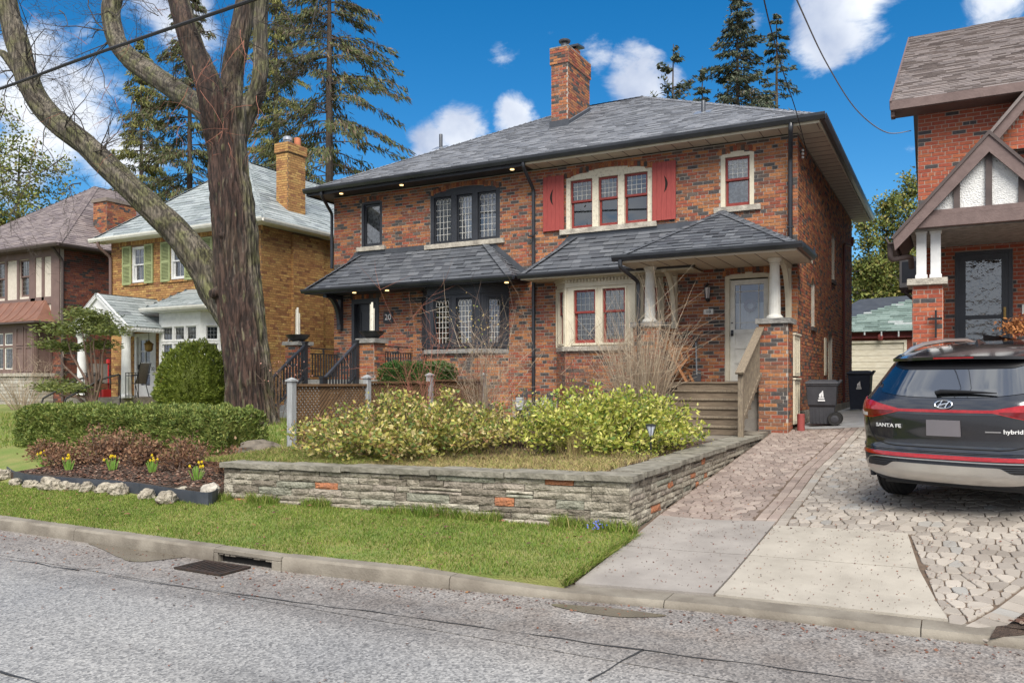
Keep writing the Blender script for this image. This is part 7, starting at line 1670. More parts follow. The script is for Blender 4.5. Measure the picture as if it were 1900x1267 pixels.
body = cbuild(b, 'body', ['car_paint', 'car_cladding', 'car_glass'], smooth='all')
def band(name, m, x0, x1, zlo, zhi, off=.006, nx=28, nz=5, parent=None, edge=True):
    b = MB()
    for i in range(nx + 1):
        x = x0 + (x1 - x0) * i / nx; lo, hi = zlo(x), zhi(x)
        for j in range(nz + 1): z = lo + (hi - lo) * j / nz; b.v.append(tuple(CSo(a_of(x, z), z, off)))
    for i in range(nx):
        for j in range(nz): q = i * (nz + 1) + j; b.f.append((q, q + nz + 1, q + nz + 2, q + 1)); b.m.append(0)
    if edge:                                            # rim down to the body
        per = [j for j in range(nz + 1)] + [i * (nz + 1) + nz for i in range(1, nx + 1)] + [nx * (nz + 1) + j for j in range(nz - 1, -1, -1)] + [i * (nz + 1) for i in range(nx - 1, 0, -1)]; k0 = len(b.v)
        for e in per: p = Vector(b.v[e]); b.v.append((p.x * .997, p.y + off + .004, p.z))
        for k in range(len(per)): k2 = (k + 1) % len(per); b.f.append((per[k], per[k2], k0 + k2, k0 + k)); b.m.append(0)
    return cbuild(b, name, m, parent, smooth=True)
sm = lambda t: t * t * (3 - 2 * t)
# rear window with a dark top band, wiper
hw = .72
band('rear_window', 'car_glass', -.74, .74, lambda x: 1.175 + .055 * (abs(x) / .74) ** 3 + (.10 * ((abs(x) - .66) / .08) ** 2 if abs(x) > .66 else 0), lambda x: 1.515 - .03 * (abs(x) / .74) ** 2 - (.22 * ((abs(x) - .60) / .14) ** 1.5 if abs(x) > .60 else 0), .005, 40, 8)
band('glass_band', 'car_black', -.62, .62, lambda x: 1.44 + .0 * x + (.03 if abs(x) > .52 else 0) * (abs(x) - .52) / .1, lambda x: 1.515 - .03 * (abs(x) / .74) ** 2, .010, 30, 3)
b = MB(); pts = [CSo(a_of(x, z), z, .03) for x, z in ((-.10, 1.20), (-.05, 1.215), (.12, 1.215), (.32, 1.208), (.45, 1.20))]; b.tube(pts, [.022, .024, .018, .012, .005], 8); cbuild(b, 'wiper', 'car_black')
# tail lamps joined by a light bar
lo_ = lambda x: 1.035 - .075 * cl((abs(x) - .44) / .3) + .03 * cl((abs(x) - .85) / .1); hi_ = lambda x: 1.062 + .07 * cl((abs(x) - .44) / .34) + .045 * cl((abs(x) - .84) / .11)
for sg in (-1, 1):
    xa, xb = (-.948, -.44) if sg < 0 else (.44, .948)
    tl = band('tail_lamp', 'lamp_red', xa, xb, lo_, hi_, .012, 26, 5)
    band('lamp_lens', 'lamp_red_dark', xa + (.10 if sg < 0 else .05), xb - (.05 if sg < 0 else .10), lambda x: lo_(x) + .012, lambda x: 1.045, .015, 20, 2, tl)
    band('reverse_lamp', 'lamp_clear', *((-.905, -.80) if sg < 0 else (.80, .905)), lambda x: lo_(x) + .014, lambda x: lo_(x) + .05, .017, 8, 2, tl)
band('light_bar', 'lamp_red', -.445, .445, lambda x: 1.036, lambda x: 1.062, .012, 30, 2)
# tailgate seam, bumper line
def seam(path, r_, m, name):
    b = MB(); b.tube([CSo(a_of(x, z), z, .002) for x, z in path], r_, 5); cbuild(b, name, m)
gp_ = [(-.82, .96), (-.80, .86), (-.77, .78), (-.70, .715), (-.58, .69)] + [(-.5 + .1 * i, .683) for i in range(11)] + [(.58, .69), (.70, .715), (.77, .78), (.80, .86), (.82, .96)]
seam(gp_, .006, 'hole_dark', 'tailgate_seam'); seam([(-.86 + .0717 * i, .632) for i in range(25)], .005, 'hole_dark', 'bumper_seam')
band('reflector_strip', 'lamp_red', -.90, .90, lambda x: .578 - .002, lambda x: .612, .008, 40, 2)
band('bumper_gloss', 'car_paint', -.93, .93, lambda x: .645, lambda x: .668, .014, 40, 2)
# silver skid plate, vents
top_ = lambda x: .465 + .055 * (1 - sm(cl((abs(x) - .48) / .12)))
sk = band('skid_plate', 'car_silver', -.80, .80, lambda x: .345 + .05 * (abs(x) / .8) ** 4, top_, .018, 48, 5)
seam([(-.80 + .0667 * i, .405 + .02 * abs(-.80 + .0667 * i)) for i in range(25)], .007, 'car_cladding', 'skid_crease')
for sg in (-1, 1):
    xa, xb = (-.80, -.45) if sg < 0 else (.45, .80)
    vt = band('bumper_vent', 'car_black', xa, xb, lambda x: top_(x) + .004, lambda x: .552 - .035 * cl((abs(x) - .7) / .1), .004, 18, 3)
    for k in range(3): seam([(xa + (xb - xa) * t / 8, .487 + .02 * k) for t in range(9)], .005, 'car_cladding', 'vent_fin')
seam([(-.84, .43), (-.83, .50), (-.78, .545)] + [(-.70 + .0875 * i, .560) for i in range(17)] + [(.78, .545), (.83, .50), (.84, .43)], .008, 'car_silver', 'trim_line')
# number plate (plain), badge, lettering
fcar = Fr(0, 0, 0)
class RF:                                                # a wall frame on the tailgate
    n = Vector((0, -1, 0))
    def __call__(s, u, n, z): p = CS(a_of(u, z), z); return CM @ Vector((p.x, p.y - .016 - n, p.z))
RFm = RF()
b = MB(); b.v += [(-.155, .014, .805), (.155, .014, .805), (.155, .016, .96), (-.155, .016, .96), (-.155, .045, .805), (.155, .045, .805), (.155, .045, .96), (-.155, .045, .96)]; b.f += [(0, 1, 2, 3), (1, 5, 6, 2), (4, 0, 3, 7), (3, 2, 6, 7), (4, 5, 1, 0)]; b.m += [0] * 5; cbuild(b, 'number_plate', 'plate_grey', smooth=False)
bd = MB(); z0 = 1.108; bd.tube([CSo(a_of(.080 * math.cos(t), z0 + .036 * math.sin(t)), z0 + .036 * math.sin(t), .014) for t in [2 * math.pi * k / 32 for k in range(33)]], .008, 6, cap=False)
def bp(x, z): return CSo(a_of(x, z0 + z), z0 + z, .014)
bd.tube([bp(-.050, -.026), bp(-.030, 0), bp(-.018, .030)], .0085, 6); bd.tube([bp(.018, -.030), bp(.030, 0), bp(.050, .026)], .0085, 6); bd.tube([bp(-.034, -.008), bp(0, .004), bp(.034, .008)], .008, 6)
cbuild(bd, 'badge', 'chrome')
text_mesh('SANTA FE', .052, .003, RFm, -.555, .0, .885, 'text_white', 'lettering', car, sx=1.25, bold=.001)
text_mesh('hybrid', .055, .003, RFm, .60, .0, .862, 'text_white', 'lettering', car, sx=1.1, bold=.001)
b = MB(); b.v += [tuple(CSo(a_of(x, z), z, .012)) for x, z in ((.37, .853), (.50, .853), (.50, .866), (.37, .866))]; b.f.append((0, 1, 2, 3)); b.m.append(0); cbuild(b, 'badge_bar', 'chrome', smooth=False)
# spoiler, high brake lamp, rails, aerial
b = MB(); nx = 24
for i in range(nx + 1):
    x = -.66 + 1.32 * i / nx; e = .05 * (abs(x) / .66) ** 2; y0 = .335 + e + .10 * (abs(x) / .66) ** 6
    b.v += [(x, y0, 1.545 - .02 * (abs(x) / .66) ** 2), (x, y0 - .005, 1.575 - .02 * (abs(x) / .66) ** 2), (x, .64, 1.628 - .035 * (abs(x) / .66) ** 2), (x, .95, 1.667 - .05 * (abs(x) / .66) ** 2), (x, .55, 1.53)]
for i in range(nx):
    for j, k in ((0, 1), (1, 2), (2, 3), (4, 0)): q = i * 5; b.f.append((q + j, q + 5 + j, q + 5 + k, q + k)); b.m.append(0)
cbuild(b, 'spoiler', 'car_paint', smooth=True)
b = MB(); b.v += [(-.19, .331, 1.550), (.19, .331, 1.550), (.19, .329, 1.566), (-.19, .329, 1.566)]; b.f.append((0, 1, 2, 3)); b.m.append(0); cbuild(b, 'brake_lamp', 'lamp_red', smooth=False)
for sg in (-1, 1):
    b = MB(); b.tube([(sg * .60, .60, 1.585), (sg * .59, .80, 1.645), (sg * .585, 1.1, 1.682), (sg * .58, 1.7, 1.70), (sg * .57, 2.3, 1.685), (sg * .56, 2.6, 1.64)], [.018, .024, .024, .024, .024, .016], 8); cbuild(b, 'roof_rail', 'car_silver')
b = MB(); b.v += [(-.02, .98, 1.665), (.02, .98, 1.665), (.02, 1.2, 1.672), (-.02, 1.2, 1.672), (0, 1.0, 1.725), (0, 1.08, 1.71)]; b.f += [(0, 1, 4), (1, 2, 5, 4), (2, 3, 5), (3, 0, 4, 5)]; b.m += [0] * 4; cbuild(b, 'aerial_fin', 'car_black', smooth=False)
# wheels
ax = Matrix.Rotation(R(90), 3, 'Y')
for x in (-.845, .845):
    for y in (.98, 3.75):
        b = MB(); r_ = .365; pr_ = [(.24, -.105), (.30, -.118), (.345, -.112), (.362, -.085), (.365, -.03), (.365, .03), (.362, .085), (.345, .112), (.30, .118), (.24, .105)]; b.lathe((x, y, r_ - .01), pr_, 40, ax=ax); wo_ = cbuild(b, 'wheel', 'tyre')
        b = MB(); b.lathe((x, y, r_ - .01), [(.05, -.10), (.235, -.08), (.24, .08), (.05, .10)], 24, ax=ax); b.v = [tuple(CM @ Vector(v)) for v in b.v]; b.build('rim', 'car_silver', wo_, smooth=True)
        for k in range(4):
            b = MB(); xx = -.075 + .05 * k; b.tube([(x + xx, y + (r_ + .001) * math.cos(t), r_ - .01 + (r_ + .001) * math.sin(t)) for t in [2 * math.pi * q / 40 for q in range(41)]], .004, 4, cap=False); b.v = [tuple(CM @ Vector(v)) for v in b.v]; b.build('tread_groove', 'hole_dark', wo_)
for x in (-.952, .952):
    for y in (.98, 3.75):
        b = MB(); b.tube([(x, y + .42 * math.cos(t), .355 + .42 * math.sin(t)) for t in [math.pi * (q / 24 * 1.14 - .07) for q in range(25)]], .032, 8); cbuild(b, 'wheel_arch', 'car_cladding')
b = MB(); b.wbox((-.7, .3, .25), (.7, 4.3, .42)); cbuild(b, 'underbody', 'car_black', smooth=False)
# ------------------------------------------------------------------ vegetation
def np_noise(P, f): return np.array([mnoise.noise((p[0] * f, p[1] * f, p[2] * f)) for p in P])
def resample(pts, step):
    P = [Vector(p[0]) for p in pts]; Rr = [p[1] for p in pts]; out = []
    for i in range(len(P) - 1):
        p0, p1, p2, p3 = P[max(i - 1, 0)], P[i], P[i + 1], P[min(i + 2, len(P) - 1)]; k = max(1, int((p2 - p1).length / step))
        for j in range(k):
            t = j / k; q = .5 * ((2 * p1) + (p2 - p0) * t + (2 * p0 - 5 * p1 + 4 * p2 - p3) * t * t + (3 * p1 - p0 - 3 * p2 + p3) * t ** 3); out.append((q, Rr[i] + (Rr[i + 1] - Rr[i]) * (t * t * (3 - 2 * t))))
    out.append((P[-1], Rr[-1])); return out
def bark_limb(name, pts, parent, seg=64, step=.045, amp=.034, wet=.0, wet_dir=None, base_flare=0.0, knobs=()):
    S = resample(pts, step); V = []; colr = []; up = Vector((0, 1, 0)); L_ = 0; prev = S[0][0]; seed = rng.random() * 40
    for k, (p, r_) in enumerate(S):
        t = (S[min(k + 1, len(S) - 1)][0] - S[max(k - 1, 0)][0]).normalized(); a = (up - t * up.dot(t)).normalized(); bb_ = t.cross(a); up = a; L_ += (p - prev).length; prev = p
        for j in range(seg):
            th = 2 * math.pi * j / seg; d = a * math.cos(th) + bb_ * math.sin(th)
            q = Vector((math.cos(th) * r_, math.sin(th) * r_, 0)); w1 = mnoise.noise((q.x * 7 + seed, q.y * 7, L_ * 1.1)); w2 = mnoise.noise((q.x * 11 + seed + w1 * .6, q.y * 11, L_ * 1.0 + seed)); w3 = mnoise.noise((q.x * 24, q.y * 24 + seed, L_ * 3.4))
            ridge = (1 - min(1, abs(w2) * 3.4)) ** 1.2; big = mnoise.noise((q.x * 2.2, q.y * 2.2 + seed, L_ * .7))
            rr = r_ * (1 + .07 * big) + amp * (r_ / .5) ** .6 * (-ridge * .9 + .45 * w3 + .5 * w1)
            if base_flare: z_ = p.z - S[0][0].z; rr *= 1 + base_flare * math.exp(-z_ * 3.2) * (1 + .5 * math.sin(th * 5 + 1) + .3 * math.sin(th * 3))
            v = p + d * rr
            V.append(v)
            g = cl(ridge * 1.1 - .05); wv = 0
            if wet:
                f = 1.0
                if wet_dir is not None: f = cl((d.dot(wet_dir) + .25 + .5 * mnoise.noise((th * 1.5 + seed, L_ * .5, 2))) * 2.2)
                wv = cl(wet * f * (1.1 + .5 * mnoise.noise((v.x * 3, v.y * 3, v.z * .6))) )
                if w3 > .42: wv *= .25
            colr.append((g, wv, 0, 1))
    for c0, rad, h in knobs:
        for i, v in enumerate(V):
            dd = (v - c0).length
            if dd < rad: n_ = (v - c0); V[i] = v + (Vector((0, -1, 0)) * .8 + n_.normalized() * .3) * h * 1.7 * (1 - (dd / rad) ** 2)
    Fc = []
    for k in range(len(S) - 1):
        for j in range(seg): q = k * seg; j2 = (j + 1) % seg; Fc.append((q + j, q + j2, q + seg + j2, q + seg + j))
    o = np_mesh(name, [tuple(v) for v in V], Fc, 'bark', parent, smooth=True)
    ca = o.data.color_attributes.new('bark', 'FLOAT_COLOR', 'POINT'); ca.data.foreach_set('color', np.array(colr, dtype=np.float32).ravel()); return o
TY = 12.6
def tp(px, py, wpx, Y=TY): return (PY(px, py, Y), wpx / 2 * mpp(px, Y) * .93)
maple = thing('maple_tree', PY(466, 785, TY), 'huge bare maple with dark wet trunk and mossy leaning limb behind the hedge', 'tree')
cdir = Vector((.45, -.85, 0)).normalized()
kn = [(PY(466, 483, TY - .42), .16, .09), (PY(470, 612, TY - .42), .17, .10), (PY(400, 545, TY - .42), .12, .09), (PY(441, 598, TY - .46), .09, .06), (PY(480, 425, TY - .38), .13, .08), (PY(412, 437, TY - .44), .06, .05)]
bark_limb('trunk', [tp(468, 800, 108), tp(464, 740, 94), tp(456, 650, 92), tp(446, 570, 92), tp(438, 500, 88), tp(436, 440, 90), tp(432, 380, 84), tp(425, 320, 78), tp(420, 260, 76), tp(418, 210, 84), tp(416, 175, 70)], maple, 150, .035, .066, .95, Vector((-.25, -.95, 0)).normalized(), .22, kn)
bark_limb('limb', [tp(440, 600, 70), tp(405, 535, 78), tp(372, 485, 62, 12.4), tp(330, 432, 56, 12.2), tp(288, 392, 52, 12), tp(245, 352, 48, 11.8), tp(204, 312, 46, 11.7), tp(163, 272, 45, 11.6), tp(112, 232, 45, 11.5), tp(74, 192, 44, 11.4), tp(50, 146, 45, 11.3), tp(33, 85, 45, 11.2), tp(17, 27, 38, 11.1), tp(4, -40, 36, 11)], maple, 72, .045, .030, .12, Vector((0, 0, -1)))
bark_limb('limb', [tp(415, 262, 40, 12.9), tp(380, 205, 44, 13.1), tp(339, 176, 42, 13.3), tp(288, 142, 42, 13.5), tp(246, 112, 40, 13.6), tp(219, 82, 38, 13.7), tp(209, 48, 36, 13.8), tp(207, 15, 36, 13.9), tp(222, -40, 32, 14)], maple, 56, .05, .028, .1, Vector((0, 0, -1)))
bark_limb('limb', [tp(416, 360, 30, 12.6), tp(411, 290, 50, 12.52), tp(404, 240, 56, 12.4), tp(396, 195, 56, 12.28), tp(386, 158, 54, 12.2), tp(371, 122, 50, 12.15), tp(358, 88, 46, 12.1), tp(345, 50, 43, 12), tp(331, 0, 40, 12), tp(318, -50, 38, 12)], maple, 56, .045, .032, .95, Vector((.1, -1, 0)))
bark_limb('limb', [tp(424, 320, 30, 12.6), tp(421, 240, 50, 12.75), tp(427, 185, 48, 12.9), tp(431, 140, 44, 13), tp(438, 98, 43, 13), tp(447, 52, 41, 13.1), tp(457, 0, 39, 13.2), tp(466, -50, 37, 13.2)], maple, 56, .05, .030, .7, Vector((0, -1, 0)))
bark_limb('limb', [tp(430, 330, 28, 12.6), tp(438, 262, 42, 12.85), tp(452, 215, 44, 13), tp(474, 178, 36, 13.1), tp(483, 140, 31, 13.1), tp(484, 95, 29, 13.2), tp(483, 45, 28, 13.2), tp(486, 0, 27, 13.2), tp(490, -50, 26, 13.2)], maple, 48, .05, .026, .05, Vector((0, 0, -1)))
bark_limb('limb_stub', [tp(60, 172, 20, 11.35), tp(28, 128, 18, 11.3), tp(10, 104, 16, 11.2), tp(2, 98, 12, 11.2)], maple, 24, .05, .012, .1, None)
# twigs: branching sprays from given roots
def spray(b, p, d, L_, r_, depth, droop, m=0, wig=.35, kids=3):
    n_ = 5; pts = [p.copy()]; q = p.copy(); d = d.normalized(); rad = [r_]
    for i in range(n_):
        d = (d + Vector((rng.gauss(0, wig), rng.gauss(0, wig), rng.gauss(0, wig) - droop)) * .35).normalized(); q = q + d * (L_ / n_); pts.append(q.copy()); rad.append(r_ * (1 - .8 * (i + 1) / n_))
    b.tube(pts, rad, 4 if r_ < .012 else 6, m, cap=False)
    if depth > 0:
        for _ in range(kids):
            i = rng.randint(1, n_); d2 = (d + Vector((rng.gauss(0, .8), rng.gauss(0, .8), rng.gauss(0, .6)))).normalized(); spray(b, pts[i], d2, L_ * rng.uniform(.4, .7), max(.0035, rad[i] * .7), depth - 1, droop, m, wig, kids)
tw, twr = MB(), MB()
roots = [((163, 282), 11.5, (.3, -.3, .9), 1.5, .022), ((180, 288), 11.5, (.9, -.2, .8), 1.3, .02), ((100, 225), 11.4, (-.3, -.6, .9), 1.4, .02), ((120, 245), 11.4, (.8, -.4, .5), 1.6, .02), ((60, 170), 11.3, (.9, -.2, .5), 1.8, .02), ((45, 110), 11.2, (.9, 0, .6), 1.9, .02), ((40, 130), 11.2, (-.9, -.3, -.2), 1.6, .02), ((205, 60), 13.6, (-.9, -.2, .2), 2.2, .025), ((205, 75), 13.6, (-.9, -.4, -.3), 1.9, .02), ((215, 30), 13.7, (-.8, 0, .6), 1.8, .02), ((360, 60), 12, (.9, -.2, .1), 1.6, .016), ((400, 170), 12, (.8, -.4, .3), 1.6, .014), ((480, 90), 13, (.9, -.2, -.2), 1.8, .014), ((484, 40), 13, (.9, -.2, .1), 1.9, .015), ((470, 180), 13, (.9, -.3, -.2), 1.5, .012), ((250, 120), 13.4, (.2, -.4, 1), 1.5, .015), ((320, 165), 13.2, (.1, -.3, 1), 1.2, .012), ((300, 30), 12, (-.6, -.3, .6), 1.4, .014), ((345, 30), 12, (-.7, -.3, .4), 1.3, .014), ((20, 60), 11.1, (-.7, -.3, .3), 1.2, .016)]
for (px, py), Y, d, L_, r_ in roots * 3: spray(tw, PY(px + rng.uniform(-8, 8), py, Y), Vector(d) + Vector((rng.gauss(0, .3), 0, rng.gauss(0, .3))), L_ * rng.uniform(.8, 1.2), r_ * .75, 3, .10, wig=.75)
# long drooping sprays hanging into the picture from limbs above it
for px, py, L_ in ((-20, 120, 2.2), (10, 240, 2.6), (60, 330, 1.6), (-30, 300, 2.4), (120, 330, 1.6), (30, 420, 1.3), (150, 380, 1.5), (90, 260, 1.7), (-10, 380, 1.6), (200, 330, 1.2), (250, 220, 1.3), (180, 150, 1.6), (110, 60, 1.6), (560, -20, 1.8), (640, -30, 1.5), (520, 60, 1.4), (590, 40, 1.3)): spray(tw, PY(px, py - 40, 11 if px < 300 else 12.5), Vector((rng.uniform(-.1, .7), -.2, rng.uniform(-.7, -.1))), L_, .014, 3, .25, wig=.5)
for i in range(34):
    px, py = rng.uniform(20, 500), rng.uniform(20, 300); spray(twr, PY(px, py, rng.uniform(11, 12.2)), Vector((rng.uniform(-.5, .5), -.2, rng.uniform(-1, .2))), rng.uniform(.5, 1.1), .0065, 1, .35, wig=.4, kids=2)
tw.build('twigs', 'twig_grey', maple, kind='stuff'); twr.build('hanging_twigs', 'twig_red', maple, kind='stuff')
# ---- conifers
def conifer(name, base, h, rad, z_start, m, label, cat='tree', group=None, seed=1, levels=46, spray_len=.42, spray_w=.085, droop=.5, density=1.0, top_sparse=False, shape=.85, lean=(0, 0), per=26, hang=.6):
    r_ = random.Random(seed); base = Vector(base); o = thing(name, base, label, cat, group); tr = MB(); P, D = [], []
    top = base + Vector((lean[0], lean[1], h)); tr.tube([base - Vector((0, 0, .3)), base.lerp(top, .5), top], [h * .009 + .04, h * .006 + .02, .02], 8)
    for lv in range(levels):
        t = (lv + r_.random() * .8) / levels; z = z_start + (h - z_start) * t; R_ = rad * (1 - t) ** shape + .12; nb = r_.randint(3, 6)
        for k in range(nb):
            if r_.random() > density: continue
            th = r_.random() * 2 * math.pi; L_ = R_ * r_.uniform(.55, 1.15); d = Vector((math.cos(th), math.sin(th), r_.uniform(-.05, .25))); p0 = base.lerp(top, z / h); pts = []
            for i in range(6): s_ = i / 5; pts.append(p0 + d * (L_ * s_) + Vector((0, 0, -droop * L_ * s_ * s_ * .55 + .12 * L_ * max(0, s_ - .7))))
            tr.tube(pts, [.028 * (1 - .75 * i / 5) + .006 for i in range(6)], 4, cap=False)
            n_ = int(per * 1.7 * (.4 + L_ / rad))
            for q in range(n_):
                s_ = r_.uniform(.12, 1.0) ** .8; i = min(4, int(s_ * 5)); f = s_ * 5 - i; p = pts[i].lerp(pts[i + 1], f); sd = d.cross(Vector((0, 0, 1))) * r_.gauss(0, .16 * (1.1 - s_) + .07) * min(1.5, L_)
                P.append(tuple(p + sd + Vector((0, 0, r_.uniform(-.22, .05) * hang)))); D.append(tuple(d * .6 + sd * .8 + Vector((0, 0, -hang * r_.uniform(.3, 1.2)))))
    tr.build('trunk', 'conifer_bark', o)
    n_ = len(P); V, Fc = leaf_quads(P, D, nrg.uniform(.6, 1.25, n_) * spray_len, nrg.uniform(.7, 1.3, n_) * spray_w * 1.25, .3); np_mesh('foliage', V, Fc, m, o); return o
G = 'tall conifers behind the houses'
def at(px, Y, z=1.2): dx, dy = pdir(px); t = Y / dy; return (dx * t, Y, z)
conifer('spruce_tree', at(611, 33), 28, 7.6, 3.0, 'spruce', 'tall drooping spruce behind the gap between buff house and brick pair', group=G, seed=3, levels=62, droop=.75, density=.86, spray_len=.42, spray_w=.055, per=95, hang=1.1)
conifer('spruce_tree', at(512, 37), 29, 5.2, 3.0, 'spruce_yellow', 'yellowish spruce rising behind the chimney of the buff brick house', group=G, seed=5, levels=60, droop=.7, density=.8, per=80, spray_w=.055, hang=1.1)
conifer('spruce_tree', at(352, 35), 26, 6.4, 2.0, 'spruce', 'dark spruce showing between the mossy limb and the maple trunk', group=G, seed=8, levels=56, droop=.7, density=.85, per=85, spray_w=.055, hang=1.1)
conifer('spruce_tree', at(262, 38), 25, 5.6, 2.0, 'spruce_yellow', 'lower yellow-green spruce behind the ridge of the buff house roof', group=G, seed=9, levels=50, droop=.65, density=.85, per=75, spray_w=.055, hang=1.1)
conifer('fir_tree', at(1368, 46), 23.2, 4.3, 6, 'fir_far', 'tall narrow fir behind the slate hip roof', group=G, seed=11, levels=62, droop=.35, density=.95, per=56, spray_len=.3, spray_w=.065, shape=.75)
conifer('fir_tree', at(1441, 47), 21.2, 4.3, 6, 'fir_far', 'loose gappy fir beside the tall narrow fir', group=G, seed=12, levels=40, droop=.35, density=.6, per=52, spray_len=.3, spray_w=.065)
conifer('fir_tree', at(1240, 45), 19.8, 4.6, 6, 'fir_far', 'slender fir with a bare spreading top over the roof peak', group=G, seed=13, levels=34, droop=-.5, density=.5, per=34, spray_len=.35, lean=(.3, 0))
conifer('fir_tree', at(1303, 50), 20.2, 2.6, 6, 'fir_far', 'short fir tip just showing above the slate roof', group=G, seed=14, levels=40, droop=.3, density=.8, per=30, spray_len=.4)
conifer('fir_tree', at(1180, 46), 16.3, 2.6, 6, 'fir_far', 'low fir tip beside the chimney cloud above the roof line', group=G, seed=15, levels=26, droop=.1, density=.35, per=26, spray_len=.4)
CEDARS = []
for i, (px, Y, h, rd, lab) in enumerate(((1606, 43, 8.9, 1.8, 'cedar right behind the rear house corner'), (1640, 45, 9.7, 2.0, 'cedar in the middle of the row above the green garage roof'), (1682, 44, 10.6, 2.1, 'tallest cedar close to the red brick house'), (1625, 47, 7.4, 1.9, 'low bushy cedar filling the gap in the row'), (1665, 48, 7.9, 1.9, 'low cedar half hidden behind the row'), (1590, 46, 6.8, 1.8, 'small cedar squeezed against the brick side wall'), (1712, 47, 8.5, 1.9, 'cedar behind the air conditioner'))):
    CEDARS.append((px, Y, h, rd, lab, 20 + i))
# leafy tree at the far left
def broad_tree(name, base, h, rad, m, label, seed, n_leaf, size, cone=False):
    r_ = random.Random(seed); o = thing(name, base, label, 'tree'); b = MB(); base = Vector(base); b.tube([base, base + Vector((.2, 0, h * .5)), base + Vector((.1, .2, h * .85))], [.22, .13, .03], 8); P = []
    nb = 60 if cone else 26
    for k in range(nb):
        tt = r_.uniform(.08, .97) if cone else r_.uniform(.3, .85); p0 = base + Vector((.15, 0, h * tt)); th = r_.random() * 6.28; d = Vector((math.cos(th), math.sin(th), r_.uniform(.1, .7))); L_ = rad * r_.uniform(.5, 1.1) * ((1.12 - tt) ** .6 if cone else 1); jt = .05 if cone else .12; pts = [p0 + d * (L_ * i / 4) + Vector((r_.gauss(0, jt), r_.gauss(0, jt), r_.gauss(0, jt))) * i for i in range(5)]; b.tube(pts, [.05, .04, .03, .018, .008], 5, cap=False)
        for q in range(n_leaf // nb): i = r_.randint(0 if cone else 1, 3); p = pts[i].lerp(pts[i + 1], r_.random()); sg = .2 if cone else .35; P.append(tuple(p + Vector((r_.gauss(0, sg), r_.gauss(0, sg), r_.gauss(0, sg)))))
    b.build('trunk', 'twig_grey', o); V, Fc = leaf_quads(P, nrg.normal(0, 1, (len(P), 3)), nrg.uniform(.6, 1.3, len(P)) * size, nrg.uniform(.6, 1.2, len(P)) * size * .6); np_mesh('foliage', V, Fc, m, o); return o
for px, Y, h, rd, lab, sd in CEDARS: broad_tree('cedar_tree', at(px, Y, 1.3), h, rd, 'cedar', 'yellow-green ' + lab, sd, 7500, .17, True)['group'] = 'cedars behind the garage'
broad_tree('broadleaf_tree', at(28, 29, 1.2), 17.5, 4.6, 'cedar', 'loose yellow-green tree far behind the half-timbered house', 31, 8000, .22)
broad_tree('broadleaf_tree', at(95, 33, 1.2), 14, 4.5, 'cedar', 'second yellow-green tree behind the ridge of the mauve roof', 33, 5600, .22)
# ---- hedges and shrubs
def surf_cloud(n_, boxf): 
    return boxf(n_)
def hedge(name, a, c, n_, m, label, ln=.06, wd=.022, lump=.05, cat='hedge', core_in=.09):
    a, c = np.array(a), np.array(c); d = c - a; area = np.array([d[1] * d[2], d[0] * d[2], d[0] * d[1]]); o = thing(name, tuple(((a + c) / 2)[:2]) + (a[2],), label, cat)
    face = nrg.choice(5, n_, p=np.array([area[0], area[0], area[1] * 1.6, area[1] * .5, area[2] * 1.3]) / (area[0] * 2 + area[1] * 2.1 + area[2] * 1.3)); u = nrg.random((n_, 3)); P = a + u * d; D = np.zeros((n_, 3))
    inn = np.abs(nrg.normal(0, .035, n_))
    for fi, (ax_, side) in enumerate(((0, 0), (0, 1), (1, 0), (1, 1), (2, 1))):
        k = face == fi; P[k, ax_] = (c if side else a)[ax_] + (-1 if side else 1) * inn[k]; D[k, ax_] = 1 if side else -1
    lum = np_noise(P, 3.2) * lump * 1.2 + np_noise(P, 9) * lump * .9; P += D * lum[:, None]
    # rounded top edges
    tz = np.clip((P[:, 2] - (c[2] - .2)) / .2, 0, 1); P[:, 1] += np.where(P[:, 1] < (a[1] + c[1]) / 2, 1, -1) * tz ** 2 * .10; P[:, 0] += np.where(P[:, 0] < a[0] + .3, 1, np.where(P[:, 0] > c[0] - .3, -1, 0)) * tz ** 2 * .10
    D[:, 2] += .55; V, Fc = leaf_quads(P, D, nrg.uniform(.6, 1.3, n_) * ln, nrg.uniform(.7, 1.3, n_) * wd, .5); np_mesh('foliage', V, Fc, m, o)
    b = MB(); i = core_in; b.wbox(tuple(a + i) , tuple(c - i)); b.build('core', m, o); return o
hedge('yew_hedge', (-15.85, 9.25, .48), (-10.2, 10.2, 1.38), 46000, 'yew', 'long clipped yew hedge in front of the maple trunk', .07, .026, .085, core_in=.14)
hedge('box_hedge', (-11.25, 14.5, 1.0), (-9.62, 15.35, 2.26), 15000, 'boxwood', 'dark green box hedge below the black bay window', .05, .026, .06)
ds = thing('dwarf_spruce', (-15.75, 13.4, .95), 'dense rounded dwarf spruce left of the maple trunk', 'shrub'); n_ = 26000; v = nrg.normal(0, 1, (n_, 3)); v /= np.linalg.norm(v, axis=1, keepdims=True); v = v[v[:, 2] > -.75]; n_ = len(v)
lum = np_noise(v, 4.2) * .16 + np_noise(v, 10) * .16; rr = (1 + lum - np.abs(nrg.normal(0, .035, n_)))[:, None]; P = np.array((-15.78, 13.4, 1.72)) + v * rr * np.where(v[:, 2:3] > 0, (.84, .84, 1.06), (.88, .88, .9)); V, Fc = leaf_quads(P, v + (0, 0, .3), .075, .026, .4); np_mesh('foliage', V, Fc, 'dwarf_spruce', ds)
b = MB(); b.lathe((-15.78, 13.4, 1.0), [(.6, 0), (.72, .5), (.68, .9), (.4, 1.35), (.1, 1.55)], 16); b.build('core', 'dwarf_spruce', ds); b = MB(); b.tube([(-15.78, 13.4, .9), (-15.78, 13.4, 1.3)], .08, 8); b.build('stem', 'conifer_bark', ds)
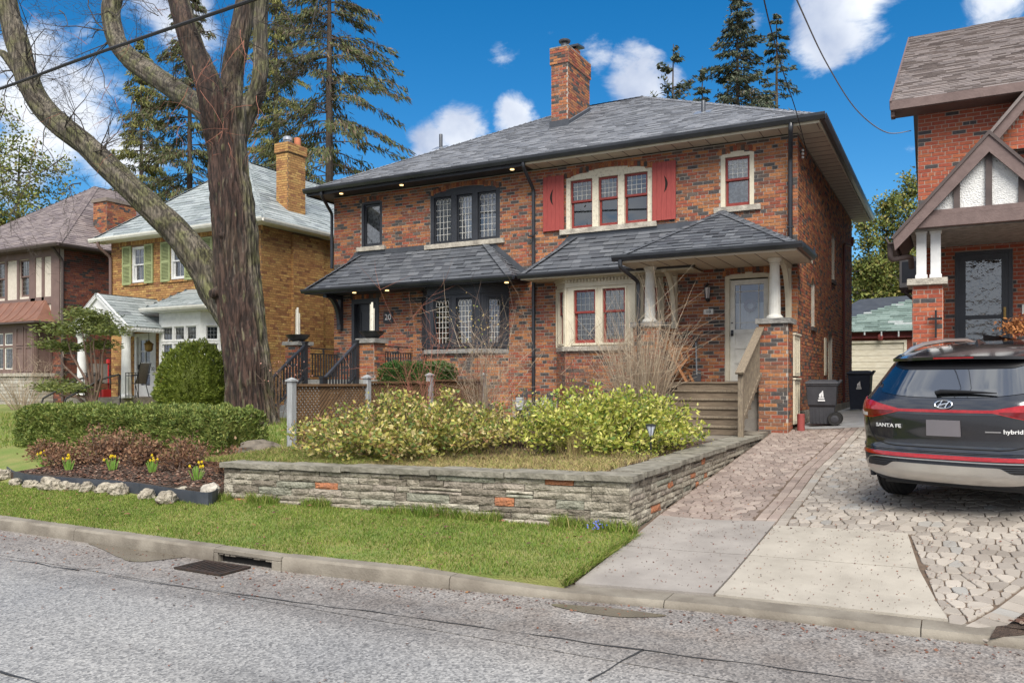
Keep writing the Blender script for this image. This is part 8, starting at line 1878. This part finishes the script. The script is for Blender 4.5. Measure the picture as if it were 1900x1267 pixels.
# cloud-pruned little pine beside number 22
lp_ = thing('small_pine', PY(172, 752, 13.9), 'small crooked pine with flat needle pads before the white porch', 'tree'); b = MB(); P, D = [], []
base = PY(172, 760, 13.9)
for px, py, rd in ((120, 612, 46), (165, 600, 44), (200, 612, 34), (148, 580, 28), (100, 640, 30), (188, 640, 30), (112, 715, 40), (142, 720, 30), (90, 718, 22), (135, 645, 26), (178, 588, 30)):
    c = PY(px, py, 13.9 + rng.uniform(-.4, .4)); k = mpp(px, 13.9); pts = [base + Vector((rng.uniform(-.05, .05), 0, 0)), base.lerp(c, .35) + Vector((rng.uniform(.0, .2), 0, .12)), base.lerp(c, .7) + Vector((rng.uniform(-.1, .1), 0, -.05)), c]; b.tube(pts, [.045, .035, .022, .008], 6)
    n_ = int(rd * 17); q = nrg.normal(0, 1, (n_, 3)) * (rd * k * .55, rd * k * .5, rd * k * .16) + np.array(c); q[:, 2] += .25 * np.abs(q[:, 0] - c.x) * 0 + .04 * np_noise(q, 6); P.append(q); D.append(nrg.normal(0, 1, (n_, 3)) * (1, 1, .25) + (0, 0, .25))
b.build('trunk', 'twig_brown', lp_); P = np.concatenate(P); D = np.concatenate(D); V, Fc = leaf_quads(P, D, .13, .035, .2); np_mesh('foliage', V, Fc, 'pine_needles', lp_)
def leafy_shrub(name, c, rad, h, n_stem, n_leaf, m, label, ln=.05, wd=.028, seed=1, gz=zgarden, arch=.5, flat=1.0, twm='twig_brown', up=.4, cat='shrub'):
    r_ = random.Random(seed); o = thing(name, (c[0], c[1], gz(c[0], c[1])), label, cat); b = MB(); P, D = [], []
    for k in range(n_stem):
        th = r_.random() * 6.283; s = r_.random() ** .6; bx, by = c[0] + math.cos(th) * rad[0] * s * .6, c[1] + math.sin(th) * rad[1] * s * .6; p = Vector((bx, by, gz(bx, by) - .02)); ln_ = h * r_.uniform(.55, 1.2) * (1.1 - .62 * s * s); d = Vector((math.cos(th) * rad[0] * .55 * s, math.sin(th) * rad[1] * .55 * s, ln_ * .95)); pts = []
        for i in range(6): t = i / 5; pts.append(p + d * t + Vector((math.cos(th), math.sin(th), 0)) * arch * rad[0] * .25 * t * t + Vector((r_.gauss(0, .03), r_.gauss(0, .03), -arch * .25 * h * max(0, t - .6) ** 2)) )
        b.tube(pts, [.010, .008, .007, .005, .004, .003], 4, cap=False)
        for q in range(n_leaf // n_stem):
            s_ = r_.uniform(.12, 1.0) ** .75; i = min(4, int(s_ * 5)); f = s_ * 5 - i; pp = pts[i].lerp(pts[i + 1], f); off = Vector((r_.gauss(0, 1), r_.gauss(0, 1), r_.gauss(0, .8))) * (.055 + .05 * (1 - s_)); P.append(tuple(pp + off)); D.append(tuple(off.normalized() + Vector((0, 0, up))))
    b.build('stems', twm, o, kind='stuff'); n_ = len(P)
    if n_: V, Fc = leaf_quads(P, D, nrg.uniform(.6, 1.3, n_) * ln, nrg.uniform(.7, 1.3, n_) * wd, .35); np_mesh('leaves', V, Fc, m, o, kind='stuff')
    return o
leafy_shrub('euonymus_shrub', (-4.55, 11.4), (1.15, 1.45), .86, 180, 17000, 'euonymus', 'bright yellow-green euonymus sprawling in front of the wooden steps', ln=.07, wd=.036, seed=41, arch=.8)
leafy_shrub('euonymus_shrub', (-6.95, 9.9), (1.35, 1.5), .78, 190, 17000, 'euonymus_old', 'olive and bronze leaved euonymus sprawling along the lattice fence', ln=.07, wd=.038, seed=42, arch=.8)
leafy_shrub('euonymus_shrub', (-6.05, 11.6), (.55, .8), .85, 60, 1500, 'euonymus_old', 'thin bronze shrub between the two large euonymus bushes', seed=43, arch=.3)
def bare_shrub(name, c, rad, h, n_stem, m, label, seed, gz=zgarden, th_=.008, kids=2, depth=1, fan=.9):
    r_ = random.Random(seed); global rng; old = rng; rng = r_; o = thing(name, (c[0], c[1], gz(c[0], c[1])), label, 'shrub'); b = MB()
    for k in range(n_stem):
        th = r_.random() * 6.283; s = r_.random() ** .7; bx, by = c[0] + math.cos(th) * rad * .22 * s, c[1] + math.sin(th) * rad * .22 * s; p = Vector((bx, by, gz(bx, by) - .03)); d = Vector((math.cos(th) * fan * s * rad, math.sin(th) * fan * s * rad, h)); spray(b, p, d, d.length * r_.uniform(.7, 1.05), th_ * r_.uniform(.7, 1.3), depth, -.05, wig=.16, kids=kids)
    b.build('stems', m, o, kind='stuff'); rng = old; return o
bare_shrub('bare_shrub', (-5.15, 14.7), .95, 2.0, 210, 'twig_tan', 'dense leafless tan shrub fanning up before the left porch pier', 51, th_=.011, depth=1, kids=2)
bare_shrub('bare_shrub', (-8.35, 14.2), .8, 1.7, 46, 'twig_tan', 'thin leafless tan shrub standing in front of the black bay', 52, th_=.007, depth=2, kids=2)
bare_shrub('bare_shrub', (-6.85, 15.6), .55, 1.3, 26, 'twig_brown', 'small brown leafless shrub under the cream bay window', 53, th_=.008, depth=2, kids=3)
bare_shrub('bare_shrub', (-8.9, 12.8), .5, 1.75, 14, 'twig_red', 'wispy reddish twigs with a few buds rising over the lattice fence', 54, th_=.006, depth=2, kids=3)
o = bare_shrub('bare_shrub', (-12.6, 12.9), .5, 1.15, 14, 'twig_brown', 'small budding twigs in front of the grey porch steps', 55, gz=zyard, th_=.006, depth=2, kids=3)
P = nrg.normal(0, 1, (60, 3)) * (.28, .25, .15) + (-12.6, 12.9, 2.05); V, Fc = leaf_quads(P, nrg.normal(0, 1, (60, 3)), .04, .03); np_mesh('buds', V, Fc, 'bud', o, kind='stuff')
o = bare_shrub('bare_shrub', (-8.2, 13.6), .6, 2.1, 9, 'twig_brown', 'tall thin stems with scattered tan seed heads before the black bay', 56, th_=.006, depth=2, kids=3)
P = nrg.normal(0, 1, (110, 3)) * (.35, .3, .28) + (-8.2, 13.6, 2.85); V, Fc = leaf_quads(P, nrg.normal(0, 1, (110, 3)), .045, .03); np_mesh('seed_heads', V, Fc, 'dry_grass', o, kind='stuff')
bare_shrub('bare_shrub', (-24.5, 14.5), 1.2, 1.2, 60, 'twig_tan', 'pale twiggy shrub at the foot of the stone bay base', 57, gz=zyard, th_=.008, depth=2, kids=2)
# brown hydrangea clumps in the kerbside bed
def zbed(x, y): return lerp_tab([(7.2, .36), (8.2, .44), (9.3, .60)], y)
sheet('flower_bed', -13.2, -8.6, 7.75, 9.5, .2, .2, zbed, 'soil', yf=lambda x: 7.62)
for i, (px, py, rd, h, lab) in enumerate(((100, 868, .38, .38, 'low brown clump beside the edging end'), (165, 862, .46, .62, 'largest russet clump in front of the hedge'), (210, 860, .40, .55, 'russet clump right of the largest one'), (248, 866, .34, .50, 'brown clump in the middle of the bed'), (325, 872, .42, .58, 'dusty brown clump before the hedge end'), (410, 880, .26, .40, 'small brown clump against the stone wall'), (62, 852, .34, .30, 'flat brown clump at the walkway end'))):
    p = PG(px, py, zbed); leafy_shrub('dried_hydrangea', (p.x, min(9.1, max(8.0, p.y + .2))), (rd * .85, rd * .7), h * .9, 38, 950, 'brown_leaf', 'dried ' + lab, ln=.055, wd=.034, seed=60 + i, gz=zbed, arch=.3)
for i, (px, py, lab) in enumerate(((80, 864, 'near the walkway end of the edging'), (127, 872, 'below the largest russet clump'), (209, 872, 'in the middle of the flower bed'), (283, 876, 'before the dusty brown clump'), (365, 890, 'close to the stone wall corner'))):
    p = PG(px, py, zbed); o = thing('daffodil_clump', p, 'clump of yellow daffodils ' + lab, 'flowers', 'daffodils in the kerbside bed'); n_ = 26; b = MB()
    for k in range(n_):
        th = rng.random() * 6.28; s = rng.random() * .05; q = p + Vector((math.cos(th) * s, math.sin(th) * s, -.01)); L_ = rng.uniform(.12, .21); tip = q + Vector((math.cos(th) * s * 1.4, math.sin(th) * s * 1.4, L_)); sd = Vector((.008, .004, 0)); b.quad([q - sd, q + sd, tip + sd * .4, tip - sd * .4])
    b.build('leaves', 'daffodil_leaf', o, kind='stuff')
    for k in range(6):
        c = p + Vector((rng.gauss(0, .05), rng.gauss(0, .04), rng.uniform(.17, .26))); b = MB()
        for t in range(6): th = t * math.pi / 3; d = Vector((math.cos(th), -.35, math.sin(th))); e = Vector((-math.sin(th), 0, math.cos(th))); b.quad([c, c + d * .014 + e * .009, c + d * .030, c + d * .014 - e * .009])
        b.lathe(c, [(.006, 0), (.011, .018)], 7, ax=Matrix.Rotation(R(90), 3, 'X')); b.build('blossom', 'daffodil', o)
# plastic edging strip
b = MB(); path = [PZ(*p) for p in ((12, 864, .43), (26, 874, .42), (60, 881, .42), (130, 886, .42), (230, 893, .42), (330, 907, .42), (392, 912, .42), (413, 890, .42))]
path = [Vector((p.x, p.y, 0)) for p in path]; out = []
for i in range(len(path) - 1):
    p0, p1, p2, p3 = path[max(i - 1, 0)], path[i], path[i + 1], path[min(i + 2, len(path) - 1)]
    for k in range(8): t = k / 8; out.append(.5 * ((2 * p1) + (p2 - p0) * t + (2 * p0 - 5 * p1 + 4 * p2 - p3) * t * t + (3 * p1 - p0 - 3 * p2 + p3) * t ** 3))
for p, q in zip(out, out[1:]):
    za = zb_ = .42; b.quad([(p.x, p.y, za - .3), (q.x, q.y, zb_ - .3), (q.x, q.y, zb_), (p.x, p.y, za)]); b.quad([(q.x, q.y + .015, zb_ - .3), (p.x, p.y + .015, za - .3), (p.x, p.y + .015, za), (q.x, q.y + .015, zb_)]); b.quad([(p.x, p.y, za), (q.x, q.y, zb_), (q.x, q.y + .015, zb_), (p.x, p.y + .015, za)])
tag(b.build('garden_edging', 'edging'), 'wavy black plastic edging strip holding the flower bed', 'edging')
EDGE = out
# rocks along the edging
def rock(name, p, s, m, label, seed, group=None, parent=None):
    b = bmesh.new(); bmesh.ops.create_icosphere(b, subdivisions=3, radius=1)
    for v in b.verts:
        n_ = mnoise.noise(v.co * 1.3 + Vector((seed * 3.1, seed, 0))) * .38 + mnoise.noise(v.co * 3.4 + Vector((seed, seed * 7, 2))) * .20 + mnoise.noise(v.co * 8 + Vector((seed, 3, 2))) * .07; v.co = Vector((v.co.x * s[0], v.co.y * s[1], v.co.z * s[2])) * (1 + n_)
    me = bpy.data.meshes.new(name); b.to_mesh(me); b.free(); me.materials.append(MATS[m]); o = bpy.data.objects.new(name, me); o.location = p; o.rotation_euler[2] = seed; setup(o, parent); return tag(o, label, 'rock', group)
for i, (px, py, wd_) in enumerate(((25, 882, 34), (54, 890, 22), (80, 896, 22), (108, 890, 22), (126, 897, 24), (155, 893, 38), (178, 897, 24), (200, 900, 30), (214, 890, 26), (238, 902, 32), (262, 905, 36), (285, 917, 30), (310, 912, 26), (335, 917, 34), (360, 918, 40))):
    p = PG(px, py + 6, zlawn); r_ = wd_ / 2 * mpp(px, p.y) * 1.12; p.y = min(p.y, min(EDGE, key=lambda e: abs(e.x - p.x)).y - r_ * .95); rock('border_rock', (p.x, p.y, zlawn(p.x, p.y) + r_ * .35), (r_, r_ * .75, r_ * .72), 'rock', 'pitted pale rock in the row along the black garden edging', i + 1.3, 'rocks along the garden edging')
p = PG(392, 925, zlawn); rock('border_rock', (p.x, p.y, zlawn(p.x, p.y) + .07), (.20, .13, .15), 'limestone', 'large angular grey rock at the corner of the stone wall', 40.2)
p = PZ(480, 832, .78); rock('boulder', (p.x, p.y, .72), (.36, .25, .20), 'ledge_mortar', 'weathered brown boulder beside the grey fence post', 44.7)
# ---- grass blades, litter
def blades(name, n_, sampler, zf, h0, h1, m, parent=None, wd=.007, lean=.5):
    P = sampler(n_); n_ = len(P); z = np.array([zf(x, y) for x, y in P]); h = nrg.uniform(h0, h1, n_) * (1 + .5 * np.array([mnoise.noise((x * 1.7, y * 1.7, 5)) for x, y in P])); th = nrg.uniform(0, 6.283, n_); ln = nrg.normal(0, lean, (n_, 2)) * h[:, None]
    B = np.column_stack([P, z - .004]); S = np.column_stack([np.cos(th), np.sin(th), np.zeros(n_)]) * wd / 2; T = B + np.column_stack([ln, h]); Mi = B + np.column_stack([ln * .35, h * .6])
    V = np.stack([B - S, B + S, Mi + S * .8, T, Mi - S * .8], axis=1).reshape(-1, 3); k = np.arange(n_)[:, None] * 5; Fq = np.concatenate([k + np.array([0, 1, 2, 4])]); Ft = k + np.array([4, 2, 3])
    me = bpy.data.meshes.new(name); me.vertices.add(len(V)); me.vertices.foreach_set('co', V.astype(np.float32).ravel()); li = np.concatenate([Fq.ravel(), Ft.ravel()]).astype(np.int32); me.loops.add(len(li)); me.loops.foreach_set('vertex_index', li); me.polygons.add(2 * n_)
    me.polygons.foreach_set('loop_start', np.concatenate([np.arange(n_) * 4, 4 * n_ + np.arange(n_) * 3]).astype(np.int32)); me.polygons.foreach_set('loop_total', np.concatenate([np.full(n_, 4), np.full(n_, 3)]).astype(np.int32)); me.update(calc_edges=True); me.materials.append(MATS[m])
    o = setup(bpy.data.objects.new(name, me), parent); o['kind'] = 'stuff'; return o
def samp_strip(n_):
    x = nrg.uniform(-16, -2.92, n_); t = nrg.random(n_); a = np.array([kerb_y(v) + .14 for v in x]); e = np.array([wall_y(v) if v > WL else (7.42 if v > -13.3 else 7.9) for v in x]); y = a + (e - a) * t
    keep = np.array([mnoise.noise((u * 1.1, v * 1.5, 9)) > -.55 or rng.random() < .5 for u, v in zip(x, y)]); return np.column_stack([x, y])[keep]
tag(blades('lawn_grass', 90000, samp_strip, zlawn, .018, .044, 'grass'), 'short spring grass on the strip between kerb and stone wall', 'grass')
def samp_wall(n_): x = nrg.uniform(WL, -2.93, n_); y = np.array([wall_y(v) for v in x]) - np.abs(nrg.normal(0, .07, n_)) - .01; k = np.array([mnoise.noise((v * 1.3, 2, 0)) > -.1 for v in x]); return np.column_stack([x, y])[k]
tag(blades('wall_grass', 4200, samp_wall, zlawn, .06, .16, 'grass', wd=.008), 'longer grass tufts against the foot of the stone wall', 'grass')
def samp_yard(n_): x = nrg.uniform(-28, -9.6, n_); y = np.where(x < -13.3, 7.5, 9.2) + 5.6 * nrg.random(n_) ** 1.5; k = ~((x > -15.9) & (x < -10.1) & (y < 10.3)); return np.column_stack([x, y])[k]
def samp_edge(n_): y = nrg.uniform(6.35, 8.2, n_); return np.column_stack([-2.925 + nrg.normal(0, .012, n_), y])
tag(blades('edge_grass', 2600, samp_edge, lambda x, y: zlawn(x, y) - .05, .03, .085, 'grass', lean=.8), 'ragged grass edge along the concrete apron', 'grass')
tag(blades('yard_grass', 34000, samp_yard, zyard, .04, .09, 'grass', wd=.012), 'grass of the neighbouring front yards behind the hedge', 'grass')
def samp_gard(n_): x = nrg.uniform(-9.3, -3.45, n_); y = np.array([wall_y(v) for v in x]) + .3 + np.abs(nrg.normal(0, 1.2, n_)); k = y < 13.5; return np.column_stack([x, y])[k]
tag(blades('garden_grass', 26000, samp_gard, zgarden, .03, .075, 'dry_grass', wd=.008, lean=.9), 'matted straw-coloured grass behind the wall caps', 'grass')
def samp_gard2(n_): x = nrg.uniform(-9.3, -6.6, n_); y = np.array([wall_y(v) for v in x]) + .3 + np.abs(nrg.normal(0, .9, n_)); return np.column_stack([x, y])
tag(blades('garden_green_grass', 12000, samp_gard2, zgarden, .03, .08, 'grass', wd=.008, lean=.6), 'greener grass near the fence end of the garden', 'grass')
for i, (px, py) in enumerate(((1068, 845), (885, 830), (930, 820), (850, 838), (1000, 820))):
    p = PG(px, py, zgarden); th = nrg.uniform(0, 6.28, 420); s = np.abs(nrg.normal(0, .10, 420)); Q = np.column_stack([p.x + np.cos(th) * s, p.y + np.sin(th) * s]); o = blades('straw_tussock', 420, lambda n_, Q=Q: Q, zgarden, .15, .34, 'dry_grass', wd=.007, lean=.4); del o['kind']; tag(o, 'tuft of straw-coloured ornamental grass in the front garden', 'grass tuft', 'straw tufts in the garden')
for i, (px, py) in enumerate(((1185, 850), (1270, 815), (1230, 822), (1345, 802), (1150, 835))):
    p = PG(px, py, zgarden); leafy_shrub('ground_plant', (p.x, p.y), (.22, .18), .12, 16, 260, 'euonymus', 'small lime ground plant in the soil near the wall caps', ln=.035, wd=.02, seed=90 + i, arch=.2)['group'] = 'small lime ground plants'
o = thing('scilla_clump', (-3.25, 8.05, .2), 'tiny clump of blue spring flowers in the grass by the wall corner', 'flowers'); P = nrg.normal(0, 1, (26, 3)) * (.06, .04, .03) + (-3.30, 8.02, .33); V, Fc = leaf_quads(P, nrg.normal(0, 1, (26, 3)), .028, .018); np_mesh('blossoms', V, Fc, 'blue_flower', o, kind='stuff')
def litter(name, n_, sampler, zf, s0, s1, m, label, cat):
    P = sampler(n_); n_ = len(P); z = np.array([zf(x, y) for x, y in P]) + .010; C = np.column_stack([P, z]); th = nrg.uniform(0, 6.28, n_); s = nrg.uniform(s0, s1, n_)[:, None]; A = np.column_stack([np.cos(th), np.sin(th), nrg.normal(0, .15, n_)]) * s; B = np.column_stack([-np.sin(th), np.cos(th), nrg.normal(0, .25, n_)]) * s * nrg.uniform(.3, .8, n_)[:, None]; V = np.stack([C - A, C - B, C + A, C + B + (0, 0, .004)], axis=1).reshape(-1, 3)
    tag(np_mesh(name, V, np.arange(4 * n_).reshape(-1, 4), m, kind='stuff'), label, cat)
litter('slab_litter', 900, lambda n_: np.column_stack([nrg.uniform(-2.9, .3, n_), nrg.uniform(6.75, 8.9, n_)]), lambda x, y: zd(x, y), .004, .011, 'litter', 'reddish maple bud litter scattered over the concrete apron', 'litter')
litter('paver_litter', 1500, lambda n_: np.column_stack([nrg.uniform(-2.95, 2.5, n_), nrg.uniform(8.3, 16, n_)]), lambda x, y: zd(x, y), .006, .018, 'litter', 'brown leaf crumbs caught between the driveway pavers', 'litter')
litter('gutter_litter', 1100, lambda n_: (lambda x: np.column_stack([x, np.array([kerb_y(v) for v in x]) - np.abs(nrg.normal(0, .30, n_)) * (1 + (x < -5)) - .01]))(nrg.uniform(-13, 1, n_)), lambda x, y: .0, .006, .020, 'litter', 'brown leaf litter washed along the gutter', 'litter')
litter('lawn_litter', 420, lambda n_: samp_strip(n_), lambda x, y: zlawn(x, y) + .03, .012, .030, 'litter', 'dead brown leaves lying in the grass strip', 'litter')
litter('road_litter', 130, lambda n_: np.column_stack([nrg.uniform(-7, .8, n_), nrg.uniform(2.6, 5.6, n_)]), lambda x, y: 0, .006, .016, 'litter', 'stray leaves and twigs on the asphalt', 'litter')
litter('bed_mulch', 6000, lambda n_: np.column_stack([nrg.uniform(-13.1, -8.65, n_), 7.66 + 1.6 * nrg.random(n_)]), zbed, .012, .034, 'mulch_chip', 'wood chip mulch and dead leaves covering the flower bed', 'mulch')
litter('garden_mulch', 6500, lambda n_: np.column_stack([nrg.uniform(-9.3, -3.4, n_), nrg.uniform(8.7, 15.5, n_)]), zgarden, .012, .032, 'mulch_chip', 'dead leaves and mulch on the garden soil', 'mulch')
litter('corner_mulch', 1500, lambda n_: np.column_stack([nrg.uniform(.25, 1.6, n_), nrg.uniform(6.75, 8.0, n_)]), lambda x, y: max(.12, zd(x, y) + .01) if (Vector((x, y)) - m0).dot(nB) > .01 else -1, .015, .045, 'mulch_chip', 'red bark mulch in the corner beyond the paver border', 'mulch')
litter('car_litter', 160, lambda n_: np.column_stack([nrg.uniform(-.1, 1.3, n_), nrg.uniform(9.8, 11.6, n_)]), lambda x, y: (CM @ Vector((((Matrix.Rotation(TH, 3, 'Z') @ (Vector((x, y, 0)) - cpos)).x), (Matrix.Rotation(TH, 3, 'Z') @ (Vector((x, y, 0)) - cpos)).y, 1.668))).z if abs((Matrix.Rotation(TH, 3, 'Z') @ (Vector((x, y, 0)) - cpos)).x) < .4 else -1, .006, .014, 'litter', 'red bud scales stuck to the wet car roof', 'litter')
